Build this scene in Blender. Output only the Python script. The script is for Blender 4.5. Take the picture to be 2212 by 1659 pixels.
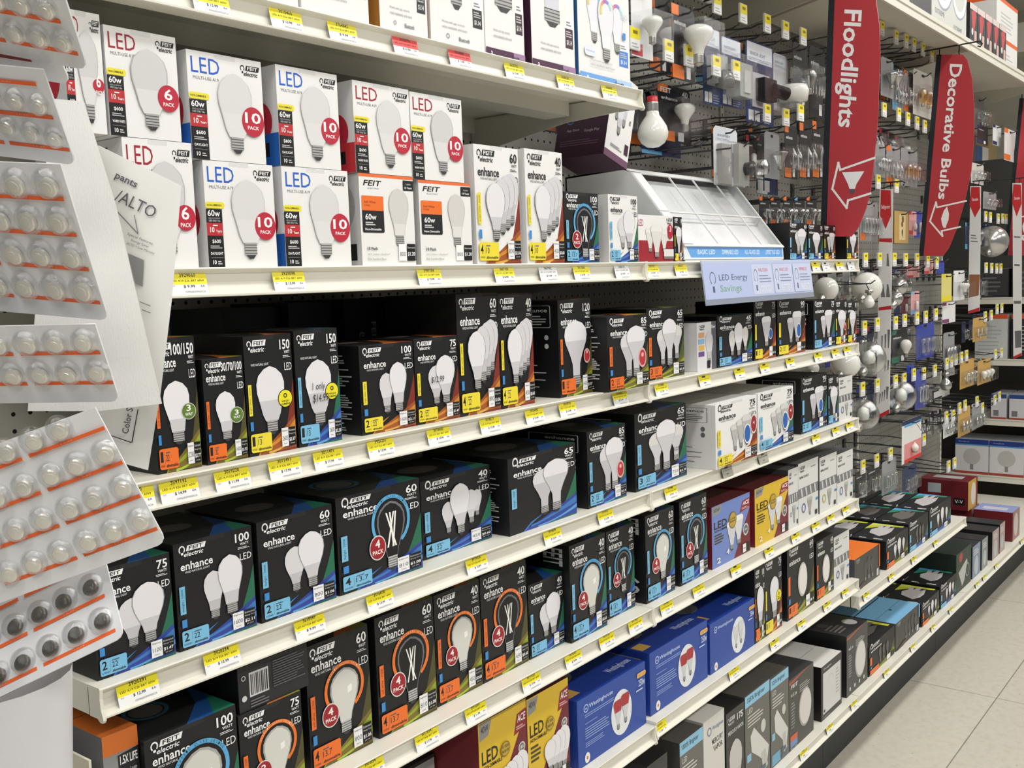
import bpy, math, random
from mathutils import Vector, Matrix
R=math.radians; random.seed(7)
scene=bpy.context.scene; COL=scene.collection
for o in list(bpy.data.objects): bpy.data.objects.remove(o)
# ---------------------------------------------------------------- camera
cd=bpy.data.cameras.new('camera'); cam=bpy.data.objects.new('camera',cd); COL.objects.link(cam)
CAM=Vector((-0.5735,-1.065,1.58)); FW=Vector((0.78063,0.61686,-0.10050)).normalized(); RT=Vector((0.61696,-0.78627,-0.03389)).normalized(); UP=Vector((0.09992,0.03555,0.99436)).normalized()
cam.matrix_world=Matrix(((RT.x,UP.x,-FW.x,CAM.x),(RT.y,UP.y,-FW.y,CAM.y),(RT.z,UP.z,-FW.z,CAM.z),(0,0,0,1)))
cd.sensor_width=36; cd.sensor_fit='HORIZONTAL'; cd.lens=2200/2212*36; cd.clip_start=.05; scene.camera=cam
# ---------------------------------------------------------------- world, view, store lights
wd=bpy.data.worlds.new('store_air'); scene.world=wd; wd.use_nodes=True
wd.node_tree.nodes['Background'].inputs[0].default_value=(.93,.97,1,1); wd.node_tree.nodes['Background'].inputs[1].default_value=.26
scene.view_settings.view_transform='Standard'; scene.view_settings.look='None'; scene.view_settings.gamma=1; scene.view_settings.use_curve_mapping=False
scene.view_settings.exposure=-0.85
CEIL=3.9
def area(x,y,z,sx,sy,p,name):
    l=bpy.data.lights.new(name,'AREA'); l.shape='RECTANGLE'; l.size=sx; l.size_y=sy; l.energy=p; l.color=(1,.985,.955)
    o=bpy.data.objects.new(name,l); o.location=(x,y,z); COL.objects.link(o); return o
LAMPS=[(-2.2,-1.1),(.6,-1.1),(3.4,-1.1),(6.2,-1.1),(-2.8,-3.2),(.2,-3.2),(3.2,-3.2),(6.2,-3.2)]
for x,y in LAMPS: area(x,y,CEIL-.14,1.9,.3,55 if y>-2 else 104.5,'ceiling_lamp_light')
# ---------------------------------------------------------------- helpers
def lin(h):
    if isinstance(h,str):
        h=[int(h[i:i+2],16)/255 for i in (0,2,4)]
    return tuple(((c+.055)/1.055)**2.4 if c>.04045 else c/12.92 for c in h)
MATS={}
def mat(c,rough=.45,metal=0.,spec=.4,alpha=None,trans=0.,name=None):
    k=(c,rough,metal,spec,trans)
    if k in MATS: return MATS[k]
    m=bpy.data.materials.new(name or 'paint_'+str(c)); m.use_nodes=True; b=m.node_tree.nodes['Principled BSDF']
    b.inputs['Base Color'].default_value=(*lin(c),1); b.inputs['Roughness'].default_value=rough; b.inputs['Metallic'].default_value=metal
    b.inputs['Specular IOR Level'].default_value=spec; b.inputs['Transmission Weight'].default_value=trans
    MATS[k]=m; return m
def clearfilm(name,tint,fac,rough=.06,mul=.8,base=.05):
    m=bpy.data.materials.new(name); m.use_nodes=True; nt=m.node_tree; nt.nodes.clear()
    o=nt.nodes.new('ShaderNodeOutputMaterial'); mx=nt.nodes.new('ShaderNodeMixShader'); t=nt.nodes.new('ShaderNodeBsdfTransparent'); g=nt.nodes.new('ShaderNodeBsdfGlossy')
    t.inputs[0].default_value=(*tint,1); g.inputs[0].default_value=(1,1,1,1); g.inputs[1].default_value=rough
    lw=nt.nodes.new('ShaderNodeLayerWeight'); lw.inputs[0].default_value=fac
    ad=nt.nodes.new('ShaderNodeMath'); ad.operation='MULTIPLY_ADD'; ad.inputs[1].default_value=mul; ad.inputs[2].default_value=base
    nz=nt.nodes.new('ShaderNodeTexNoise'); nz.inputs['Scale'].default_value=90; bp=nt.nodes.new('ShaderNodeBump'); bp.inputs['Strength'].default_value=.25; bp.inputs['Distance'].default_value=.002
    nt.links.new(nz.outputs['Fac'],bp.inputs['Height']); nt.links.new(bp.outputs[0],g.inputs['Normal'])
    nt.links.new(lw.outputs['Facing'],ad.inputs[0]); nt.links.new(ad.outputs[0],mx.inputs[0]); nt.links.new(t.outputs[0],mx.inputs[1]); nt.links.new(g.outputs[0],mx.inputs[2]); nt.links.new(mx.outputs[0],o.inputs[0])
    return m
FILM=clearfilm('clear_blister_plastic',(.97,.975,.98),.3,.08,.28,.0); GLASS=clearfilm('thin_clear_glass',(.88,.9,.9),.45,.03)
class MB:
    def __init__(s): s.v=[];s.f=[];s.m=[];s.mats=[];s.sm=[]
    def mi(s,m):
        if m not in s.mats: s.mats.append(m)
        return s.mats.index(m)
    def add(s,vs,fs,m,smooth=False):
        b=len(s.v); s.v+=[tuple(v) for v in vs]; i=s.mi(m)
        for f in fs: s.f.append([b+q for q in f]); s.m.append(i); s.sm.append(smooth)
    def box(s,x0,y0,z0,x1,y1,z1,m,faces=None):
        vs=[(x,y,z) for z in (z0,z1) for y in (y0,y1) for x in (x0,x1)]
        fs=[(0,1,5,4),(2,6,7,3),(0,4,6,2),(1,3,7,5),(4,5,7,6),(0,2,3,1)]  # front(-y),back,left,right,top,bottom
        for i,f in enumerate(fs): s.add(vs,[f],(faces or {}).get(i,m)) if False else None
        b=len(s.v); s.v+=vs
        for i,f in enumerate(fs): s.f.append([b+q for q in f]); s.m.append(s.mi((faces or {}).get(i,m))); s.sm.append(False)
    def prism(s,prof,x0,x1,m,axis='x'):  # prof (y,z)
        n=len(prof); a=[(x0,y,z) for y,z in prof]+[(x1,y,z) for y,z in prof]
        if axis=='y': a=[(p[1],p[0],p[2]) for p in a]
        fs=[(i,(i+1)%n,n+(i+1)%n,n+i) for i in range(n)]+[tuple(range(n))[::-1],tuple(range(n,2*n))]
        s.add(a,fs,m)
    def tube(s,pts,r,m,n=6,cap=True):
        pts=[Vector(p) for p in pts]; vs=[];k=len(pts)
        for i,p in enumerate(pts):
            d=(pts[min(i+1,k-1)]-pts[max(i-1,0)]).normalized(); a=d.orthogonal().normalized() if abs(d.z)>.9 else d.cross(Vector((0,0,1))).normalized(); b=d.cross(a)
            for j in range(n): t=2*math.pi*j/n; vs.append(p+a*math.cos(t)*r+b*math.sin(t)*r)
        fs=[(i*n+j,i*n+(j+1)%n,(i+1)*n+(j+1)%n,(i+1)*n+j) for i in range(k-1) for j in range(n)]
        if cap: fs+=[tuple(range(n)),tuple(range((k-1)*n,k*n))]
        s.add(vs,fs,m,True)
    def lathe(s,prof,M,m,n=18,sm=True):  # prof (r,h) ; M matrix
        vs=[];k=len(prof)
        for r,h in prof:
            for j in range(n): t=2*math.pi*j/n; vs.append(M@Vector((r*math.cos(t),r*math.sin(t),h)))
        s.add(vs,[(i*n+j,i*n+(j+1)%n,(i+1)*n+(j+1)%n,(i+1)*n+j) for i in range(k-1) for j in range(n)],m,sm)
    def mesh(s,name):
        me=bpy.data.meshes.new(name); me.from_pydata(s.v,[],s.f)
        for m in s.mats: me.materials.append(m)
        me.polygons.foreach_set('material_index',s.m); me.polygons.foreach_set('use_smooth',s.sm); me.update(); return me
    def build(s,name,parent=None,loc=None,label=None):
        o=bpy.data.objects.new(name,s.mesh(name)); COL.objects.link(o)
        if parent: o.parent=parent
        if loc: o.location=loc
        if label: o['label']=label
        return o
def tag(o,label=None,cat=None,group=None,kind=None):
    if label: o['label']=label
    if cat: o['category']=cat
    if group: o['group']=group
    if kind: o['kind']=kind
    return o
def thing(name,label,cat,loc=(0,0,0),group=None):
    o=bpy.data.objects.new(name,None); o.empty_display_size=.02; COL.objects.link(o); o.location=loc; return tag(o,label,cat,group)
TXT={}
def glyphs(t,bold=False,off=.018):
    k=(t,bold,off)
    if k in TXT: return TXT[k]
    c=bpy.data.curves.new('lettering','FONT'); c.body=t; c.resolution_u=2; c.fill_mode='FRONT'; c.offset=off if bold else 0
    o=bpy.data.objects.new('lettering',c); COL.objects.link(o); dg=bpy.context.evaluated_depsgraph_get(); dg.update()
    me=bpy.data.meshes.new_from_object(o.evaluated_get(dg)); vs=[v.co.copy() for v in me.vertices]; fs=[tuple(p.vertices) for p in me.polygons]
    bpy.data.objects.remove(o); bpy.data.curves.remove(c); bpy.data.meshes.remove(me)
    if not vs: TXT[k]=None; return None
    x0=min(v.x for v in vs); x1=max(v.x for v in vs); y0=min(v.y for v in vs); y1=max(v.y for v in vs)
    TXT[k]=([((v.x-x0)/(x1-x0+1e-9),(v.y-y0)/(y1-y0+1e-9)) for v in vs],fs,(x1-x0)/(y1-y0+1e-9)); return TXT[k]
LY=6e-5
class Face:
    """prints on one face of a thing: origin o, unit axes u,v, outward n, size w,h; pieces go to named parts"""
    def __init__(s,parts,o,u,v,n,w,h,k0=1): s.p=parts; s.o=Vector(o); s.u=Vector(u); s.v=Vector(v); s.n=Vector(n); s.w=w; s.h=h; s.k=k0
    def P(s,x,y): return s.o+s.u*(x*s.w)+s.v*(y*s.h)+s.n*(s.k*LY)
    def add(s,part,pts,fs,c):
        m=c if not isinstance(c,str) else mat(c)
        s.p.setdefault(part,MB()).add([s.P(*q) for q in pts],fs,m); s.k+=1
    def poly(s,part,pts,c): s.add(part,pts,[tuple(range(len(pts)))],c)
    def rect(s,part,x0,y0,x1,y1,c): s.poly(part,[(x0,y0),(x1,y0),(x1,y1),(x0,y1)],c)
    def rrect(s,part,x0,y0,x1,y1,c,r=.15):
        rw=min((x1-x0)*s.w,(y1-y0)*s.h)*r; a=rw/s.w; b=rw/s.h; pts=[]
        for cx,cy,t0 in ((x1-a,y0+b,270),(x1-a,y1-b,0),(x0+a,y1-b,90),(x0+a,y0+b,180)):
            for t in (0,30,60,90): pts.append((cx+a*math.cos(R(t0+t)),cy+b*math.sin(R(t0+t))))
        s.poly(part,pts,c)
    def disc(s,part,x,y,r,c,sy=1,n=24): # r fraction of w
        s.poly(part,[(x+r*math.cos(2*math.pi*i/n),y+r*sy*s.w/s.h*math.sin(2*math.pi*i/n)) for i in range(n)],c)
    def ring(s,part,x,y,r0,r1,c,a0=0,a1=360,n=28,sy=1):
        k=s.w/s.h*sy; pts=[];fs=[]
        for i in range(n+1):
            t=R(a0+(a1-a0)*i/n)
            for r in (r0,r1): pts.append((x+r*math.cos(t),y+r*k*math.sin(t)))
        for i in range(n): fs.append((2*i,2*i+1,2*i+3,2*i+2))
        s.add(part,pts,fs,c)
    def text(s,part,t,x0,y0,x1,y1,c,bold=False,rot=0,shear=0,keep=False):
        g=glyphs(t,bold)
        if not g: return
        vs,fs,asp=g
        if keep:
            hh=(y1-y0)*s.h; ww=hh*asp/s.w
            if ww<(x1-x0): x1=x0+ww
        out=[]
        for a,b in vs:
            if rot==90: a,b=1-b,a
            elif rot==-90: a,b=b,1-a
            out.append((x0+(x1-x0)*(a+shear*b),y0+(y1-y0)*b))
        s.add(part,out,fs,c)
    def lines(s,part,x0,y0,x1,y1,n,c,fill=.5,seed=1):
        rr=random.Random(seed); st=(y1-y0)/n
        for i in range(n):
            s.k-=1 if i else 0
            y=y1-(i+1)*st; s.rect(part,x0,y,x0+(x1-x0)*rr.uniform(.7,1),y+st*fill,c)
PROF={'a19':(.56,[(.2,.19),(.3,.23),(.42,.33),(.55,.44),(.68,.5),(.8,.48),(.9,.38),(.97,.2),(1,.0)],.42),
'a21':(.46,[(.2,.25),(.36,.3),(.5,.4),(.64,.49),(.75,.5),(.86,.44),(.95,.27),(1,0)],.4),
'a23':(.5,[(.2,.22),(.3,.32),(.46,.4),(.62,.49),(.75,.5),(.87,.42),(.96,.22),(1,0)],.5),
'br':(.8,[(.16,.15),(.36,.17),(.5,.28),(.68,.46),(.78,.5),(.88,.46),(.96,.3),(1,.05)],.7),
'par':(.72,[(.16,.15),(.32,.2),(.6,.36),(.84,.48),(.9,.5),(.96,.44),(1,.3)],.82),
'pred':(.72,[(.16,.15),(.32,.2),(.6,.36),(.84,.48),(.9,.5),(.96,.44),(1,.3)],.6),
'candle':(.34,[(.2,.3),(.35,.42),(.5,.5),(.65,.42),(.85,.15),(1,0)],.25),
'st':(.42,[(.2,.2),(.35,.28),(.55,.44),(.7,.5),(.84,.42),(.95,.2),(1,0)],.2),
'globe':(.8,[(.16,.16),(.25,.25),(.4,.45),(.6,.5),(.8,.42),(.93,.22),(1,0)],.2),
'tube':(.16,[(.1,.5),(.8,.5),(.95,.4),(1,.1)],.1)}
PROF['clear']=PROF['a19']; PROF['frost']=PROF['a19']
def bulb(F,kind,cx,y0,y1,part='bulb_picture',tone='e2e0e4',body='c9c7cb',edge=None,mx=None):
    if kind=='disc':
        hh=(y1-y0)*F.h/2; F.disc(part,cx,(y0+y1)/2,min(hh*.62/F.w,.34),'b9b7b2',sy=1.5,n=28); F.disc(part,cx+.02,(y0+y1)/2,min(hh*.55/F.w,.31),'e0ddd8',sy=1.5,n=28); return
    asp,pr,split=PROF[kind]; ww=asp*(y1-y0)*F.h/F.w
    if mx and ww>mx: ww=mx
    Y=lambda t:y0+(y1-y0)*t
    def shape(pr2,c,sc=1.,dy=0): F.poly(part,[(cx+ww*h*sc,Y(t)+dy) for t,h in pr2]+[(cx-ww*h*sc,Y(t)+dy) for t,h in reversed(pr2)],c)
    if kind in('clear','frost'):
        shape(pr,'a8a7a4' if kind=='frost' else '6f7076')
        shape([(t if t<.9 else t-.03,h*.9) for t,h in pr], 'd2d1cb' if kind=='frost' else '101114')
        if kind=='clear':
            for a,b in ((-.16,.13),(.1,-.16),(-.03,.04),(.17,.02)):
                F.poly(part,[(cx+ww*a-.012,Y(.84)),(cx+ww*a+.006,Y(.84)),(cx+ww*b+.014,Y(.34)),(cx+ww*b-.006,Y(.34))],'f4f3ee'); 
        else:
            F.poly(part,[(cx+ww*.1,Y(.7)),(cx+ww*.25,Y(.72)),(cx+ww*.25,Y(.62)),(cx+ww*.1,Y(.6))],'efeee9')
        base='b9b9b7'
    else:
        if edge: shape(pr,edge,1.04)
        shape(pr,tone,1 if not edge else .98)
        lo=[(t,h) for t,h in pr if t<split]; 
        hi=[(t,h) for t,h in pr if t>=split]
        if hi and lo:
            t0,h0=lo[-1]; t1,h1=hi[0]; hs=h0+(h1-h0)*(split-t0)/(t1-t0); shape(lo+[(split,hs)],body,.985)
        base='a9a8a6'
    if kind=='tube': return
    bw=ww*max(.17,pr[0][1]*.85); yb=Y(pr[0][0])
    F.rect(part,cx-bw,Y(.05),cx+bw,yb+.004,base)
    for i in range(4): F.rect(part,cx-bw,Y(.065+.035*i),cx+bw,Y(.077+.035*i),'55555a'); F.k-=1
    F.k+=1; F.poly(part,[(cx-bw*.8,Y(.05)),(cx-bw*.35,Y(0)),(cx+bw*.35,Y(0)),(cx+bw*.8,Y(.05))],'3a3a3d')
def feit(F,x,y,w,h,fg,bg,part='brand_print'):
    # little bulb outline, slanted plate with FEIT cut in, electric below
    F.ring(part,x+w*.12,y+h*.7,w*.075,w*.115,fg,-50,230,14,sy=1.15)
    F.rect(part,x+w*.08,y+h*.22,x+w*.16,y+h*.42,fg)
    F.poly(part,[(x+w*.26,y+h*.5),(x+w*.94,y+h*.5),(x+w,y+h),(x+w*.32,y+h)],fg)
    F.text(part,'FEIT',x+w*.36,y+h*.58,x+w*.88,y+h*.92,bg,True,shear=.03)
    F.text(part,'electric',x+w*.16,y+h*.0,x+w*.86,y+h*.42,fg,True,shear=.06)
# ---------------------------------------------------------------- measured layout (metres)
BOXES=[
 ('smart', 0.286, 0.02, 1.9474, 0.0797, 0.2, 0.16, {'lab': 'k'}, 'white multi-pack carton with a black label at its foot, leftmost on the topmost shelf', 1),
 ('smart', 0.3712, 0.02, 1.9474, 0.1252, 0.2, 0.16, {'lab': 'k', 'base': 1}, 'white bulb carton with a dark grey cost label on the topmost shelf', 1),
 ('smart', 0.5187, 0.02, 1.9474, 0.1021, 0.21, 0.16, {'lab': 'k', 'bt': 1, 'sidec': 'brown'}, 'white Bluetooth bulb carton beside the brown-sided one on the topmost shelf', 1),
 ('smart', 0.6281, 0.02, 1.9474, 0.1299, 0.21, 0.16, {'lab': 'k', 'bt': 1, 'kind': 'candle'}, 'white Bluetooth carton with a candle bulb on the topmost shelf', 1),
 ('smart', 0.7604, 0.02, 1.9474, 0.1053, 0.25, 0.16, {'strip': 'plum', 'lab': 'p', 'kind': 'br'}, 'white and plum carton with a cool white reflector bulb on the topmost shelf', 1),
 ('smart', 0.8869, 0.02, 1.9474, 0.1318, 0.25, 0.16, {'strip': 'plum', 'lab': 'p', 'kind': 'br', 'warm': 1, 'sidec': 'plum'}, 'white and plum carton with an orange-topped reflector bulb on the topmost shelf', 1),
 ('smart', 1.0308, 0.02, 1.9474, 0.1807, 0.215, 0.16, {'strip': 'blue', 'lab': 'b', 'kind': 'rgb', 'sidec': 'blue'}, 'white carton with three rainbow bulbs and blue foot, last on the topmost shelf', 1),
 ('led10', 0.0915, 0.02, 1.6094, 0.0928, 0.1509, 0.2, {'col': 'red', 'n': '6'}, 'six-pack LED carton with red lettering, lower one, half behind the papers', 2),
 ('led10', 0.199, 0.02, 1.6094, 0.1077, 0.1324, 0.2, {'col': 'blue', 'n': '10'}, 'ten-pack LED carton with blue lettering, lower left one', 2),
 ('led10', 0.3213, 0.02, 1.6094, 0.1182, 0.1332, 0.2, {'col': 'blue', 'n': '10', 'sidec': 'blue'}, 'ten-pack LED carton with blue lettering, lower right one', 2),
 ('feito', 0.4609, 0.02, 1.6094, 0.1121, 0.1326, 0.2, {}, 'white and orange ten-pack carton, left one of the pair', 2),
 ('feito', 0.585, 0.02, 1.6094, 0.1221, 0.1298, 0.2, {}, 'white and orange ten-pack carton, right one of the pair', 2),
 ('enhw', 0.7191, 0.02, 1.6094, 0.1179, 0.1951, 0.16, {'watt': '60', 'tone': 'y', 'n': '4', 'yr': '10', 'lm': '800', 'cost': '$1.06', 'kind': 'a19', 'nb': 4, 'lay': 'row'}, 'white four-pack carton marked 60 on the second shelf', 2),
 ('enhw', 0.8555, 0.02, 1.6094, 0.112, 0.1986, 0.16, {'watt': '40', 'tone': 'y', 'n': '4', 'yr': '10', 'lm': '450', 'cost': '$0.60', 'kind': 'a19', 'nb': 4, 'lay': 'row'}, 'white four-pack carton marked 40 on the second shelf', 2),
 ('enh', 0.97, 0.02, 1.6094, 0.1134, 0.1305, 0.16, {'watt': '100', 'tone': 'b', 'n': '2', 'yr': '13.7', 'lm': '1500', 'cost': '$1.81', 'kind': 'clear', 'ring': 'b', 'badge': '2'}, 'black two-pack carton with a blue ring, marked 100, on the second shelf', 2),
 ('enhw', 1.1192, 0.02, 1.6094, 0.1085, 0.1322, 0.16, {'watt': '100', 'tone': 'b', 'n': '2', 'yr': '22', 'lm': '1600', 'cost': '$1.75', 'kind': 'a19', 'nb': 2}, 'white two-pack carton marked 100 on the second shelf', 2),
 ('led3', 1.2299, 0.02, 1.6094, 0.1425, 0.0964, 0.2, {}, 'white and red three-pack reflector carton beside the display', 2),
 ('enh', 1.3764, 0.02, 1.6094, 0.036, 0.0959, 0.16, {'watt': '50', 'tone': 'y', 'n': '1', 'yr': '22', 'lm': '600', 'cost': '$0.9', 'kind': 'br', 'mini': 1}, 'slim black single-bulb carton squeezed beside the display', 2),
 ('enh', 1.9856, 0.02, 1.6094, 0.1204, 0.0987, 0.16, {'watt': '65', 'tone': 'b', 'n': '2', 'yr': '22', 'lm': '800', 'cost': '$1.2', 'kind': 'br', 'nb': 2, 'mini': 1}, 'black two-pack reflector carton right of the display', 2),
 ('enh', 2.1124, 0.02, 1.6094, 0.1057, 0.0967, 0.16, {'watt': '75', 'tone': 'b', 'n': '1', 'yr': '22', 'lm': '900', 'cost': '$1.2', 'kind': 'br', 'mini': 1}, 'black pink-bulb carton under the long red banner', 2),
 ('enh', 2.2249, 0.02, 1.6094, 0.0874, 0.0967, 0.16, {'watt': '50', 'tone': 'y', 'n': '2', 'yr': '22', 'lm': '500', 'cost': '$1.0', 'kind': 'par', 'nb': 2, 'mini': 1}, 'narrow black carton with two spot bulbs and a yellow strip on the second shelf', 2),
 ('enh', 2.4003, 0.02, 1.6094, 0.0962, 0.0978, 0.16, {'watt': '45', 'tone': 'y', 'n': '1', 'yr': '22', 'lm': '450', 'cost': '$0.8', 'kind': 'br', 'mini': 1}, 'black one-bulb carton last on the second shelf', 2),
 ('led10', 0.0294, 0.02, 1.7609, 0.0453, 0.1324, 0.2, {'col': 'red', 'n': '6'}, 'six-pack LED carton with red lettering, upper row, furthest left', 2),
 ('led10', 0.0785, 0.02, 1.7609, 0.093, 0.1227, 0.2, {'col': 'red', 'n': '6'}, 'six-pack LED carton with red lettering, upper row, second from the left', 2),
 ('led10', 0.1853, 0.02, 1.7424, 0.1121, 0.1307, 0.2, {'col': 'blue', 'n': '10', 'sidec': 'blue', 'fil': 1}, 'ten-pack LED carton with blue lettering, upper left one', 2),
 ('led10', 0.3208, 0.02, 1.7432, 0.1076, 0.131, 0.2, {'col': 'blue', 'n': '10', 'sidec': 'blue', 'fil': 1}, 'ten-pack LED carton with blue lettering, upper right one', 2),
 ('led10', 0.4571, 0.02, 1.7426, 0.115, 0.1292, 0.2, {'col': 'red', 'n': '10', 'sidec': 'red', 'fil': 1}, 'ten-pack LED carton with red lettering, upper row, left one', 2),
 ('led10', 0.574, 0.02, 1.7398, 0.1192, 0.1302, 0.2, {'col': 'red', 'n': '10'}, 'ten-pack LED carton with red lettering, upper row, right one', 2),
 ('enh', 0.1089, 0.02, 1.3629, 0.0612, 0.163, 0.16, {'watt': '100/150', 'tone': 'o', 'n': '1', 'yr': '22', 'lm': '2200', 'cost': '$2.77', 'kind': 'a21', 'w3': 1}, 'black three-way carton marked 100/150, leftmost on the third shelf', 3),
 ('enh', 0.1791, 0.02, 1.3629, 0.0614, 0.133, 0.16, {'watt': '30/70/100', 'tone': 'o', 'n': '1', 'yr': '22', 'lm': '1600', 'cost': '$1.93', 'kind': 'a21', 'w3': 1}, 'black three-way carton marked 30/70/100 on the third shelf', 3),
 ('enh', 0.2431, 0.02, 1.3629, 0.0781, 0.1572, 0.16, {'watt': '150', 'tone': 'y', 'n': '1', 'yr': '13', 'lm': '2605', 'cost': '$3.37', 'kind': 'a23', 'hl': 1}, 'black carton marked 150 with a yellow round badge on the third shelf', 3),
 ('enh', 0.3261, 0.02, 1.3629, 0.0783, 0.16, 0.16, {'watt': '150', 'tone': 'b', 'n': '1', 'yr': '13', 'lm': '2600', 'cost': '$3.30', 'kind': 'a23', 'hl': 1, 'hand': '1 only|$14.99'}, 'black carton marked 150 with handwriting on its bulb, third shelf', 3),
 ('enh', 0.4443, 0.02, 1.3629, 0.113, 0.1309, 0.17, {'watt': '100', 'tone': 'y', 'n': '2', 'yr': '22', 'lm': '1600', 'cost': '$2.11', 'kind': 'a21', 'nb': 2, 'side': 'text'}, 'black two-pack carton marked 100 turned to show its printed side, third shelf', 3),
 ('enh', 0.5595, 0.02, 1.3629, 0.1008, 0.1334, 0.16, {'watt': '75', 'tone': 'y', 'n': '2', 'yr': '22', 'lm': '1100', 'cost': '$1.47', 'kind': 'a19', 'nb': 2, 'hand': '$12.99'}, 'black two-pack carton marked 75 with a handwritten price, third shelf', 3),
 ('enh', 0.6613, 0.02, 1.3629, 0.1052, 0.1988, 0.16, {'watt': '60', 'tone': 'y', 'n': '4', 'yr': '22', 'lm': '800', 'cost': '$1.06', 'kind': 'a19', 'nb': 4, 'lay': 'row'}, 'tall black four-pack carton marked 60 on the third shelf', 3),
 ('enh', 0.7676, 0.02, 1.3629, 0.096, 0.1955, 0.16, {'watt': '40', 'tone': 'y', 'n': '4', 'yr': '22', 'lm': '450', 'cost': '$0.60', 'kind': 'a19', 'nb': 4, 'lay': 'row'}, 'tall black four-pack carton marked 40 on the third shelf', 3),
 ('enh', 0.9411, 0.02, 1.3629, 0.1075, 0.1792, 0.17, {'watt': '120', 'tone': 'o', 'n': '1', 'yr': '22', 'lm': '1400', 'cost': '$1.97', 'kind': 'br', 'rb': 1, 'side': 'icons'}, 'tall black reflector carton marked 120 on the third shelf', 3),
 ('enh', 1.05, -0.015, 1.3629, 0.15, 0.1432, 0.16, {'watt': '85', 'tone': 'o', 'n': '2', 'yr': '22', 'lm': '1150', 'cost': '$1.4', 'kind': 'br', 'nb': 2, 'rb': 1, 'side': 'text'}, 'black two-pack reflector carton marked 85, third shelf at the joint', 3),
 ('enh', 1.255, 0.02, 1.3629, 0.1575, 0.1499, 0.16, {'watt': '65', 'tone': 'g', 'n': '3', 'yr': '22', 'lm': '750', 'cost': '$1.0', 'kind': 'br', 'nb': 3}, 'black three-pack reflector carton marked 65 on the third shelf', 3),
 ('smallw', 1.4729, 0.02, 1.3629, 0.0921, 0.1096, 0.16, {}, 'small white carton with coloured stripes on the third shelf', 3),
 ('enh', 1.5722, 0.02, 1.3629, 0.1853, 0.1193, 0.16, {'watt': '45', 'tone': 'b', 'n': '3', 'yr': '22', 'lm': '450', 'cost': '$0.6', 'kind': 'a19', 'nb': 3, 'lay': 'flat'}, 'black three-pack carton marked 45 on the third shelf', 3),
 ('enh', 1.7687, 0.02, 1.3629, 0.1289, 0.1485, 0.16, {'watt': '75', 'tone': 'y', 'n': '1', 'yr': '22', 'lm': '900', 'cost': '$1.2', 'kind': 'par', 'bb': 1, 'mini': 1}, 'black spotlight carton with a yellow strip, third shelf under the blue sign', 3),
 ('enh', 1.909, 0.02, 1.3629, 0.1817, 0.1434, 0.16, {'watt': '90', 'tone': 'y', 'n': '2', 'yr': '22', 'lm': '1200', 'cost': '$1.2', 'kind': 'par', 'nb': 2, 'bb': 1, 'mini': 1}, 'black two-pack spotlight carton with a blue round mark, third shelf', 3),
 ('enh', 2.149, 0.02, 1.3629, 0.1585, 0.1347, 0.16, {'watt': '75', 'tone': 'b', 'n': '2', 'yr': '22', 'lm': '750', 'cost': '$1.0', 'kind': 'par', 'nb': 2, 'mini': 1, 'side': 'icons'}, 'black two-pack carton with a blue strip near the end of the third shelf', 3),
 ('enh', 2.3112, 0.02, 1.3629, 0.0924, 0.1288, 0.16, {'watt': '50', 'tone': 'y', 'n': '1', 'yr': '22', 'lm': '500', 'cost': '$.9', 'kind': 'br', 'mini': 1, 'rb': 1}, 'narrow black carton with a pink mark near the end of the third shelf', 3),
 ('enh', 2.4073, 0.02, 1.3629, 0.0774, 0.1226, 0.16, {'watt': '35', 'tone': 'y', 'n': '1', 'yr': '22', 'lm': '400', 'cost': '$.9', 'kind': 'br', 'mini': 1}, 'narrow black carton last on the third shelf', 3),
 ('back', 0.3743, 0.24, 1.3629, 0.1095, 0.1895, 0.14, {}, 'dark carton in the shadows at the back of the third shelf, left one', 3),
 ('back', 0.4848, 0.22, 1.3629, 0.0952, 0.1941, 0.15, {'bar': 1}, 'dark carton with a barcode at the back of the third shelf', 3),
 ('back', 0.581, 0.196, 1.3629, 0.0919, 0.1956, 0.15, {'vt': 1}, 'dark carton on end, left of three behind the cartons marked 100 and 75', 3),
 ('back', 0.6739, 0.196, 1.3629, 0.0837, 0.1945, 0.15, {'vt': 1}, 'dark carton on end, middle of three behind the cartons marked 100 and 75', 3),
 ('back', 0.7586, 0.196, 1.3629, 0.0951, 0.1955, 0.15, {'vt': 1}, 'dark carton on end, right of three behind the cartons marked 100 and 75', 3),
 ('enh', 0.0128, 0.02, 1.1384, 0.1029, 0.1276, 0.16, {'watt': '75', 'tone': 'b', 'n': '2', 'yr': '22', 'lm': '1100', 'cost': '$1.47', 'kind': 'a19', 'nb': 2}, 'black two-pack carton marked 75 at the left end of the fourth shelf', 4),
 ('enh', 0.1214, 0.02, 1.1384, 0.1168, 0.135, 0.16, {'watt': '100', 'tone': 'b', 'n': '2', 'yr': '22', 'lm': '1600', 'cost': '$2.11', 'kind': 'a21', 'nb': 2}, 'black two-pack carton marked 100 on the fourth shelf', 4),
 ('enh', 0.2465, 0.02, 1.1384, 0.1314, 0.1363, 0.16, {'watt': '60', 'tone': 'b', 'n': '2', 'yr': '22', 'lm': '800', 'cost': '$1.06', 'kind': 'a19', 'nb': 2, 'side': 'icons'}, 'black two-pack carton marked 60 with two bulbs on the fourth shelf', 4),
 ('enh', 0.3853, 0.02, 1.1384, 0.1731, 0.142, 0.16, {'watt': '60', 'tone': 'b', 'n': '4', 'yr': '13.7', 'lm': '810', 'cost': '$1.08', 'kind': 'clear', 'ring': 'b', 'badge': '4'}, 'black four-pack carton with a blue ring, marked 60, on the fourth shelf', 4),
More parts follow.
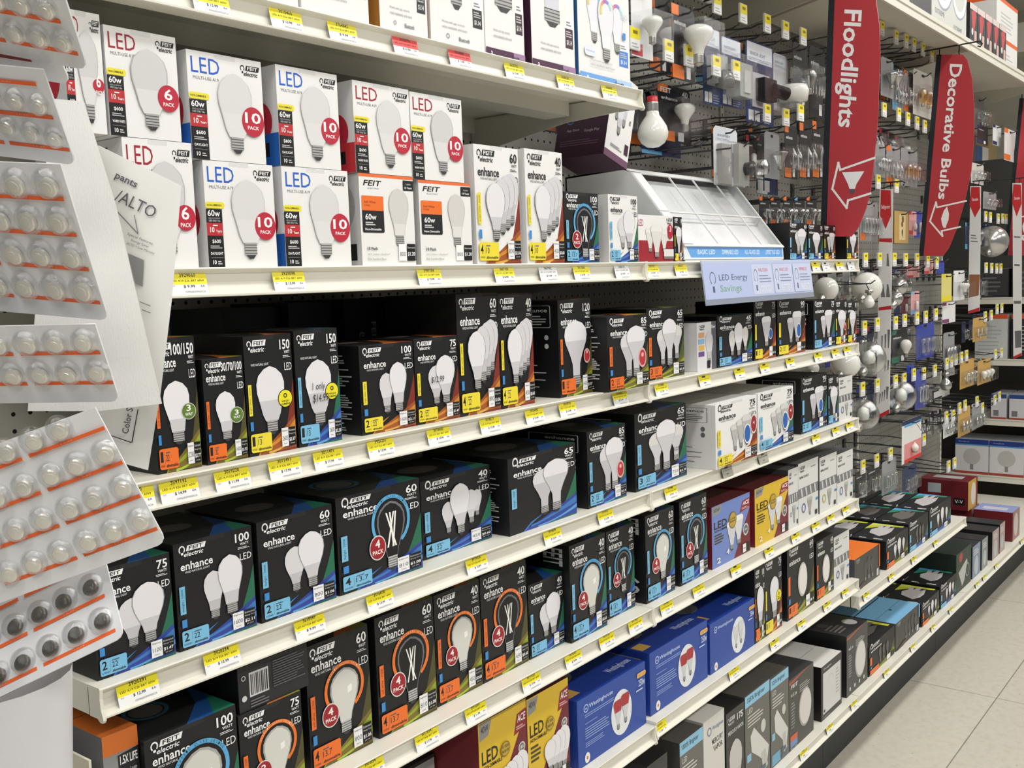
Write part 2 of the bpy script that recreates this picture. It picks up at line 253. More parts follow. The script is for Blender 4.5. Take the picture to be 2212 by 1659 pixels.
 ('enh', 0.5862, 0.045, 1.1384, 0.1743, 0.1279, 0.16, {'watt': '40', 'tone': 'b', 'n': '4', 'yr': '22', 'lm': '450', 'cost': '$0.60', 'kind': 'a19', 'nb': 4, 'lay': 'fan'}, 'black four-pack carton marked 40 with four bulbs on the fourth shelf', 4),
 ('enh', 0.7795, 0.02, 1.1384, 0.2049, 0.1356, 0.2, {'watt': '65', 'tone': 'b', 'n': '2', 'yr': '', 'lm': '', 'cost': '', 'kind': 'br', 'nb': 2, 'nolab': 1, 'side': 'text'}, 'black two-pack reflector carton marked 65 with a text-covered side, fourth shelf', 4),
 ('enh', 1.024, 0.02, 1.1384, 0.1384, 0.1493, 0.2, {'watt': '85', 'tone': 'b', 'n': '2', 'yr': '22', 'lm': '1150', 'cost': '$1.4', 'kind': 'br', 'nb': 2, 'rb': 1, 'side': 'icons'}, 'black two-pack reflector carton marked 85, fourth shelf left of the joint', 4),
 ('enh', 1.1986, 0.02, 1.1384, 0.217, 0.1615, 0.2, {'watt': '65', 'tone': 'b', 'n': '3', 'yr': '22', 'lm': '750', 'cost': '$1.0', 'kind': 'br', 'nb': 3, 'hand2': 1, 'side': 'text'}, 'black three-pack reflector carton marked 65, fourth shelf at the joint', 4),
 ('enhw', 1.4939, -0.012, 1.1384, 0.2159, 0.1475, 0.2, {'watt': '75', 'tone': 'y', 'n': '4', 'yr': '22', 'lm': '800', 'cost': '$1.2', 'kind': 'par', 'nb': 3, 'rb2': 1, 'bb': 1, 'side': 'icons'}, 'white four-pack floodlight carton with a yellow strip on the fourth shelf', 4),
 ('enhw', 1.7438, 0.0, 1.1384, 0.2147, 0.145, 0.2, {'watt': '75', 'tone': 'b', 'n': '4', 'yr': '22', 'lm': '800', 'cost': '$1.2', 'kind': 'par', 'nb': 3, 'rb2': 1, 'bb': 1}, 'white four-pack floodlight carton with a blue strip on the fourth shelf', 4),
 ('enh', 2.0593, 0.02, 1.1384, 0.1866, 0.1527, 0.16, {'watt': '90', 'tone': 'b', 'n': '2', 'yr': '22', 'lm': '900', 'cost': '$1.2', 'kind': 'par', 'nb': 2, 'bb': 1, 'mini': 1, 'side': 'icons'}, 'black two-pack spotlight carton with a blue strip on the fourth shelf', 4),
 ('enh', 2.2528, 0.02, 1.1384, 0.0828, 0.1381, 0.16, {'watt': '50', 'tone': 'b', 'n': '1', 'yr': '22', 'lm': '500', 'cost': '$.9', 'kind': 'br', 'mini': 1}, 'narrow black carton near the end of the fourth shelf', 4),
 ('beam', 2.3392, 0.02, 1.1384, 0.1101, 0.1271, 0.16, {}, 'small white and grey carton last on the fourth shelf', 4),
 ('incand', 0.0118, 0.02, 0.8924, 0.045, 0.178, 0.16, {}, 'grey carton with an orange top reading 1.5X LIFE, left end of the fifth shelf', 5),
 ('enh', 0.0581, 0.01, 0.8924, 0.1313, 0.1575, 0.16, {'watt': '100', 'tone': 'b', 'n': '2', 'yr': '13.7', 'lm': '1500', 'cost': '$1.8', 'kind': 'frost', 'ring': 'b', 'badge': '2'}, 'black carton with a blue ring, marked 100, on the fifth shelf', 5),
 ('enh', 0.1938, 0.012, 0.8924, 0.1038, 0.1383, 0.16, {'watt': '75', 'tone': 'o', 'n': '2', 'yr': '13.7', 'lm': '1100', 'cost': '$1.4', 'kind': 'frost', 'ring': 'o', 'badge': '2'}, 'black two-pack carton with an orange ring, marked 75, fifth shelf', 5),
 ('enh', 0.3254, 0.032, 0.8924, 0.1204, 0.1854, 0.16, {'watt': '60', 'tone': 'o', 'n': '4', 'yr': '13.7', 'lm': '800', 'cost': '$1.06', 'kind': 'frost', 'ring': 'o', 'badge': '4'}, 'black four-pack with an orange ring and frosted bulb, marked 60, fifth shelf', 5),
 ('enh', 0.4604, 0.032, 0.8924, 0.1296, 0.1886, 0.16, {'watt': '60', 'tone': 'o', 'n': '4', 'yr': '13.7', 'lm': '810', 'cost': '$1.08', 'kind': 'clear', 'ring': 'o', 'badge': '4'}, 'black four-pack with an orange ring and clear bulb, marked 60, fifth shelf', 5),
 ('enh', 0.5964, 0.036, 0.8924, 0.1139, 0.1864, 0.16, {'watt': '40', 'tone': 'o', 'n': '4', 'yr': '13.7', 'lm': '450', 'cost': '$0.60', 'kind': 'frost', 'ring': 'o', 'badge': '4'}, 'black four-pack with an orange ring and frosted bulb, marked 40, fifth shelf', 5),
 ('enh', 0.7128, 0.036, 0.8924, 0.1286, 0.1881, 0.16, {'watt': '40', 'tone': 'o', 'n': '4', 'yr': '13.7', 'lm': '450', 'cost': '$0.60', 'kind': 'clear', 'ring': 'o', 'badge': '4'}, 'black four-pack with an orange ring and clear bulb, marked 40, fifth shelf', 5),
 ('enh', 0.8456, 0.036, 0.8924, 0.1085, 0.1381, 0.16, {'watt': '40', 'tone': 'b', 'n': '2', 'yr': '22', 'lm': '450', 'cost': '$0.60', 'kind': 'a19', 'nb': 2}, 'small black two-pack carton marked 40 on the fifth shelf', 5),
 ('enh', 0.9551, 0.02, 0.8924, 0.1243, 0.1879, 0.16, {'watt': '40', 'tone': 'b', 'n': '4', 'yr': '13.7', 'lm': '450', 'cost': '$0.60', 'kind': 'frost', 'ring': 'b', 'badge': '4', 'side': 'logo'}, 'black four-pack with a blue ring and frosted bulb, marked 40, fifth shelf', 5),
 ('enh', 1.1057, 0.035, 0.8924, 0.1044, 0.1806, 0.16, {'watt': '40', 'tone': 'b', 'n': '4', 'yr': '13.7', 'lm': '450', 'cost': '$0.60', 'kind': 'clear', 'ring': 'b', 'badge': '4'}, 'black four-pack with a blue ring and clear bulb, marked 40, fifth shelf', 5),
 ('enh', 1.232, 0.02, 0.8924, 0.1217, 0.1886, 0.16, {'watt': '60', 'tone': 'b', 'n': '4', 'yr': '13.7', 'lm': '800', 'cost': '$1.06', 'kind': 'frost', 'ring': 'b', 'badge': '4', 'side': 'logo'}, 'black four-pack with a blue ring and frosted bulb, marked 60, fifth shelf', 5),
 ('enh', 1.3785, 0.02, 0.8924, 0.1286, 0.1896, 0.16, {'watt': '60', 'tone': 'b', 'n': '4', 'yr': '13.7', 'lm': '810', 'cost': '$1.08', 'kind': 'clear', 'ring': 'b', 'badge': '4', 'side': 'logo'}, 'black four-pack with a blue ring and clear bulb, marked 60, fifth shelf', 5),
 ('ace', 1.531, 0.02, 0.8924, 0.2028, 0.148, 0.16, {'bg': 'aceblue', 'kind': 'br', 'nb': 2, 'sidec': 'maroon', 'n': '2'}, 'blue and maroon hardware-store carton with two reflector bulbs, fifth shelf', 5),
 ('ace', 1.7631, 0.02, 0.8924, 0.2056, 0.1479, 0.16, {'bg': 'aceyel', 'kind': 'br', 'nb': 2, 'sidec': 'maroon', 'n': '2'}, 'yellow and maroon carton with two reflector bulbs, fifth shelf', 5),
 ('beam', 1.9705, 0.02, 0.8924, 0.065, 0.1619, 0.16, {}, 'white and grey carton half behind the yellow one, fifth shelf', 5),
 ('beam', 2.0371, 0.02, 0.8924, 0.141, 0.1676, 0.16, {}, 'white and grey carton with a blue ringed mark, fifth shelf', 5),
 ('beam', 2.1883, 0.02, 0.8924, 0.1315, 0.1601, 0.16, {'yel': 1}, 'white and grey carton with a yellow ringed mark, fifth shelf', 5),
 ('beam', 2.3234, 0.02, 0.8924, 0.1297, 0.1483, 0.16, {}, 'white and grey carton last on the fifth shelf', 5),
 ('backw', 0.1991, 0.015, 1.0313, 0.1161, 0.0609, 0.16, {}, 'dark carton with a white barcode lying on the carton marked 75', 5),
 ('whitelab', 0.6, 0.12, 0.6364, 0.07, 0.126, 0.16, {}, 'white-labelled carton in the shadow left of the yellow cartons, sixth shelf', 6),
 ('ace', 0.6748, 0.02, 0.6364, 0.1326, 0.2009, 0.16, {'bg': 'aceyel', 'kind': 'a19', 'nb': 4, 'sidec': 'maroon', 'n': '4'}, 'yellow and maroon four-bulb carton, left of the pair on the sixth shelf', 6),
 ('ace', 0.8098, 0.02, 0.6364, 0.1285, 0.1958, 0.16, {'bg': 'aceyel', 'kind': 'a19', 'nb': 4, 'n': '4'}, 'yellow and maroon four-bulb carton, right of the pair on the sixth shelf', 6),
 ('west', 0.9663, 0.02, 0.6364, 0.2533, 0.1365, 0.2, {'red': 1}, 'blue two-bulb heat lamp carton, first from the left on the sixth shelf', 6),
 ('west', 1.2387, 0.02, 0.6438, 0.261, 0.1383, 0.2, {'red': 1}, 'blue two-bulb heat lamp carton across the joint of the sixth shelf', 6),
 ('west', 1.5133, 0.02, 0.6434, 0.2408, 0.1218, 0.2, {'red': 0}, 'blue carton with two clear reflector bulbs on the sixth shelf', 62),
 ('enh', 1.757, 0.02, 0.6434, 0.0585, 0.1939, 0.16, {'watt': '100', 'tone': 'o', 'n': '1', 'yr': '', 'lm': '800', 'cost': '$1', 'kind': 'a21', 'mini': 1}, 'black carton just behind the blue cartons, sixth shelf', 62),
 ('enh', 1.8163, 0.02, 0.6434, 0.1069, 0.1991, 0.16, {'watt': '75', 'tone': 'y', 'n': '1', 'yr': '13', 'lm': '800', 'cost': '$1', 'kind': 'a21', 'hl': 1, 'mini': 1}, 'black carton with a yellow round badge, sixth shelf', 62),
 ('enh', 1.9594, 0.02, 0.6434, 0.186, 0.1987, 0.16, {'watt': '60', 'tone': 'o', 'n': '1', 'yr': '22', 'lm': '900', 'cost': '$1', 'kind': 'disc', 'mini': 1, 'side': 'text'}, 'black carton with a disc lamp and orange label, sixth shelf', 62),
 ('enh', 2.1621, 0.02, 0.6434, 0.1307, 0.1718, 0.16, {'watt': '60', 'tone': 'o', 'n': '1', 'yr': '22', 'lm': '900', 'cost': '$1', 'kind': 'disc', 'mini': 1}, 'black carton with a small disc lamp, sixth shelf', 62),
 ('beam', 2.2964, 0.02, 0.6434, 0.125, 0.1552, 0.16, {}, 'white carton with disc lamp, last on the sixth shelf', 62),
 ('darkst', 2.4688, 0.02, 0.5854, 0.2294, 0.105, 0.3, {'topc': 'orange', 'kind': 'st', 'nb': 3}, 'dark carton with an orange top at the left of the low right-hand shelf', 7),
 ('enh', 2.7622, 0.02, 0.5854, 0.2291, 0.0971, 0.12, {'watt': '', 'tone': 'o', 'n': '6', 'yr': '', 'lm': '800', 'cost': '', 'kind': 'a19', 'nb': 3, 'mini': 1, 'topp': 1}, 'black multi-pack carton with an orange label on the low right-hand shelf', 7),
 ('enh', 3.0015, 0.02, 0.5854, 0.2274, 0.1041, 0.12, {'watt': '', 'tone': 'b', 'n': '6', 'yr': '', 'lm': '800', 'cost': '', 'kind': 'st', 'nb': 3, 'mini': 1, 'topp': 2}, 'black multi-pack carton with grey bulbs on the low right-hand shelf', 7),
 ('enh', 3.2403, 0.02, 0.5854, 0.2845, 0.1038, 0.12, {'watt': '', 'tone': 'b', 'n': '6', 'yr': '', 'lm': '800', 'cost': '', 'kind': 'a19', 'nb': 3, 'mini': 1, 'topp': 2}, 'black multi-pack carton with white bulbs last on the low right-hand shelf', 7),
 ('dark', 1.1315, 0.1, 0.2734, 0.085, 0.2966, 0.2, {'watt': '300'}, 'dark carton in shade at the left of the bottom deck', 8),
 ('dark', 1.2197, 0.02, 0.2734, 0.0853, 0.2654, 0.2, {'watt': '300'}, 'dark carton marked 300 on the bottom deck', 8),
 ('grey', 1.3611, 0.02, 0.2734, 0.1103, 0.2614, 0.2, {'band': '1000% Brighter'}, 'grey carton with a light blue band reading 1000%, bottom deck', 8),
 ('merc', 1.4739, 0.02, 0.2734, 0.1068, 0.2667, 0.16, {}, 'white mercury vapor carton on the bottom deck', 8),
 ('merck', 1.5899, 0.02, 0.2734, 0.0995, 0.2442, 0.16, {}, 'black mercury vapor carton marked 175 on the bottom deck', 8),
 ('grey', 1.6948, 0.02, 0.2734, 0.1462, 0.2502, 0.16, {'band': '325% Brighter', 'kind': 'flood'}, 'grey floodlight carton with a light blue band, left of the pair on the bottom deck', 8),
 ('grey', 1.8466, 0.02, 0.2734, 0.1166, 0.2443, 0.16, {'band': '325% Brighter', 'kind': 'flood'}, 'grey floodlight carton with a light blue band, right of the pair on the bottom deck', 8),
 ('down', 1.9656, 0.02, 0.2734, 0.1724, 0.2013, 0.16, {'kind': 'disc', 'feit': 1, 'warmlab': 1}, 'dark carton with a tall disc downlight on the bottom deck', 8),
 ('wlab', 2.1966, 0.02, 0.2734, 0.1618, 0.1631, 0.16, {'topc': 'white'}, 'black carton with a white panel and white top on the bottom deck', 8),
 ('down', 2.4011, 0.02, 0.2734, 0.1843, 0.1937, 0.14, {'kind': 'disc', 'topp': 3}, 'tall dark six-pack downlight carton on the bottom deck', 8),
 ('enh', 2.5986, 0.02, 0.2734, 0.2522, 0.0986, 0.16, {'watt': '', 'tone': 'o', 'n': '', 'yr': '', 'lm': '', 'cost': '', 'kind': 'st', 'nb': 3, 'mini': 1, 'topp': 1}, 'dark bulb carton with an orange label beside the downlight carton on the bottom deck', 8),
 ('darkst', 2.8654, 0.02, 0.2734, 0.2644, 0.0985, 0.14, {'topc': 'ltblue', 'kind': 'st', 'nb': 4}, 'dark carton with a light blue top on the bottom deck', 8),
 ('enh', 3.1578, 0.02, 0.2734, 0.2211, 0.0824, 0.14, {'watt': '', 'tone': 'o', 'n': '', 'yr': '', 'lm': '', 'cost': '', 'kind': 'a19', 'nb': 3, 'mini': 1, 'topp': 1}, 'black carton of white bulbs with an orange label on the bottom deck', 8),
 ('enh', 3.3909, 0.02, 0.2734, 0.2202, 0.0904, 0.14, {'watt': '', 'tone': 'b', 'n': '', 'yr': '', 'lm': '', 'cost': '', 'kind': 'a19', 'nb': 3, 'mini': 1, 'topp': 2}, 'black carton of white bulbs with a blue label on the bottom deck', 8),
 ('green', 3.6121, 0.02, 0.2734, 0.2224, 0.161, 0.3, {}, 'dark green carton with a white floodlight on the bottom deck', 8),
 ('pale', 3.8574, 0.02, 0.2734, 0.1272, 0.1365, 0.3, {}, 'dark carton with a pale blue front on the bottom deck', 8),
 ('pale', 4.0079, 0.02, 0.2734, 0.1022, 0.1322, 0.3, {'g': 1}, 'dark carton with a pale grey front on the bottom deck', 8),
 ('pale', 4.1916, 0.02, 0.2734, 0.1177, 0.1286, 0.3, {'pk': 1}, 'dark carton with a pink front on the bottom deck', 8),
 ('pale', 4.3262, 0.02, 0.2734, 0.0965, 0.1335, 0.3, {'pk': 1}, 'slim dark carton left of the tall maroon one on the bottom deck', 8),
 ('maroon', 4.5683, 0.02, 0.2734, 0.1533, 0.14, 0.17, {'topc': 'lilac'}, 'tall maroon carton with a lilac top on the bottom deck', 8),
 ('enh', 2.7622, 0.145, 0.5854, 0.2291, 0.0971, 0.12, {'watt': '', 'tone': 'o', 'n': '6', 'yr': '', 'lm': '800', 'cost': '', 'kind': 'a19', 'nb': 3, 'mini': 1, 'topp': 1}, 'black carton in the middle row behind the orange-labelled one, low right-hand shelf', 7),
 ('enh', 2.7622, 0.27, 0.5854, 0.2291, 0.0971, 0.12, {'watt': '', 'tone': 'o', 'n': '6', 'yr': '', 'lm': '800', 'cost': '', 'kind': 'a19', 'nb': 3, 'mini': 1, 'topp': 1}, 'black carton in the back row behind the orange-labelled one, low right-hand shelf', 7),
 ('enh', 3.0015, 0.145, 0.5854, 0.2274, 0.1041, 0.12, {'watt': '', 'tone': 'b', 'n': '6', 'yr': '', 'lm': '800', 'cost': '', 'kind': 'st', 'nb': 3, 'mini': 1, 'topp': 2}, 'black carton in the middle row behind the one with grey bulbs, low right-hand shelf', 7),
 ('enh', 3.0015, 0.27, 0.5854, 0.2274, 0.1041, 0.12, {'watt': '', 'tone': 'b', 'n': '6', 'yr': '', 'lm': '800', 'cost': '', 'kind': 'st', 'nb': 3, 'mini': 1, 'topp': 2, 'topc': 'ltblue'}, 'black carton in the back row behind the one with grey bulbs, low right-hand shelf', 7),
 ('enh', 3.2403, 0.145, 0.5854, 0.2845, 0.1038, 0.12, {'watt': '', 'tone': 'b', 'n': '6', 'yr': '', 'lm': '800', 'cost': '', 'kind': 'a19', 'nb': 3, 'mini': 1, 'topp': 2}, 'black carton in the middle row behind the last one, low right-hand shelf', 7),
 ('enh', 3.2403, 0.27, 0.5854, 0.2845, 0.1038, 0.12, {'watt': '', 'tone': 'b', 'n': '6', 'yr': '', 'lm': '800', 'cost': '', 'kind': 'a19', 'nb': 3, 'mini': 1, 'topp': 2}, 'black carton in the back row behind the last one, low right-hand shelf', 7),
 ('enh', 3.1578, 0.165, 0.2734, 0.2211, 0.0824, 0.14, {'watt': '', 'tone': 'o', 'n': '', 'yr': '', 'lm': '', 'cost': '', 'kind': 'a19', 'nb': 3, 'mini': 1, 'topp': 1}, 'dark carton in the second row behind the orange-labelled carton, bottom deck', 8),
 ('enh', 3.3909, 0.165, 0.2734, 0.2202, 0.0904, 0.14, {'watt': '', 'tone': 'b', 'n': '', 'yr': '', 'lm': '', 'cost': '', 'kind': 'a19', 'nb': 3, 'mini': 1, 'topp': 2}, 'dark carton in the second row behind the blue-labelled carton, bottom deck', 8),
 ('down', 2.4011, 0.165, 0.2734, 0.1843, 0.1937, 0.14, {'kind': 'disc', 'topp': 3}, 'dark carton in the second row behind the six-pack downlight carton, bottom deck', 8),
 ('darkst', 2.8654, 0.165, 0.2734, 0.2644, 0.0985, 0.14, {'topc': 'ltblue', 'kind': 'st', 'nb': 4}, 'dark carton in the second row behind the light-blue-topped carton, bottom deck', 8),
 ('enh', 2.5986, 0.185, 0.2734, 0.2522, 0.0986, 0.16, {'watt': '', 'tone': 'o', 'n': '', 'yr': '', 'lm': '', 'cost': '', 'kind': 'st', 'nb': 3, 'mini': 1, 'topp': 1}, 'dark carton in the second row behind the grey-bulb carton, bottom deck', 8),
 ('maroon', 4.555, 0.2, 0.2734, 0.1533, 0.14, 0.135, {'topc': 'lilac'}, 'maroon carton with a lilac top, second row behind the tall one, bottom deck', 8),
 ('maroon', 4.5, 0.34, 0.2734, 0.1533, 0.14, 0.085, {'topc': 'lilac'}, 'maroon carton with a lilac top, third row at the back of the deck', 8),
 ('maroon2', 4.5, 0.2, 0.4145, 0.17, 0.14, 0.225, {'topc': 'maroon'}, 'maroon carton with a yellow front and white label, on top of the maroon row', 8),
]
TAGS=[(1, 0.1859, 'y', '3010466|$12.99'), (1, 0.3013, 'y', '3010465|$10.99'), (1, 0.3999, 'y', '3764842|$9.99'), (1, 0.5239, 'r', '3020791|$6.50'), (1, 0.646, 'r', '3029880|$11.00'), (1, 0.785, 'y', '3620751|$13.99'), (1, 0.9334, 'y', '3628128|$19.96'), (1, 1.078, 'y', '3968478|$24.99'), (2, 0.1279, 'y', '3929060|$9.99'), (2, 0.2822, 'y', '3929098|$13.99'), (2, 0.5554, 'y', '3997184|$13.99'), (2, 0.7393, 'y', '3867938|$8.99'), (2, 0.9685, 'y', '3011838|$14.99'), (2, 0.8636, 'w', '3867942|$9.99'), (2, 1.1083, 'w', '3600115|$13.99'), (2, 1.2248, 'y', '3937107|$12.99'), (2, 1.3447, 'y', '3402015|$7.99'), (2, 2.0935, 'y', '|'), (2, 2.2692, 'y', '|'), (2, 2.1658, 'w', '|'), (2, 2.3601, 'w', '|'), (3, 0.0367, 'y', '3019210|$12.99'), (3, 0.0971, 'y', '3597192|$14.99'), (3, 0.1741, 'y', '3019220|$11.99'), (3, 0.2577, 'y', '3011491|$17.99'), (3, 0.3339, 'y', '3011491|$17.99'), (3, 0.4354, 'y', '3926201|$13.99'), (3, 0.5616, 'y', '3018683|$17.99'), (3, 0.6881, 'y', '3018217|$13.99'), (3, 0.8104, 'y', '3926496|$13.99'), (3, 0.911, 'y', '3018918|$13.99'), (3, 1.0907, 'y', '3914427|$15.99'), (3, 1.2522, 'y', '3914888|$12.99'), (3, 1.4442, 'y', '|'), (3, 1.6211, 'y', '|'), (3, 1.7614, 'y', '|'), (3, 1.9181, 'y', '|'), (3, 2.1071, 'y', '|'), (3, 2.236, 'y', '|'), (3, 2.3298, 'y', '|'), (4, 0.0246, 'y', '3926391|$12.99'), (4, 0.1417, 'y', '3926334|$13.99'), (4, 0.2851, 'y', '3618949|$9.99'), (4, 0.4187, 'y', '3516418|$13.99'), (4, 0.6401, 'y', '3929028|$13.99'), (4, 0.8528, 'y', '3914878|$15.99'), (4, 1.0281, 'y', '3914927|$15.99'), (4, 1.2839, 'y', '3914888|$19.99'), (4, 2.0884, 'y', '|'), (4, 2.2382, 'y', '|'), (4, 2.3478, 'y', '|'), (4, 1.5502, 'g', '|'), (4, 1.7484, 'g', '|'), (5, 0.384, 'y', '3910034|$11.99'), (5, 0.5053, 'y', '3011614|$17.99'), (5, 0.6233, 'y', '3933260|$11.99'), (5, 0.7758, 'y', '3011623|$17.99'), (5, 0.9065, 'y', '3618207|$9.99'), (5, 1.0217, 'y', '3929126|$11.99'), (5, 1.1288, 'y', '3977829|$17.99'), (5, 1.2571, 'y', '3999942|$17.99'), (5, 1.4006, 'y', '3917427|$17.99'), (5, 1.5889, 'y', '|'), (5, 1.7784, 'y', '|'), (5, 1.9463, 'y', '|'), (5, 2.0857, 'y', '|'), (5, 2.1978, 'y', '|'), (5, 2.3171, 'y', '|'), (6, 1.22, 'y', '3259471|$17.99'), (62, 1.5723, 'y', '3259468|$17.99'), (62, 1.8068, 'y', '|'), (62, 1.9828, 'y', '|'), (62, 2.1679, 'y', '|'), (62, 2.3125, 'y', '|'), (7, 2.4936, 'y', ''), (7, 2.7339, 'y', ''), (7, 2.9736, 'y', ''), (7, 3.2359, 'y', ''), (8, 1.9935, 'y', ''), (8, 2.1861, 'y', ''), (8, 2.3848, 'y', ''), (8, 2.6863, 'y', ''), (8, 2.9688, 'y', ''), (8, 3.2093, 'y', ''), (8, 3.4449, 'y', ''), (8, 3.8339, 'y', ''), (8, 3.9542, 'y', ''), (8, 4.1615, 'y', ''), (8, 4.6554, 'y', '')]
HOOKS=[(1.3357, 0.1, 2.1078, 'top row beside the topmost shelf', 0, 5), (1.482, 0.1, 2.1045, 'top row beside the topmost shelf', 1, 5), (1.5777, 0.1, 2.1073, 'top row beside the topmost shelf', 2, 5), (1.7152, 0.1, 2.1038, 'top row beside the topmost shelf', 3, 5), (1.8219, 0.1, 2.1084, 'top row beside the topmost shelf', 4, 5), (1.7836, 0.13, 2.2675, 'top row under the overhead shelf', 0, 5), (1.9301, 0.13, 2.2704, 'top row under the overhead shelf', 1, 5), (2.0788, 0.13, 2.2714, 'top row under the overhead shelf', 2, 5), (2.2, 0.13, 2.2743, 'top row under the overhead shelf', 3, 5), (2.3265, 0.13, 2.2768, 'top row under the overhead shelf', 4, 5), (2.0736, 0.13, 2.0334, 'middle row left of the Floodlights banner', 0, 3), (2.1989, 0.13, 2.0347, 'middle row left of the Floodlights banner', 1, 3), (2.3033, 0.13, 2.0591, 'middle row left of the Floodlights banner', 2, 3), (3.0077, 0.13, 2.4142, 'highest row between the two banners', 0, 6), (3.1573, 0.13, 2.4087, 'highest row between the two banners', 1, 6), (3.2697, 0.13, 2.4145, 'highest row between the two banners', 2, 6), (3.3605, 0.13, 2.4145, 'highest row between the two banners', 3, 6), (3.4718, 0.13, 2.4156, 'highest row between the two banners', 4, 6), (3.5827, 0.13, 2.4106, 'highest row between the two banners', 5, 6), (3.0332, 0.13, 2.1456, 'row at the middle of the two banners', 0, 5), (3.1907, 0.13, 2.1457, 'row at the middle of the two banners', 1, 5), (3.295, 0.13, 2.1407, 'row at the middle of the two banners', 2, 5), (3.4041, 0.13, 2.1371, 'row at the middle of the two banners', 3, 5), (3.5009, 0.13, 2.1333, 'row at the middle of the two banners', 4, 5), (2.9736, 0.13, 1.8979, 'pair left of the second banner', 0, 2), (3.1683, 0.13, 1.8932, 'pair left of the second banner', 1, 2), (2.8473, 0.13, 1.6329, 'row level with the white shelf strip', 0, 7), (2.9893, 0.13, 1.6329, 'row level with the white shelf strip', 1, 7), (3.1459, 0.13, 1.633, 'row level with the white shelf strip', 2, 7), (3.276, 0.13, 1.6313, 'row level with the white shelf strip', 3, 7), (3.4136, 0.13, 1.6313, 'row level with the white shelf strip', 4, 7), (3.5475, 0.13, 1.6242, 'row level with the white shelf strip', 5, 7), (3.6701, 0.13, 1.6167, 'row level with the white shelf strip', 6, 7), (2.8388, 0.13, 1.4046, 'row below the globe bulbs', 0, 7), (2.967, 0.13, 1.4091, 'row below the globe bulbs', 1, 7), (3.1637, 0.13, 1.4043, 'row below the globe bulbs', 2, 7), (3.2685, 0.13, 1.4077, 'row below the globe bulbs', 3, 7), (3.4178, 0.13, 1.4078, 'row below the globe bulbs', 4, 7), (3.5285, 0.13, 1.4081, 'row below the globe bulbs', 5, 7), (3.663, 0.13, 1.4114, 'row below the globe bulbs', 6, 7), (2.8213, 0.13, 1.1985, 'row above the big clear globes', 0, 7), (2.9681, 0.13, 1.1968, 'row above the big clear globes', 1, 7), (3.1661, 0.13, 1.191, 'row above the big clear globes', 2, 7), (3.2663, 0.13, 1.1885, 'row above the big clear globes', 3, 7), (3.382, 0.13, 1.1954, 'row above the big clear globes', 4, 7), (3.5095, 0.13, 1.1877, 'row above the big clear globes', 5, 7), (3.6563, 0.13, 1.1859, 'row above the big clear globes', 6, 7), (3.6178, 0.16, 0.9082, 'lowest rows over the low right-hand shelf', 0, 5), (3.4864, 0.16, 0.8955, 'lowest rows over the low right-hand shelf', 1, 5), (3.205, 0.16, 0.9142, 'lowest rows over the low right-hand shelf', 2, 5), (3.0536, 0.16, 0.9136, 'lowest rows over the low right-hand shelf', 3, 5), (2.9114, 0.16, 0.9147, 'lowest rows over the low right-hand shelf', 4, 5), (3.8654, 0.13, 0.7612, 'lowest pair near the maroon cartons', 0, 2), (3.956, 0.13, 0.7606, 'lowest pair near the maroon cartons', 1, 2), (4.4306, 0.13, 1.821, 'upper far row beside the second strip', 0, 5), (4.514, 0.13, 1.8194, 'upper far row beside the second strip', 1, 5), (4.6614, 0.13, 1.8175, 'upper far row beside the second strip', 2, 5), (4.7513, 0.13, 1.8203, 'upper far row beside the second strip', 3, 5), (4.8253, 0.13, 1.8203, 'upper far row beside the second strip', 4, 5), (4.4503, 0.13, 1.5892, 'far row below the round mirrors', 0, 5), (4.5518, 0.13, 1.5864, 'far row below the round mirrors', 1, 5), (4.6479, 0.13, 1.5835, 'far row below the round mirrors', 2, 5), (4.7288, 0.13, 1.5828, 'far row below the round mirrors', 3, 5), (3.8246, 0.13, 1.2002, 'slanting far row', 0, 5), (3.8924, 0.13, 1.2025, 'slanting far row', 1, 5), (3.9618, 0.13, 1.2068, 'slanting far row', 2, 5), (4.0476, 0.13, 1.2081, 'slanting far row', 3, 5), (4.1286, 0.13, 1.21, 'slanting far row', 4, 5), (4.4448, 0.13, 1.3654, 'far row beside the third strip', 0, 5), (4.5548, 0.13, 1.3669, 'far row beside the third strip', 1, 5), (4.6676, 0.13, 1.3906, 'far row beside the third strip', 2, 5), (4.7582, 0.13, 1.3916, 'far row beside the third strip', 3, 5), (4.6438, 0.13, 1.176, 'far row above the brown packs', 0, 3), (4.7617, 0.13, 1.174, 'far row above the brown packs', 1, 3), (4.647, 0.13, 0.9558, 'low far row above the silver packs', 0, 4), (4.7372, 0.13, 0.9618, 'low far row above the silver packs', 1, 4), (3.8248, 0.13, 0.9763, 'lowest far row by the globe cartons', 0, 6), (3.9278, 0.13, 0.9696, 'lowest far row by the globe cartons', 1, 6), (4.0267, 0.13, 0.9898, 'lowest far row by the globe cartons', 2, 6), (4.1148, 0.13, 0.9918, 'lowest far row by the globe cartons', 3, 6), (4.3159, 0.13, 0.9858, 'lowest far row by the globe cartons', 4, 6), (4.4155, 0.13, 0.9447, 'lowest far row by the globe cartons', 5, 6)]
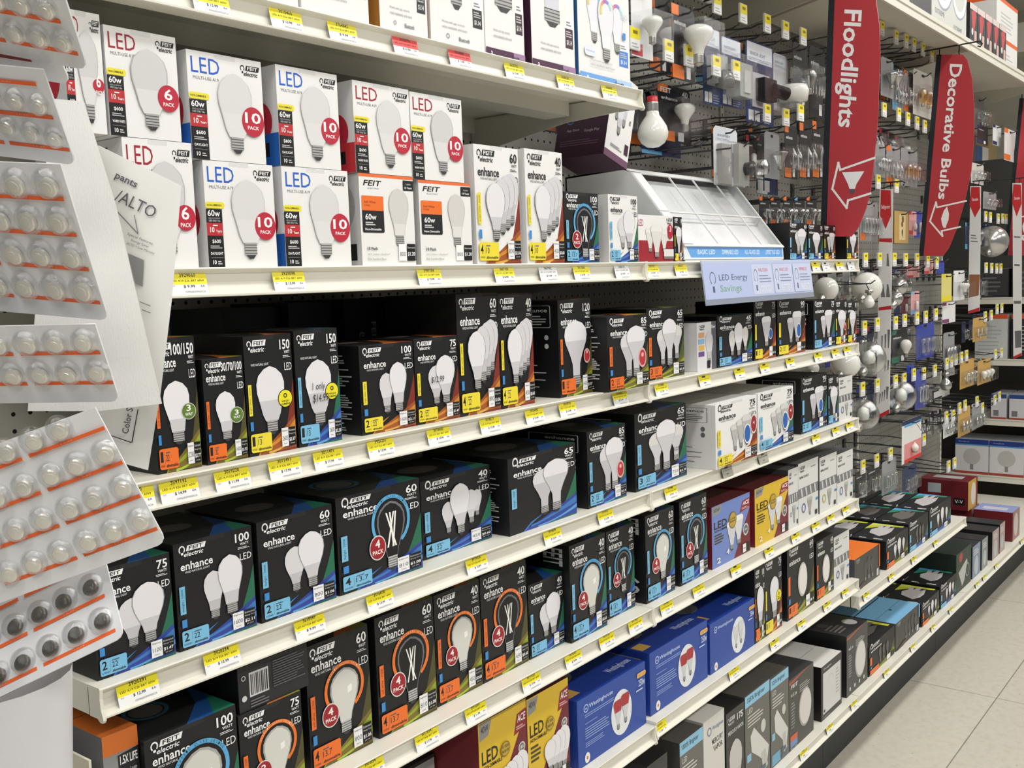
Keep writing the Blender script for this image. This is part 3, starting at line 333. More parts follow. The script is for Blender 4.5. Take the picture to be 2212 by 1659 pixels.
PACKS=[
 (1.3524, 0.1, 2.1936, 0.0886, 0.1424, 'card', 'white reflector bulb card with a red strip, cut off behind the topmost shelf end', {'bg': 'white', 'bulb': 'r20', 'acc': 'red'}),
 (1.5965, 0.2, 2.2407, 0.1014, 0.1717, 'card', 'black card with a small grey reflector bulb, top left of the hooks', {'bg': 'black', 'bulb': 'r20', 'acc': 'orange'}),
 (1.545, 0.11, 2.1982, 0.1103, 0.1683, 'card', 'black card with a shiny white reflector bulb near the top', {'bg': 'black', 'bulb': 'r20', 'acc': 'orange', 'bs': 1.3}),
 (1.6671, 0.22, 2.0517, 0.1651, 0.1385, 'card', 'black card marked enhance 40 with a white reflector bulb', {'bg': 'black', 'bulb': 'r20', 'acc': 'orange', 't40': 1, 'bs': 1.2}),
 (1.4117, 0.13, 1.9812, 0.1138, 0.1138, 'hangbulb', 'large white glass bulb hanging upside down with a red cap', {'bulb': 'a19', 'glass': 'milk'}),
 (1.6525, 0.26, 1.936, 0.1995, 0.0508, 'card', 'dark blue card behind the large white hanging bulb', {'bg': 'navy', 'bulb': None, 'acc': 'ltblue'}),
 (1.7519, 0.14, 2.1908, 0.0943, 0.1895, 'long', 'pale blue card with a shiny plastic sensor, first of the lamp accessories', {'bg': 'navy', 'obj': 'lamp'}),
 (1.8485, 0.14, 2.1823, 0.1193, 0.1746, 'long', 'pale card with a grey timer in a clear shell', {'bg': 'navy', 'obj': 'box'}),
 (2.0356, 0.16, 2.2066, 0.1786, 0.2194, 'long', 'navy card with a black swivel lamp sensor', {'bg': 'navy', 'obj': 'swivel'}),
 (2.279, 0.19, 2.2119, 0.1053, 0.1624, 'long', 'white card with a white round lamp holder', {'bg': 'white', 'obj': 'holder'}),
 (2.3749, 0.17, 2.2549, 0.1116, 0.1828, 'clear', 'clear bulbs in a shell on a black card, left of the Floodlights banner', {'bg': 'black', 'glass': 'clear', 'bulb': 'a19'}),
 (2.6006, 0.21, 2.2862, 0.1309, 0.2192, 'clear', 'clear bulbs in a shell, tucked behind the Floodlights banner edge', {'bg': 'black', 'glass': 'clear', 'bulb': 'a19'}),
 (1.8036, 0.14, 1.9532, 0.1336, 0.1472, 'long', 'tall white card with a white cable tie above the clear display', {'bg': 'white', 'obj': 'cable'}),
 (1.7805, 0.08, 1.9035, 0.0728, 0.1082, 'long', 'grey plastic shell with a clear glass knob above the clear display', {'bg': 'grey', 'obj': 'knob'}),
 (2.1172, 0.2, 1.9653, 0.063, 0.1198, 'card', 'thin black card with a red strip, first of three in the middle row', {'bg': 'black', 'bulb': 'tube', 'acc': 'red'}),
 (2.1865, 0.2, 1.9715, 0.056, 0.1169, 'card', 'thin black card with a red strip, second of three in the middle row', {'bg': 'black', 'bulb': 'tube', 'acc': 'red'}),
 (2.1507, 0.16, 1.9739, 0.1003, 0.13, 'clear', 'crinkled clear halogen bulb pack with a pink edge', {'bg': 'grey', 'glass': 'clear', 'bulb': 'par'}),
 (2.2929, 0.25, 1.8655, 0.1528, 0.0515, 'card', 'navy card with two small white labels behind the clear display', {'bg': 'navy', 'bulb': None, 'acc': 'white'}),
 (2.314, 0.17, 2.0087, 0.0916, 0.1546, 'clear', 'black card with a slim clear bulb, first of three left of the Floodlights banner', {'bg': 'black', 'glass': 'clear', 'bulb': 'candle', 'acc': 'orange'}),
 (2.4475, 0.18000000000000002, 2.0284, 0.0977, 0.1658, 'clear', 'black card with a slim clear bulb, second of three left of the Floodlights banner', {'bg': 'black', 'glass': 'clear', 'bulb': 'candle', 'acc': 'orange'}),
 (2.5742, 0.19, 2.0478, 0.1036, 0.177, 'clear', 'black card with a slim clear bulb, third of three left of the Floodlights banner', {'bg': 'black', 'glass': 'clear', 'bulb': 'candle', 'acc': 'orange'}),
 (2.1792, 0.19, 1.7963, 0.0691, 0.081, 'clear', 'black-backed bulb pack with a hang tab, first of five over the second shelf cartons', {'bg': 'black', 'glass': 'clear', 'bulb': 'a19', 'acc': 'orange'}),
 (2.2548, 0.19, 1.7996, 0.072, 0.0826, 'clear', 'black-backed bulb pack with a hang tab, second of five over the second shelf cartons', {'bg': 'black', 'glass': 'clear', 'bulb': 'a19', 'acc': 'orange'}),
 (2.347, 0.19, 1.8036, 0.0756, 0.0846, 'clear', 'black-backed bulb pack with a hang tab, third of five over the second shelf cartons', {'bg': 'black', 'glass': 'silver', 'bulb': 'a19', 'acc': 'orange'}),
 (2.4296, 0.19, 1.8072, 0.0788, 0.0864, 'clear', 'black-backed bulb pack with a hang tab, fourth of five over the second shelf cartons', {'bg': 'black', 'glass': 'silver', 'bulb': 'a19', 'acc': 'ltblue'}),
 (2.5232, 0.19, 1.8112, 0.0826, 0.0884, 'clear', 'black-backed bulb pack with a hang tab, fifth of five over the second shelf cartons', {'bg': 'black', 'glass': 'silver', 'bulb': 'a19', 'acc': 'orange'}),
 (3.032, 0.13, 2.3033, 0.1315, 0.1313, 'clear', 'clear and silver floodlight shell right of the Floodlights banner', {'bg': 'grey', 'glass': 'silver', 'bulb': 'par'}),
 (3.2163, 0.15, 2.2854, 0.1253, 0.139, 'clear', 'pack of slim clear tubes with a blue tab between the banners', {'bg': 'grey', 'glass': 'clear', 'bulb': 'candle', 'acc': 'ltblue'}),
 (3.3466, 0.15, 2.3034, 0.1042, 0.1494, 'clear', 'pack of slim clear tubes with an orange tab between the banners', {'bg': 'grey', 'glass': 'clear', 'bulb': 'candle', 'acc': 'orange'}),
 (3.3897, 0.13, 2.3129, 0.2375, 0.1669, 'clear', 'clear teardrop bulb with an amber glow on a pale card', {'bg': 'pale', 'glass': 'amber', 'bulb': 'st'}),
 (2.9684, 0.13, 2.0029, 0.1093, 0.1084, 'clear', 'clear bulb pack right of the Floodlights arrow', {'bg': 'grey', 'glass': 'clear', 'bulb': 'a19'}),
 (3.1229, 0.14, 2.0136, 0.1479, 0.1381, 'clear', 'clear bulb pack with an orange tab between the banners', {'bg': 'grey', 'glass': 'clear', 'bulb': 'candle', 'acc': 'orange'}),
 (3.2813, 0.14, 2.0167, 0.1982, 0.1362, 'clear', 'clear bulb pack with an amber filament near the second banner', {'bg': 'grey', 'glass': 'amber', 'bulb': 'st'}),
 (2.8579, 0.14, 1.8097, 0.1085, 0.1348, 'clear', 'clear flood tube pack at the left of the first white strip', {'bg': 'grey', 'glass': 'clear', 'bulb': 'tube', 'acc': 'orange'}),
 (2.9865, 0.15, 1.8094, 0.0757, 0.1327, 'clear', 'clear tube pack half behind the first white strip', {'bg': 'grey', 'glass': 'clear', 'bulb': 'tube'}),
 (3.274, 0.16, 1.7895, 0.1627, 0.118, 'boxy', 'tan vintage bulb carton standing between the strip and the banner', {'bg': 'tan'}),
 (3.5792, 0.2, 1.8004, 0.0948, 0.0937, 'card', 'pink and white card beside the tan carton', {'bg': 'pink', 'bulb': 'candle', 'acc': 'red'}),
 (3.7835, 0.24, 1.8116, 0.1005, 0.1112, 'card', 'deep blue card behind the second banner', {'bg': 'blue', 'bulb': 'tube', 'acc': 'blue'}),
 (2.7795, 0.12, 1.5644, 0.1757, 0.0911, 'hangbulb2', 'milky white globe bulb, upper one beside the first white strip', {'glass': 'milk'}),
 (2.6538, 0.08, 1.5125, 0.1735, 0.0587, 'hangbulb', 'milky white pear bulb hanging below the upper globe', {'glass': 'milk', 'bulb': 'a19'}),
 (2.5937, 0.2, 1.5491, 0.2302, 0.062, 'hangbulb2', 'milky white globe pair under the end of the second shelf, left', {'glass': 'milk'}),
 (3.1731, 0.33, 1.5476, 0.1652, 0.091, 'hangbulb2', 'dull silver globe under the end of the second shelf, right', {'glass': 'silver'}),
 (2.6459, 0.16, 1.3054, 0.256, 0.0753, 'hangbulb2', 'large milky globe under the end of the third shelf', {'glass': 'milk'}),
 (2.6986, 0.28, 1.2648, 0.1887, 0.0343, 'hangbulb2', 'milky globe in shade under the third shelf', {'glass': 'milk'}),
 (2.8407, 0.14, 1.3265, 0.2044, 0.1098, 'hangbulb2', 'shiny clear globe left of the first white strip', {'glass': 'clear'}),
 (3.256, 0.16, 1.5362, 0.1458, 0.051, 'hangbulb2', 'silver-tipped globe right of the first white strip, upper one', {'glass': 'silver'}),
 (3.1213, 0.12, 1.4935, 0.0928, 0.046, 'hangbulb2', 'silver-tipped globe right of the first white strip, lower one', {'glass': 'silver'}),
 (3.5538, 0.2, 1.5856, 0.1612, 0.0453, 'card', 'red and white card below the tagged row', {'bg': 'pink', 'bulb': None, 'acc': 'red'}),
 (3.6108, 0.15, 1.6104, 0.1179, 0.0581, 'card', 'pink card with a red foot under the tagged row', {'bg': 'pink', 'bulb': None, 'acc': 'red'}),
 (3.78, 0.15, 1.6041, 0.1056, 0.0544, 'card', 'violet blue card under the tagged row', {'bg': 'blue', 'bulb': None, 'acc': 'blue'}),
 (3.4036, 0.2, 1.4585, 0.0665, 0.0637, 'card', 'navy card behind the silver-tipped globes', {'bg': 'navy', 'bulb': None, 'acc': 'navy'}),
 (3.4812, 0.2, 1.4701, 0.0919, 0.0755, 'card', 'maroon card with slim tubes', {'bg': 'maroon', 'bulb': 'tube', 'acc': 'maroon'}),
 (3.4098, 0.14, 1.4888, 0.1037, 0.0877, 'card', 'pale pink card with a blue header', {'bg': 'pink', 'bulb': 'tube', 'acc': 'ltblue'}),
 (3.1852, 0.14, 1.3529, 0.1822, 0.1234, 'card', 'black and green card with a white bulb right of the first white strip', {'bg': 'black', 'bulb': 'a19', 'acc': 'green', 'bs': 1.3}),
 (3.5113, 0.17, 1.3569, 0.3739, 0.1452, 'clear', 'large blue pack with red and clear tubes', {'bg': 'blue', 'glass': 'clear', 'bulb': 'tube', 'acc': 'blue'}),
 (3.4237, 0.16, 1.2052, 0.098, 0.1653, 'card', 'tall blue card in the group below the large blue pack, left', {'bg': 'blue', 'bulb': None, 'acc': 'blue'}),
 (3.4335, 0.13, 1.1873, 0.1362, 0.1543, 'clear', 'tall blue pack with a crinkled shell', {'bg': 'blue', 'glass': 'clear', 'bulb': 'tube'}),
 (2.758, 0.12, 1.1527, 0.1434, 0.124, 'hangbulb2', 'large clear globe with a silver collar, lowest by the shelf end', {'glass': 'clear'}),
 (3.1148, 0.12, 1.1528, 0.2349, 0.0838, 'hangbulb2', 'large shiny clear globe right of the first white strip', {'glass': 'clear'}),
 (3.77, 0.14, 1.1415, 0.1616, 0.0767, 'hangbulb', 'silver bulb above a white card', {'bulb': 'a19', 'glass': 'silver'}),
 (3.9136, 0.2, 1.0512, 0.274, 0.0398, 'card', 'white card with a black bar behind the silver bulb', {'bg': 'white', 'bulb': None, 'acc': 'black'}),
 (3.2739, 0.14, 1.0016, 0.3101, 0.1635, 'cardw', 'white and red appliance bulb card with a dark blue header', {'bg': 'redw'}),
 (2.8705, 0.16, 0.8809, 0.1016, 0.091, 'clear', 'dark bulb pack in the lowest row, first from the left', {'bg': 'black', 'glass': 'clear', 'bulb': 'tube'}),
 (2.991, 0.16, 0.8803, 0.1272, 0.1035, 'clear', 'dark bulb pack in the lowest row, second from the left', {'bg': 'black', 'glass': 'clear', 'bulb': 'tube'}),
 (3.1436, 0.16, 0.8721, 0.1629, 0.1243, 'clear', 'clear corrugated bulb pack in the lowest row, third from the left', {'bg': 'grey', 'glass': 'clear', 'bulb': 'tube'}),
 (3.514, 0.2, 0.7823, 0.18, 0.1089, 'clear', 'navy-backed bulb pack in the lowest row, fourth from the left', {'bg': 'navy', 'glass': 'clear', 'bulb': 'tube'}),
 (4.3853, 0.13, 1.912, 0.3063, 0.078, 'clear', 'large clear bulb with a yellow neck, upper far hooks', {'bg': 'grey', 'glass': 'clear', 'bulb': 'a19'}),
 (4.5009, 0.14, 1.7544, 0.2623, 0.1312, 'hangbulb2', 'round silver reflector pack on the far hooks', {'glass': 'silver'}),
 (3.8108, 0.14, 1.5489, 0.149, 0.1135, 'card', 'yellow and white night light card on the far hooks', {'bg': 'yellowp', 'bulb': None, 'acc': 'yellow'}),
 (4.0631, 0.16, 1.5595, 0.1769, 0.1292, 'card', 'white card with a grey bulb on the far hooks', {'bg': 'white', 'bulb': 'r20', 'acc': 'white'}),
 (3.9006, 0.16, 1.4267, 0.1959, 0.0873, 'card', 'white twin card on the far hooks', {'bg': 'white', 'bulb': None, 'acc': 'plum'}),
 (3.8447, 0.14, 1.3042, 0.1658, 0.1448, 'clear', 'silver tube pack, upper of two on the far hooks', {'bg': 'grey', 'glass': 'silver', 'bulb': 'tube'}),
 (3.8628, 0.14, 1.1523, 0.153, 0.035, 'clear', 'silver tube pack, lower of two on the far hooks', {'bg': 'grey', 'glass': 'silver', 'bulb': 'tube'}),
 (4.1911, 0.13, 1.3442, 0.3909, 0.1064, 'clear', 'brown and clear shell pack on the far hooks', {'bg': 'amberp', 'glass': 'clear', 'bulb': 'candle'}),
 (4.0637, 0.13, 1.1668, 0.2282, 0.1212, 'clear', 'amber card with clear round bulbs, left one of the far pair', {'bg': 'amberp', 'glass': 'clear', 'bulb': 'a19'}),
 (4.3409, 0.13, 1.1437, 0.2693, 0.1103, 'clear', 'amber card with clear round bulbs, right one of the far pair', {'bg': 'amberp', 'glass': 'milk', 'bulb': 'a19'}),
 (3.8553, 0.14, 0.9545, 0.1531, 0.0945, 'clear', 'silver beaded shell pack, left one above the maroon cartons', {'bg': 'white', 'glass': 'silver', 'bulb': 'candle'}),
 (4.0423, 0.13, 0.9597, 0.1958, 0.122, 'clear', 'tan card with silver beaded bulbs above the maroon cartons', {'bg': 'amberp', 'glass': 'silver', 'bulb': 'candle'}),
 (4.2701, 0.13, 0.9448, 0.2123, 0.1058, 'clear', 'silver beaded shell pack, right one above the maroon cartons', {'bg': 'grey', 'glass': 'silver', 'bulb': 'candle'}),
 (4.5357, 0.2, 2.36, 0.1669, 0.166, 'clear', 'grey clear pack right of the second banner', {'bg': 'grey', 'glass': 'clear', 'bulb': 'a19'}),
 (4.3898, 0.15, 2.2084, 0.1808, 0.0811, 'card', 'dark card with a blue header, far right of the second banner', {'bg': 'black', 'bulb': None, 'acc': 'navy'}),
 (4.5776, 0.13, 2.2243, 0.1587, 0.0918, 'card', 'white card with blue top, far hooks by the ceiling light', {'bg': 'white', 'bulb': None, 'acc': 'navy'}),
 (4.6651, 0.1, 2.2145, 0.2436, 0.1479, 'card', 'white and orange card with a blue top on the far right hooks', {'bg': 'white', 'bulb': None, 'acc': 'orange'}),
 (4.2478, 0.14, 2.0304, 0.2144, 0.0898, 'clear', 'clear round bulb pack right of the second banner tip', {'bg': 'pale', 'glass': 'clear', 'bulb': 'a19'}),
]
CARDS=[('topmost card of button cells, its corner beside the six-pack carton', (-0.2602, -0.5253, 1.7042), (-0.3851, 0.8917, 0.2379), (-0.4851, -0.4149, 0.7698), 0.0776, 0.055, (0.0094, 0.0164), (0.0158, 0.0001), (0.0045, 0.0179), 2, 4), ('white card edge with a dark red band, between the two top blister cards', (-0.256, -0.4988, 1.7007), (-0.4263, 0.8811, 0.2047), (-0.5654, -0.4361, 0.7001), 0.0657, 0.0365, (0.0114, 0.0174), (0.0146, 0.0008), (0.001, 0.0173), 0, 4), ('second blister card of button cells from the top, with two full rows showing', (-0.2507, -0.4883, 1.6565), (-0.3847, 0.9087, 0.1622), (-0.4489, -0.3377, 0.8273), 0.0738, 0.0586, (0.0069, 0.0179), (0.0151, 0.0019), (0.0032, 0.0199), 3, 4), ('third blister card of button cells, large, with four rows in view', (-0.2398, -0.4928, 1.5644), (-0.3626, 0.927, 0.0956), (-0.3624, -0.2348, 0.902), 0.1021, 0.098, (0.0105, 0.021), (0.021, -0.0003), (0.0006, 0.0219), 4, 4), ('fourth blister card of button cells, with two rows in view', (-0.2324, -0.486, 1.5139), (-0.5106, 0.8598, 0.0064), (-0.357, -0.2188, 0.9081), 0.0991, 0.0541, (0.0078, 0.0226), (0.0188, -0.0003), (0.0019, 0.0211), 2, 5), ('fifth blister card of button cells, the largest, with five rows in view', (-0.2149, -0.4987, 1.4227), (-0.5438, 0.7772, -0.3166), (-0.3523, 0.1311, 0.9267), 0.1384, 0.0968, (0.0086, 0.0209), (0.0187, -0.0006), (-0.0004, 0.0241), 4, 6), ('lowest blister card of button cells, tilted, with dark studs', (-0.2297, -0.466, 1.3595), (-0.5382, 0.7332, -0.4156), (0.1531, 0.5699, 0.8073), 0.115, 0.0615, (0.0126, 0.017), (0.0198, -0.0005), (0.0013, 0.0251), 3, 5)]
SHEETS=[('plastic_sleeve', 'glossy white plastic sleeve hanging behind the button cell cards', [(-0.2082, -0.3869, 1.7135), (-0.1947, -0.4044, 1.7109), (-0.1883, -0.4239, 1.6412), (-0.1825, -0.4534, 1.5054), (-0.2091, -0.4203, 1.5019), (-0.2391, -0.382, 1.5035)]), ('paper_sheet', 'white paper printed with the large word ALTO', [(-0.1871, -0.3687, 1.6906), (-0.1745, -0.3856, 1.685), (-0.1416, -0.4321, 1.655), (-0.1534, -0.4298, 1.5774), (-0.1663, -0.4254, 1.5042), (-0.1871, -0.3901, 1.5597)]), ('paper_sheet', 'white paper with the rotated words Color S at its foot', [(-0.1916, -0.3687, 1.5065), (-0.157, -0.4122, 1.5079), (-0.168, -0.4073, 1.4531), (-0.1778, -0.394, 1.4583), (-0.1868, -0.3798, 1.4762)])]
TX=[('pants', (-0.1717, -0.3955, 1.6607), (-0.1631, -0.4076, 1.653), 0.0062, 1, True), ('/ALTO', (-0.1729, -0.3963, 1.6464), (-0.1573, -0.4183, 1.6325), 0.0091, 1, False), ('Special Features:', (-0.1698, -0.4044, 1.6211), (-0.1594, -0.4188, 1.6133), 0.0026, 1, False), ('Energy Saver', (-0.1686, -0.4066, 1.6168), (-0.1614, -0.4165, 1.6115), 0.0023, 1, False), ('ALTO = Low Mercury', (-0.1708, -0.4041, 1.6146), (-0.1595, -0.4198, 1.6068), 0.0023, 1, False), ('Color S', (-0.175, -0.3965, 1.4797), (-0.1709, -0.3987, 1.4981), 0.0047, 2, True)]
GR=[(-0.1706, -0.4053, 1.6087), (-0.1641, -0.4145, 1.6035), (-0.1665, -0.4144, 1.585), (-0.1695, -0.4102, 1.5874)]
LN=[[(-0.1725, -0.3982, 1.6379), (-0.165, -0.4103, 1.6218), (-0.1646, -0.4108, 1.6224), (-0.1721, -0.3986, 1.6385)], [(-0.1653, -0.4077, 1.6355), (-0.165, -0.4103, 1.6218), (-0.1646, -0.4108, 1.6221), (-0.1649, -0.4082, 1.6355)], [(-0.1688, -0.4132, 1.5747), (-0.1644, -0.4192, 1.5715), (-0.1645, -0.4193, 1.5708), (-0.1688, -0.4133, 1.574)], [(-0.1685, -0.4145, 1.5691), (-0.1649, -0.4194, 1.5666), (-0.165, -0.4194, 1.566), (-0.1686, -0.4145, 1.5684)]]
FR=[[(-0.1827, -0.3868, 1.4794), (-0.1742, -0.3985, 1.474), (-0.1744, -0.3983, 1.4733), (-0.1828, -0.3868, 1.4788)], [(-0.1742, -0.3985, 1.474), (-0.1691, -0.4011, 1.4974), (-0.1687, -0.4016, 1.4973), (-0.1738, -0.3991, 1.4733)]]
FLAGS=[{'X': 2.32, 'out': [(0.0402, 2.3359), (0.0373, 2.4045), (-0.0829, 2.3835), (-0.0918, 2.3107), (-0.1008, 2.2452), (-0.1035, 2.1658), (-0.0975, 1.9886), (-0.0876, 1.8788), (-0.0774, 1.7933), (-0.0645, 1.7468), (-0.045, 1.6991), (-0.0239, 1.673), (0.0666, 1.6778)], 'band': [(0.0402, 2.3359), (0.0373, 2.4045), (0.0215, 2.4013), (0.0229, 2.3326), (0.0488, 1.6769), (0.0666, 1.6778)], 'arrow': [(-0.0888, 1.8863), (0.0078, 1.8623), (0.0132, 1.8823), (0.0308, 1.811), (-0.0107, 1.7545), (-0.0147, 1.775), (-0.0774, 1.7894)], 'bulb': [(0.0025, 1.8554), (-0.0606, 1.8522), (-0.0384, 1.8182), (-0.0345, 1.8057), (-0.0187, 1.807), (-0.0147, 1.8202)], 'base': [(-0.0187, 1.8057), (-0.0345, 1.8044), (-0.0332, 1.7955), (-0.0266, 1.7909), (-0.02, 1.7966)], 'txt': [(0.0098, 2.305), (-0.0538, 2.2907), (-0.0332, 1.9723), (0.029, 1.9873)]},{'X': 3.5, 'out': [(0.0794, 2.3678), (-0.0138, 2.3529), (-0.0301, 2.3304), (-0.0468, 2.2616), (-0.0543, 2.1608), (-0.0556, 2.0437), (-0.0472, 1.9267), (-0.0273, 1.8266), (-0.0004, 1.7257), (0.0286, 1.6495), (0.0501, 1.6191), (0.1386, 1.6228)], 'band': [(0.0794, 2.3678), (0.0612, 2.3649), (0.1213, 1.6221), (0.1386, 1.6228)], 'arrow': [(-0.0306, 1.8196), (0.0734, 1.8031), (0.0769, 1.8224), (0.0984, 1.7525), (0.0524, 1.6941), (0.0559, 1.7134), (-0.0103, 1.7251)], 'bulb': [(0.0366, 1.8039), (0.0297, 1.7758), (0.0312, 1.7535), (0.0394, 1.7333), (0.0409, 1.7247), (0.0493, 1.7252), (0.0544, 1.7376), (0.058, 1.7604), (0.0482, 1.7892)], 'base': [(0.0493, 1.7287), (0.0426, 1.7283), (0.0443, 1.7249), (0.0476, 1.7251)], 'txt': [(0.0313, 2.3267), (-0.0126, 2.3182), (0.0385, 1.8282), (0.0703, 1.834)]}]
STRIPS=[{'X': 3.05, 'out': [(0.1396, 1.8556), (0.0937, 1.8519), (0.1037, 1.0696), (0.1492, 1.0455)], 'red': [(0.1348, 1.8521), (0.1015, 1.8478), (0.0997, 1.7606), (0.1185, 1.7156), (0.1378, 1.7647)], 'bands': [[(0.1408, 1.6848), (0.0962, 1.6825), (0.0962, 1.6682), (0.1408, 1.6736)], [(0.1419, 1.4441), (0.0986, 1.4501), (0.0985, 1.4371), (0.1419, 1.4327)], [(0.1476, 1.0589), (0.1037, 1.0844), (0.1037, 1.0696), (0.1492, 1.0455)]], 'items': [[(0.1135, 1.6306), (0.1087, 1.6304), (0.1054, 1.587), (0.115, 1.5874)], [(0.1308, 1.525), (0.126, 1.5249), (0.1194, 1.4795), (0.1339, 1.4797)], [(0.1132, 1.5245), (0.1084, 1.5244), (0.1019, 1.4792), (0.1162, 1.4794)], [(0.1319, 1.3446), (0.1271, 1.3446), (0.1286, 1.2956), (0.1318, 1.2955)], [(0.1207, 1.3496), (0.1142, 1.3496), (0.1173, 1.3006), (0.1205, 1.3006)], [(0.1111, 1.3659), (0.1015, 1.3659), (0.1061, 1.3008), (0.1093, 1.3008)], [(0.1204, 1.2466), (0.1155, 1.2467), (0.1187, 1.2187), (0.1203, 1.2187)], [(0.1107, 1.2583), (0.1043, 1.2584), (0.1074, 1.2223), (0.1106, 1.2223)], [(0.1379, 1.139), (0.133, 1.1392), (0.1378, 1.1026), (0.1395, 1.1025)], [(0.1298, 1.1459), (0.1249, 1.1461), (0.1297, 1.1096), (0.1313, 1.1095)], [(0.1217, 1.1529), (0.1169, 1.153), (0.1216, 1.1133), (0.1232, 1.1132)], [(0.1153, 1.1646), (0.1056, 1.165), (0.1103, 1.1204), (0.1135, 1.1202)]], 'txt': [(0.1331, 1.7995), (0.1029, 1.7973), (0.1029, 1.7814), (0.1331, 1.7867)]},{'X': 4.27, 'out': [(0.1483, 1.9282), (0.1043, 1.9245), (0.1038, 1.3771), (0.152, 1.3651)], 'red': [(0.1444, 1.9238), (0.11, 1.921), (0.1052, 1.8323), (0.1276, 1.7894), (0.1512, 1.8456)], 'bands': [[(0.1521, 1.3775), (0.104, 1.3935), (0.1038, 1.3771), (0.152, 1.3651)]], 'items': [[(0.148, 1.54), (0.1037, 1.5386), (0.1084, 1.4468), (0.1489, 1.4373)], [(0.1438, 1.6889), (0.1149, 1.6854), (0.1149, 1.6814), (0.1438, 1.6849)], [(0.144, 1.7032), (0.1189, 1.6998), (0.1189, 1.6958), (0.1439, 1.6991)], [(0.1441, 1.7154), (0.1229, 1.7122), (0.1229, 1.7082), (0.144, 1.7113)]], 'txt': [(0.1401, 1.8771), (0.1152, 1.8752), (0.115, 1.8611), (0.1399, 1.863)]},{'X': 4.8, 'out': [(0.0917, 1.9658), (0.0512, 1.9624), (0.0389, 1.1389), (0.0756, 1.1202)], 'red': [(0.0875, 1.9589), (0.0551, 1.954), (0.0498, 1.8644), (0.0711, 1.8046), (0.0924, 1.8719)], 'bands': [[(0.0757, 1.1337), (0.0391, 1.1523), (0.0389, 1.1389), (0.0756, 1.1202)]], 'items': [[(0.082, 1.713), (0.0535, 1.7093), (0.0534, 1.7027), (0.0819, 1.7064)], [(0.078, 1.5804), (0.0536, 1.5773), (0.0534, 1.5684), (0.0779, 1.5715)], [(0.0775, 1.4026), (0.0469, 1.4022), (0.0467, 1.3889), (0.0774, 1.3893)], [(0.0714, 1.2573), (0.0427, 1.2597), (0.0415, 1.1792), (0.0681, 1.1743)]], 'txt': [(0.0826, 1.8996), (0.0583, 1.8977), (0.0581, 1.8846), (0.0824, 1.8864)]}]
# ---------------------------------------------------------------- carton designs
BLK='151619'; WHT='e8e7e6'
TONE={'b':('79b9dc','2f6fb0','3a3f96','2f7a5c'),'y':('e9d63a','c8862a','8a3a22','a84a34'),'o':('e8702a','8a8f2c','6b4a22','5f5a30'),'g':('e8702a','9fae34','59562a','55602c')}
def swoosh(F,tone,part='background_print'):
    a,b,c,d=TONE[tone]; g={'b':('256a50','31439a','3f78b8','5a9fd0'),'y':('7e2f22','a0552a','cf8a34','d9a84e'),'o':('4e4a26','7a6a2a','8fa032','a8bf3c'),'g':('4a5a26','6a5a26','8fa032','b6c84a')}[tone]
    cv=lambda y0,y1,p,n=9,x0=.2:[(x0+(1-x0)*i/n, y0+(y1-y0)*(i/n)**p) for i in range(n+1)]
    F.poly(part,[(1,.0)]+[(1,.62)]+[(1-.42*t,.62*(1-t)**1.8) for t in (.12,.25,.4,.55,.7,.85,1)],g[0])
    F.poly(part,cv(0.02,.3,1.2)+[(1,0.02),(.2,0.0)],g[1])
    top=cv(.06,.26,1.6,x0=.3); bot=cv(.03,.17,1.2,x0=.3); F.poly(part,top+bot[::-1],g[2])
    top=cv(.02,.15,2.2,x0=.4); bot=cv(.0,.1,1.9,x0=.4); F.poly(part,top+bot[::-1],g[3])
    F.poly(part,[(.18,0),(.3,.1),(.5,.17),(.3,.07),(.21,0)],g[2])
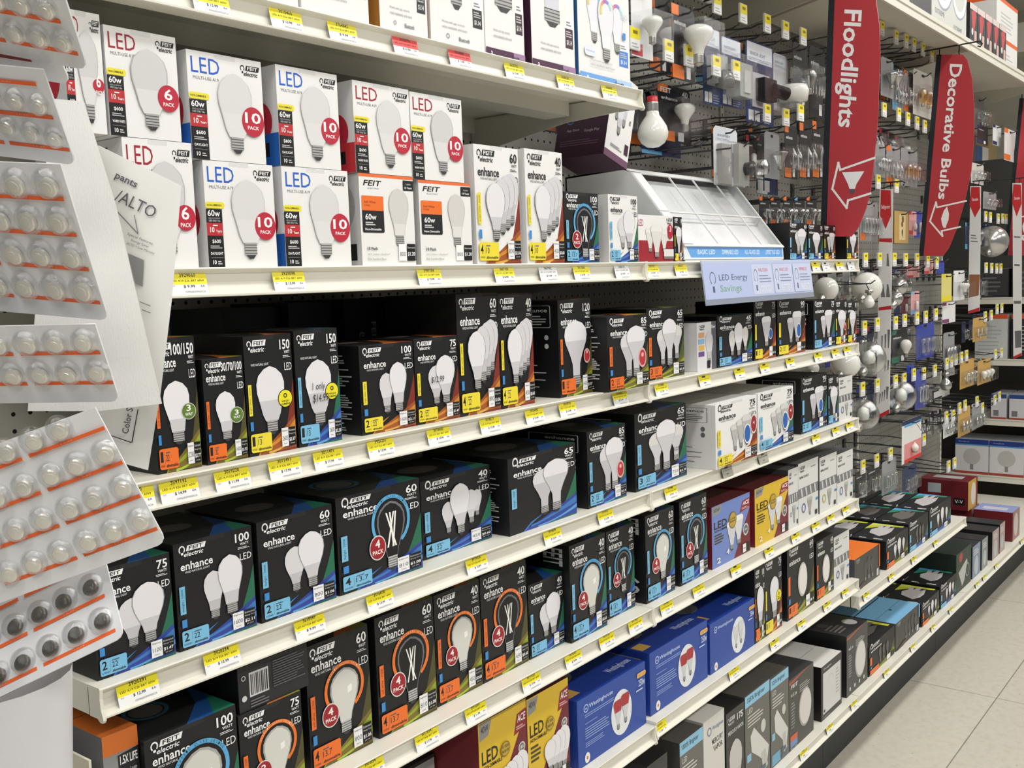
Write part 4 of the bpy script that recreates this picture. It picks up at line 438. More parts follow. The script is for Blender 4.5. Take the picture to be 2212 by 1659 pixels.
def enh(F,k,white=False):
    fg='222226' if white else 'efeff0'; bg=WHT if white else BLK; t=k.get('tone','b'); lab=TONE['o' if t=='g' else t][0]; mini=k.get('mini'); asp=F.w/F.h
    swoosh(F,t)
    lw=.34 if asp>.65 else .4
    feit(F,.06,.865 if not white else .86,lw,.1,fg if not white else '1a1a1c',bg)
    if k.get('w3') or k.get('hl') or k.get('ring'): ey=.8
    else: ey=.76
    if not k.get('w3') or 1:
        if not k.get('hl'): F.text('brand_print','enhance',.07,ey-.02,.07+lw*1.18,ey+.055,fg,True); 
        if not mini: F.text('brand_print','VIVID NATURAL LIGHT',.12,ey-.05,.07+lw*1.05,ey-.03,fg)
    w=k.get('watt','')
    if w:
        x0=.97-{2:.15,3:.2}.get(len(w),.5)*(1 if asp>.75 else 1.15)
        if len(w)>6: x0=.44
        F.text('wattage_print',w,x0,.87,.96,.955,fg,True)
        F.text('wattage_print','WATT',.83,.835,.95,.86,fg,True)
        if not mini: F.lines('wattage_print',.8,.8,.96,.825,2,fg,.4)
        F.text('wattage_print','LED',.82,.69,.975,.755,fg)
    kind=k.get('kind','a19'); nb=k.get('nb',1)
    if k.get('ring'):
        cx,cy,r=(.57,.57,.32) if asp<1 else (.62,.62,.235); rc={'b':'5aa7d6','o':'e8752a'}[k['ring']]
        F.disc('bulb_picture',cx,cy,r*.99,'0a0a0d',n=32); F.ring('ring_print',cx,cy,r*.86,r,rc,-58,238,36)
        for i,ch in enumerate('CLASSIC GLASS DESIGN'):
            g=glyphs(ch)
            if not g: continue
            th=R(150-i*6.2); q=r*.93; s=r*.05
            vs=[]
            for a,b in g[0]:
                a=(a-.5)*s*1.1; b=(b-.5)*s*1.6; vs.append((cx+(q+b)*math.cos(th)+a*math.sin(th), cy+((q+b)*math.sin(th)-a*math.cos(th))*F.w/F.h))
            F.add('ring_print',vs,g[1],'1d2b3a' if k['ring']=='b' else 'f6d9b8'); F.k-=1
        F.k+=1
        bulb(F,kind,cx,cy-r*1.85*F.w/F.h,cy+r*.76*F.w/F.h,mx=r*1.45)
        bx=cx-r*.75; by=cy-r*.85*F.w/F.h
        F.disc('pack_badge',bx,by,r*.42,'d8d6d2',sy=1.1); F.disc('pack_badge',bx,by,r*.38,'9a1f2a',sy=1.1)
        F.text('pack_badge',k['badge'],bx-r*.12,by-.0*r,bx+r*.12,by+r*.3*F.w/F.h,'f2f0ee',True); F.text('pack_badge','PACK',bx-r*.27,by-r*.24*F.w/F.h,bx+r*.27,by-r*.08*F.w/F.h,'f2f0ee',True)
    else:
        y0,y1=.2,.72
        if kind in('a21','a23') and nb==1: y0,y1=.16,.74
        if w in('60','75','100','40') and nb==2: y0,y1=.2,.66
        if k.get('w3'): y0,y1=.2,.68
        if nb==1:
            bulb(F,kind,.5 if not mini else .55,y0 if kind!='br' else .08,y1 if kind!='br' else .78,mx=.68)
        elif nb==2 and kind!='clear':
            br_=kind=='br'; bulb(F,kind,.46 if not br_ else .5,.2 if not br_ else .14,.67 if not br_ else .76,tone='d6d4d8',body='bfbdc1',mx=.4); bulb(F,kind,.68,.19 if not br_ else .13,.78 if not br_ else .85,edge='9c9aa0',mx=.46)
        elif k.get('lay')=='row':
            for i,(cx,q0,q1) in enumerate(((.8,.33,.78),(.7,.29,.76),(.58,.25,.73))): bulb(F,kind,cx,q0,q1,tone='d2d0d4',body='c3c1c5',edge='8e8c92',mx=.36)
            bulb(F,kind,.43,.19,.69,edge='8e8c92',mx=.42)
        elif k.get('lay')=='fan':
            bulb(F,kind,.36,.24,.66,tone='d2d0d4',body='c3c1c5'); bulb(F,kind,.78,.36,.72,tone='d2d0d4'); bulb(F,kind,.69,.28,.74,tone='d6d4d8'); bulb(F,kind,.53,.18,.86,edge='b5b3b8')
        elif kind=='par' or kind=='st':
            n=max(2,min(nb,3))
            for i in range(n): 
                if kind=='st': bulb(F,'st',.42+.14*i,.16,.72,tone='57574f' if not white else 'b0b0b0',body='4a4a44',edge='8d8d86',mx=.2)
                else: bulb(F,kind,.45+.14*i,.2+.02*i,.62+.05*i,tone='d5d3d0',body='b7b5b4',edge='a9a7a6',mx=.42)
        else:
            bulb(F,kind,.4,.18,.7,tone='d6d4d2',mx=.3); bulb(F,kind,.78,.24,.74,tone='d6d4d2',mx=.3); bulb(F,kind,.58,.15,.84,edge='a5a3a1',mx=.38)
    if k.get('w3'):
        F.disc('pack_badge',.76,.44,.17,'c9ccc4'); F.disc('pack_badge',.76,.44,.155,'5c7a30'); F.text('pack_badge','3',.71,.44,.81,.49,'f0f0ee',True); F.text('pack_badge','WAY',.67,.405,.85,.43,'f0f0ee',True)
    if k.get('hl'):
        F.disc('pack_badge',.8,.45,.16,'17181a'); F.disc('pack_badge',.8,.45,.145,'e8dc2c'); F.ring('pack_badge',.8,.475,.02,.04,'3a3a20'); F.text('pack_badge','HIGH',.72,.42,.88,.437,'3a3a20',True); F.text('pack_badge','LUMENS',.7,.395,.9,.412,'3a3a20',True)
    if k.get('rb'): F.disc('pack_badge',.83,.4,.1,'b9343c',sy=1.3); F.ring('pack_badge',.83,.4,.08,.1,'d9b0b0',sy=1.3); F.disc('pack_badge',.83,.44,.03,'e8b0b0')
    if k.get('bb'): F.disc('pack_badge',.74,.42,.085,'e6e6e6',sy=1.3); F.disc('pack_badge',.74,.42,.072,'2a62b0',sy=1.3)
    if k.get('rb2'): F.disc('pack_badge',.9,.55,.085,'d8d6d2',sy=1.3); F.disc('pack_badge',.9,.55,.07,'9a1f2a',sy=1.3); F.text('pack_badge','4',.88,.54,.92,.6,'f2f0ee',True)
    if not k.get('nolab') or k.get('lm')=='' : pass
    F.rect('colour_strip',.03,.34,.1,.6,lab)
    if not mini: F.text('colour_strip',{'b':'daylight - 5000K','y':'bright white - 3000K','o':'soft white - 2700K','g':'soft white - 2700K'}[t],.05,.36,.083,.58,'2b2b2d',rot=90)
    if k.get('nolab'): return
    F.rect('energy_mark',.04,.215,.1,.29,'3f88cc'); 
    tall=asp<.8; x1=.46 if tall else .36; yh=.155
    F.rrect('pack_label',.03,.03,x1,.03+yh,lab,.12); F.text('pack_label',k.get('n',''),.055,.085,.115,.165,'1d1d1f',True)
    if t in 'og' : pass
    F.rect('pack_label',.15,.05,.153,.165,'7a7a5a')
    if k.get('yr'): F.text('pack_label',k['yr'],.175,.09,.175+.035*len(k['yr']),.14,'26303a'); F.lines('pack_label',.175,.15,.3,.168,1,'55606a',.5)
    if not mini: F.text('pack_label','dimmable',.175,.045,x1-.02,.068,'2a2a2c',True); F.text('pack_label','A19 BULBS',.045,.05,.135,.066,'2a2a2c')
    F.rect('lumen_label',.67,.04,.815,.2,'e9e9ea'); F.rect('lumen_label',.82,.04,.97,.2,'111214')
    if k.get('lm'): F.text('lumen_label',k['lm'],.685,.09,.8,.13,'55565a'); F.text('lumen_label',k.get('cost',''),.83,.075,.96,.11,'efeff0',True)
    if not mini: F.text('lumen_label','Brightness',.685,.165,.8,.183,'55565a'); F.text('lumen_label','lumens',.71,.06,.775,.073,'77787c'); F.text('lumen_label','Estimated',.83,.165,.96,.182,'dadadc'); F.text('lumen_label','Energy Cost',.83,.135,.96,.15,'dadadc'); F.text('lumen_label','per year',.85,.052,.94,.064,'dadadc')
    if k.get('hand'):
        q=k['hand'].split('|'); F.text('handwriting',q[0],.33,.46,.62,.54,'1c1c22',shear=.05)
        if len(q)>1: F.text('handwriting',q[1],.33,.36,.68,.44,'1c1c22',shear=.05)
    if k.get('hand2'): F.text('handwriting','$12.99',.7,.38,.86,.44,'1c1c22')
def led10(F,k):
    c={'red':'9c2236','blue':'2a5fc0'}[k['col']]
    F.text('brand_print','LED',.05,.8,.42,.945,c); F.text('brand_print','MULTI-USE A19',.07,.74,.4,.77,'6c6c70')
    feit(F,.7,.84,.27,.1,'1a1a1c',WHT)
    s='value_strip'
    F.rrect(s,.0,.555,.26,.615,'e9db3c',.4); F.text(s,'NON-DIMMABLE',.02,.575,.22,.595,'3a3a20',True)
    F.rect(s,0,.0,.22,.55,'17181a'); F.rect(s,0,.3,.22,.42,'b82e34')
    F.text(s,'60w',.02,.48,.19,.54,'efefef',True); F.text(s,'REPLACEMENT',.03,.455,.19,.468,'bbbbbb'); F.text(s,'USES ONLY 10w',.03,.43,.19,.447,'dddddd')
    F.text(s,'10',.04,.33,.1,.38,'efefef',True); F.text(s,'Years',.12,.33,.2,.355,'efefef',True); F.lines(s,.08,.39,.17,.41,1,'efefef')
    F.text(s,'$600',.06,.225,.18,.265,'efefef',True); F.lines(s,.03,.18,.2,.215,2,'bbbbbb',.5)
    F.text(s,'DAYLIGHT' if k['col']=='blue' else 'WARM WHITE',.03,.12,.2,.145,'efefef',True); F.rect(s,.03,.09,.2,.094,'888888'); F.text(s,'10',.05,.03,.1,.07,'efefef',True); F.lines(s,.12,.03,.18,.07,2,'cccccc',.5)
    if k['n']=='10' and k['col']=='blue' or k.get('fil'): bulb(F,'a23',.6,.08,.84,tone='d6d5d5',body='dbdada',edge='c6c5c6',mx=.52)
    else: bulb(F,'a23',.58,.08,.84,tone='cccbcc',body='d8d7d8',edge='aeadaf',mx=.52)
    F.disc('pack_badge',.83,.4,.155,'b8283c',sy=1.08,n=32); n=k['n']; F.text('pack_badge',n,.83-.05*len(n)-.01,.385,.83+.05*len(n)+.01,.49,'f5f3f2',True); F.text('pack_badge','PACK',.75,.325,.91,.36,'f5f3f2',True)
def feito(F,k):
    F.rect('orange_edge',0,.965,1,1,'e8703a'); F.text('brand_print','FEIT',.07,.87,.38,.93,'17171a',True,shear=.08); F.text('brand_print','ELECTRIC',.15,.835,.36,.85,'88888c')
    F.rrect('life_label',.8,.84,1,.955,'1b1b1e',.1); F.text('life_label','Lasts',.86,.905,.95,.925,'dddddd'); F.text('life_label','10 Years',.83,.86,.97,.885,'efefef',True)
    F.rrect('watt_label',.03,.36,.42,.74,'1e1f22',.06); F.rrect('watt_label',.03,.6,.42,.76,'e8702c',.06); F.text('watt_label','Soft White',.07,.68,.28,.705,'8a3a12',True); F.text('watt_label','2700K',.07,.645,.18,.665,'8a3a12')
    F.text('watt_label','60w',.08,.5,.28,.565,'f0f0f0',True); F.lines('watt_label',.08,.44,.26,.485,2,'cccccc',.6); F.text('watt_label','Non-Dimmable',.07,.385,.36,.41,'f0f0f0',True)
    bulb(F,'a21',.7,.2,.86,tone='cfcdca',body='dcdad8',edge='b5b3b0',mx=.42)
    F.text('brand_print','10 Pack',.09,.17,.28,.205,'26262a',True); F.text('brand_print','A19 | Indoor | Outdoor*',.09,.11,.5,.135,'8a8a8e'); F.text('brand_print','E26 Standard Base',.09,.06,.42,.085,'8a8a8e')
    F.rect('lumen_label',.66,.05,.81,.24,'f0f0f0'); F.rect('lumen_label',.82,.05,.98,.24,'151518'); F.text('lumen_label','800',.68,.1,.79,.15,'66666a'); F.text('lumen_label','$1.20',.83,.1,.97,.15,'f0f0f0',True); F.text('lumen_label','Estimated',.83,.19,.97,.21,'ddd'*2)
def smart(F,k):
    kind=k.get('kind','a19'); lc={'k':'2a2a2e','p':'3a1f33','b':'3f7fd0'}[k.get('lab','k')]
    F.rect('lumen_label',.78,.34,.96,.42,'f4f4f4'); F.rect('lumen_label',.78,.2,.96,.34,lc); F.text('lumen_label','$1.14',.81,.22,.93,.26,'efefef',True); F.lines('lumen_label',.8,.28,.94,.33,3,'bbbbbb',.5); F.lines('lumen_label',.81,.36,.93,.4,2,'888888',.5)
    if kind=='rgb':
        for cx,y0,y1 in ((.3,.34,.8),(.74,.3,.74),(.52,.2,.78)):
            bulb(F,'a21',cx,y0,y1,tone='e2e2ea',body='e4eceb',edge='a9a9b4',mx=.3)
            rr=.115; cyy=y0+(y1-y0)*.75
            for a0,a1,c in ((15,60,'9fd6da'),(60,90,'8a86cc'),(90,120,'b468ac'),(120,150,'dc8a80'),(150,200,'e6cc5c')): F.ring('bulb_picture',cx,cyy,rr*.72,rr,c,a0,a1,6,sy=1.1)
        F.text('brand_print','Smart Wi-Fi Bulb',.2,.9,.7,.94,'a8b0b8'); F.rrect('brand_print',.1,.22,.3,.3,'dfe6f4',.4); F.text('brand_print','Works with app',.12,.25,.28,.27,'7088c0')
        F.rect('energy_mark',.84,.44,.9,.5,'3f88d8'); F.text('wattage_print','LED',.82,.62,.94,.66,'b8c4d4')
    else:
        t={'br':.32,'candle':.3,'a19':.3}[kind]
        bulb(F,kind,.48,t,1.3 if kind=='a19' else 1.0,tone='f0c49a' if k.get('warm') else 'dcdce2',body='cfcfd8')
        if kind=='br': F.text('wattage_print','LED',.76,.62,.9,.66,'8a8a92'); F.text('wattage_print','65W',.76,.57,.9,.6,'8a8a92')
    F.text('brand_print','Works with app controls,',.2,.18,.62,.2,'8a8a8e'); F.text('brand_print','voice assistants and more',.2,.145,.66,.165,'8a8a8e')
    if k.get('bt'): F.ring('brand_print',.3,.09,.02,.03,'8a8a8e'); F.text('brand_print','Bluetooth',.5,.07,.7,.1,'66666a',True)
    st=k.get('strip')
    if st: 
        c={'plum':('4a2442','9a7aa0'),'blue':('6a9fdc','a9c8ec')}[st]; F.rect('foot_strip',0,0,.7,.07,c[0]); F.rect('foot_strip',.7,0,1,.07,c[1]); F.text('foot_strip','a',.12,.02,.16,.05,'efefef',True); F.text('foot_strip','Google',.66,.02,.84,.05,'222226',True)
def ace(F,k):
    bgc={'aceyel':'d8b42e','aceblue':'6f86c4'}[k['bg']]
    F.rect('background_print',0,0,1,1,bgc); F.poly('background_print',[(.55,0),(1,0),(1,.75),(.8,.42)] if k['kind']=='br' else [(.1,0),(1,0),(1,.9),(.55,.45)],'6e1f2a')
    F.poly('watt_label',[(.02,.84),(.2,.86),(.27,.99),(.02,.99)],'8e8f8c'); F.text('watt_label',{'2':'65W','4':'40W'}[k['n']],.05,.9,.2,.96,'3a3a3a',True)
    F.text('brand_print','LED',.05,.62,.38,.74,'2a2414',True); F.text('brand_print','NON-DIMMABLE',.06,.57,.46,.605,'2a2414',True); F.lines('brand_print',.06,.38,.3,.55,4,'4a4020',.55)
    F.poly('store_badge',[(.72,.72),(1,.76),(1,.92),(.8,.9)],'8e2430'); F.text('store_badge','ACE',.8,.82,.97,.89,'f2eeee',True,shear=.05); F.lines('store_badge',.77,.76,.97,.8,2,'d8b0b0',.5)
    F.disc('guarantee_seal',.88,.58 if k['kind']!='br' else .4,.075,'c8c6c2',n=20); F.disc('guarantee_seal',.88,.58 if k['kind']!='br' else .4,.055,'6a6866',n=20); F.text('guarantee_seal','#1',.85,.565 if k['kind']!='br' else .385,.91,.6 if k['kind']!='br' else .42,'e8e6e2',True)
    if k['kind']=='br': bulb(F,'par',.5,.16,.66,tone='e4e2e4',body='cfcdd0',edge='77777c',mx=.36); bulb(F,'par',.68,.2,.7,tone='eae8ea',body='d8d6d8',edge='77777c',mx=.36)
    else:
        for i,cx in enumerate((.86,.74,.62,.5)): bulb(F,'a19',cx,.12+.02*i,.56-.02*i,tone='e2e0e2',body='cfcdd0',edge='9a989c',mx=.3)
    F.disc('year_medal',.52,.66,.1,'6a5a20'); F.disc('year_medal',.52,.66,.09,'b89a3c'); F.text('year_medal','10 YEAR',.45,.67,.59,.7,'3a3010',True); F.text('year_medal','BULB LIFE',.45,.63,.59,.655,'3a3010',True)
    F.text('pack_label',k['n'],.1,.06,.2,.15,'efe8d8',True); F.text('pack_label','4',.34,.14,.42,.22,'efe8d8',True)
    F.rect('lumen_label',.78,.03,.87,.17,'e9e9ea'); F.rect('lumen_label',.88,.03,.97,.17,'17171a'); F.text('lumen_label','490',.79,.08,.86,.11,'55565a')
def west(F,k):
    F.ring('brand_print',.12,.83,.025,.033,'b9c8ea',0,360,18); F.text('brand_print','w',.105,.81,.135,.84,'b9c8ea',True); F.text('brand_print','Westinghouse',.16,.79,.5,.87,'b9c8ea',True)
    if k.get('red'):
        F.lines('brand_print',.1,.7,.52,.76,2,'8fa6d8',.4,2); F.lines('brand_print',.1,.6,.33,.62,1,'8fa6d8',.5); F.lines('brand_print',.1,.38,.48,.56,5,'8fa6d8',.4,3); F.lines('brand_print',.1,.26,.42,.34,3,'8fa6d8',.4,4)
    F.disc('certification_mark',.12,.1,.035,'e8e6e4',sy=1.2); F.disc('certification_mark',.12,.1,.012,'c86a3a',sy=1.2)
    cx=.62; F.disc('bulb_picture',cx,.44,.155,'dfe2e4',sy=1.2,n=32)
    for dx,dy in ((-.055,0),(.055,.04)):
        bulb(F,'pred',cx+dx,.2+dy,.66+dy,tone='a83038' if k.get('red') else 'cfd2d4',body='c9ccce',edge='8a8d90',mx=.13)
    F.rrect('orange_ribbon',.86,.8,1,.875,'e0b060',.4); F.text('orange_ribbon','HEAT LAMP',.88,.82,.99,.85,'a8742a'); F.text('wattage_print','250w',.88,.66,.98,.77,'c9d6f2',True); F.lines('wattage_print',.84,.6,.98,.64,1,'c9d6f2',.5)
def beam(F,k):
    F.rect('background_print',0,.0,1,1,'d6d6d4'); F.rect('background_print',0,.42,1,.58,'77787a'); 
    feit(F,.06,.84,.26,.1,'2a2a2c','d6d6d4'); F.text('brand_print','BEAM CHOICE',.06,.74,.5,.78,'4a4a4c',True); F.lines('brand_print',.62,.87,.94,.9,1,'8a8a8c',.5)
    for i in range(4): F.poly('beam_picture',[(.1+.22*i,.57),(.16+.22*i,.43),(.22+.22*i,.43),(.18+.22*i,.57)],'c9cac9')
    bulb(F,'par',.56,.08,.38,tone='b5b3b0',body='9f9d9a',mx=.36); F.ring('colour_mark',.25,.24,.07,.095,'b8b03a' if k.get('yel') else '3f5a9a'); F.rect('lumen_label',.82,.04,.93,.12,'1a1a1c'); F.rect('energy_mark',.86,.28,.97,.32,'3f7fd0')
def dark(F,k):
    if k.get('watt'): F.text('wattage_print',k['watt'],.6,.8,.92,.88,'d8d8d6',True); feit(F,.08,.84,.36,.09,'c8c8c6','2a2b2c')
    bulb(F,'a23',.5,.2,.7,tone='a8a8a6',body='98989a')
def darkst(F,k):
    feit(F,.06,.84,.14,.11,'a8a8a6','3c3b38')
    n=k.get('nb',3)
    for i in range(n): bulb(F,'st',.42+.13*i,.12,.86 if i==n//2 else .76,tone='4a4946',body='42413e',edge='85847f',mx=.2)
    F.poly('background_print',[(.0,.0),(.3,.16),(.5,.14),(.3,.0)],'4e3c38')
    F.rect('lumen_label',.86,.06,.94,.28,'c9c9c8')
    if k.get('topc')=='orange': F.rect('colour_strip',.96,.3,1,1,'e8702c')
    else: F.rect('colour_strip',.95,.5,1,1,'7db8dc')
def grey(F,k):
    F.rect('light_blue_band',0,.88,1,1,'8cc0dc'); F.text('light_blue_band',k['band'],.08,.91,.8,.97,'1d3a4a',True)
    F.text('brand_print','LED',.1,.8,.3,.85,'d8d6d0'); F.lines('brand_print',.1,.66,.75,.79,4,'cfcdc6',.4)
    if k.get('kind')=='flood':
        F.poly('bulb_picture',[(.2,.55),(.34,.62),(.95,.3),(.86,.12),(.5,.28),(.24,.38)],'d3d2cd'); F.disc('bulb_picture',.72,.56,.1,'c8c7c2',sy=1.2); F.poly('bulb_picture',[(.62,.28),(.8,.3),(.9,.1),(.7,.06)],'bdbcb8')
        F.rect('pack_label',.06,.3,.22,.38,'8cc0dc'); F.rect('pack_label',.05,.02,.5,.14,'6fa8c4'); F.lines('pack_label',.56,.02,.9,.16,2,'55656e',.7)
    else: bulb(F,'tube',.7,.05,.6,tone='d8d6d2'); F.rect('pack_label',.1,.4,.3,.5,'c8c6c0')
def merc(F,k):
    F.text('brand_print','MERCURY',.4,.74,.92,.79,'2a2a2c',True); F.text('brand_print','VAPOR',.45,.67,.9,.72,'2a2a2c',True); F.ring('brand_print',.28,.88,.07,.1,'6a7a90'); F.text('brand_print','Westinghouse',.42,.86,.95,.91,'8a98b0',True); F.poly('watt_label',[(.15,.3),(.55,.34),(.55,.45),(.15,.42)],'17171a'); F.text('watt_label','175W',.2,.35,.5,.41,'e8e8e8',True); bulb(F,'a23',.5,.02,.3,tone='b8c8d4',body='b8c8d4')
def merck(F,k):
    feit(F,.08,.86,.4,.08,'c8c8c6','2a2b2c'); F.text('wattage_print','175',.6,.86,.92,.93,'e8e8e8',True); F.text('brand_print','MERCURY VAPOR',.1,.76,.95,.8,'d8d8d8',True); bulb(F,'a23',.5,.05,.68,tone='c4c2be',body='b8b6b2',mx=.7)
def down(F,k):
    if k.get('feit'): F.text('brand_print','FEIT',.08,.86,.34,.91,'e8e8e8',True,shear=.05)
    F.poly('colour_mark',[(.0,.93),(.12,.93),(.75,.99),(.72,1),(.0,.96)],'b0553a')
    F.text('brand_print','4-5 in',.08,.74,.3,.79,'d8d8d6',True); F.lines('brand_print',.42,.72,.85,.84,4,'b0b0ae',.4); F.lines('brand_print',.08,.3,.24,.68,9,'8a8a88',.5)
    F.disc('lamp_picture',.64,.46,.26,'a3a19e',sy=1.25,n=32); F.disc('lamp_picture',.66,.46,.235,'d6d2ce',sy=1.25,n=32)
    if k.get('warmlab'): F.rect('colour_strip',.04,.12,.32,.2,'d0603a'); F.rect('colour_strip',.04,.04,.32,.12,'6a8ec0'); F.text('brand_print','90+ CRI',.06,.0,.3,.03,'d8d8d8')
    else:
        for i in range(4): F.disc('icon_row',.15+.22*i,.1,.035,'c8c8c6')
def wlab(F,k):
    F.text('brand_print','Designer',.12,.9,.5,.95,'d8d8d8'); F.rect('white_panel',.08,.1,.94,.86,'d2d1cf'); F.ring('white_panel',.45,.6,.14,.15,'b8b7b5',20,160,14); F.lines('white_panel',.7,.3,.86,.8,8,'aaa9a7',.4); F.rect('white_panel',.11,.13,.18,.18,'26262a'); F.lines('brand_print',.1,.03,.5,.07,1,'77787a',.6)
def incand(F,k):
    F.rect('orange_edge',0,.86,1,1,'d8722c'); F.poly('life_label',[(.42,.56),(1,.6),(1,.86),(.4,.84)],'1d1d20'); F.text('life_label','1.5X LIFE',.46,.77,.96,.83,'efefef',True); F.text('life_label','Lasts',.74,.71,.92,.735,'dddddd'); F.text('life_label','15 Years',.62,.64,.94,.675,'dddddd')
    for i in range(4): F.disc('bulb_picture',.45+.14*i,.25+.03*i,.34-.02*i,('d6d4d2','cac8c6')[i%2])
def smallw(F,k):
    F.rect('background_print',.0,.0,1,1,'d9d8db'); feit(F,.1,.84,.3,.1,'2a2a2c','d9d8db'); F.rect('background_print',.75,0,1,1,'5a5a62'); F.text('wattage_print','45w',.66,.86,.95,.93,'efefef',True)
    for i,c in enumerate(('6a4a8a','e0b050','8ab8dc','d8a070')): F.rect('colour_strip',.06+.02*(i%2),.3+.13*i,.36,.4+.13*i,c)
    bulb(F,'a21',.62,.1,.8,tone='cfcdd0',body='bdbbbe'); F.rect('lumen_label',.5,.04,.66,.2,'17171a')
def led3(F,k):
    F.rect('background_print',0,0,1,.46,'9a2230'); F.text('brand_print','LED',-.0,.76,.14,.9,'a83044'); feit(F,.8,.82,.18,.13,'2a2a2c',WHT)
    for cx,y0,y1 in ((.32,.2,.72),(.72,.2,.7),(.5,.08,.78)): bulb(F,'par',cx,y0,y1,tone='e6e3e0',body='dad7d4',edge='bdbab8',mx=.34)
    F.disc('pack_badge',.9,.66,.085,'b01f34',sy=1.3); F.text('pack_badge','3',.88,.66,.93,.78,'f0f0f0',True); F.rect('lumen_label',.7,.12,.99,.28,'dddbd9'); F.rect('lumen_label',.7,.06,.99,.12,'77716e')
def back(F,k):
    c='3a3b40'
    if k.get('bar'): F.rect('barcode_print',.45,.3,.8,.48,'8a8a8e'); [F.rect('barcode_print',.48+.035*i,.31,.48+.035*i+.012,.47,'222226') for i in range(9)]; F.disc('barcode_print',.22,.62,.08,'6a6a6e')
    elif k.get('vt'): F.text('brand_print','enhance',.35,.3,.55,.72,'85868c',rot=-90); F.text('brand_print','FEIT',.66,.6,.78,.8,'85868c',True,rot=-90)
    else: F.lines('brand_print',.3,.3,.95,.75,9,c,.5)
def backw(F,k):
    F.rect('barcode_print',.15,.28,.42,.82,'cfcfcf'); [F.rect('barcode_print',.17+.024*i,.32,.17+.024*i+(.008 if i%3 else .014),.78,'17171a') for i in range(10)]
    F.lines('brand_print',.48,.3,.97,.92,11,'55565a',.55); F.lines('brand_print',.15,.05,.42,.24,3,'6a6a6e',.5); F.disc('brand_print',.07,.3,.035,'cfcfcf'); F.ring('brand_print',.07,.75,.02,.03,'cfcfcf')
def whitelab(F,k): F.rect('white_panel',.1,.3,1,.95,'aeb0b2'); F.lines('white_panel',.15,.4,.95,.85,6,'77787a',.4)
def green(F,k): F.rect('background_print',0,0,1,1,'2c3a30'); F.disc('brand_print',.3,.85,.12,'a84038',sy=.7); F.poly('bulb_picture',[(.15,.5),(.7,.7),(.75,.62),(.55,.2),(.4,.08)],'b8bab6'); F.ring('bulb_picture',.75,.4,.1,.13,'8a9a90')
def pale(F,k):
    F.rect('background_print',0,0,1,1,'b09a98' if k.get('pk') else ('8c9290' if k.get('g') else '7f8ea8')); F.disc('bulb_picture',.5,.35,.25,'b8c0c4',sy=1.3); F.lines('brand_print',.2,.7,.8,.9,3,'d0d0d0',.5)
def maroon(F,k): F.rect('background_print',0,0,1,1,'a08078' if k.get('topc')=='lilac' else 'c09a50'); F.disc('bulb_picture',.5,.5,.28,'c8c0bc',sy=1.3); F.rect('background_print',0,0,.1,1,'5e1a22')
def maroon2(F,k): F.rect('background_print',0,0,1,1,'c49a3c'); F.disc('bulb_picture',.55,.5,.25,'d8d0c8',sy=1.3); F.rect('background_print',.85,0,1,1,'7a2228')
# body colours: front,left,top
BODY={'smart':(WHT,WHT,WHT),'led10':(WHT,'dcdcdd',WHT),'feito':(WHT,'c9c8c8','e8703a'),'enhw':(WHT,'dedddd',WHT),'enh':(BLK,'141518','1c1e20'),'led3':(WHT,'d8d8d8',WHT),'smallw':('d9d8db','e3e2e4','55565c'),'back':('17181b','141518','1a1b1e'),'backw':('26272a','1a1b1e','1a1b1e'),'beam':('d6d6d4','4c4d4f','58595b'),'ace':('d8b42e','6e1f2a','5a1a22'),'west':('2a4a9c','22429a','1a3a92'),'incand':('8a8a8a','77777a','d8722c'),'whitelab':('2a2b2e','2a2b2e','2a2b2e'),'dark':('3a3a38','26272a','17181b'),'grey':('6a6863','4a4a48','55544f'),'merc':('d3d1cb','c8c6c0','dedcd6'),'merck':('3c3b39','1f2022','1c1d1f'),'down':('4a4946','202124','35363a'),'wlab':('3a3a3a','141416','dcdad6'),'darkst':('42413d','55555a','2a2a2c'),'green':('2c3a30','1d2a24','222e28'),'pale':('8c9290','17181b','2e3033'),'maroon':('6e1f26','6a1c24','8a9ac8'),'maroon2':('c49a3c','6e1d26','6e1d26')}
TOPC={'orange':'ee7a2c','ltblue':'7cb6dc','white':'dcdad6','lilac':'8f9ccc','maroon':'701e27'}
PAINT=dict(enh=enh,enhw=lambda F,k:enh(F,k,True),led10=led10,feito=feito,smart=smart,ace=ace,west=west,beam=beam,dark=dark,darkst=darkst,grey=grey,merc=merc,merck=merck,down=down,wlab=wlab,incand=incand,smallw=smallw,led3=led3,back=back,backw=backw,whitelab=whitelab,green=green,pale=pale,maroon=maroon,maroon2=maroon2)
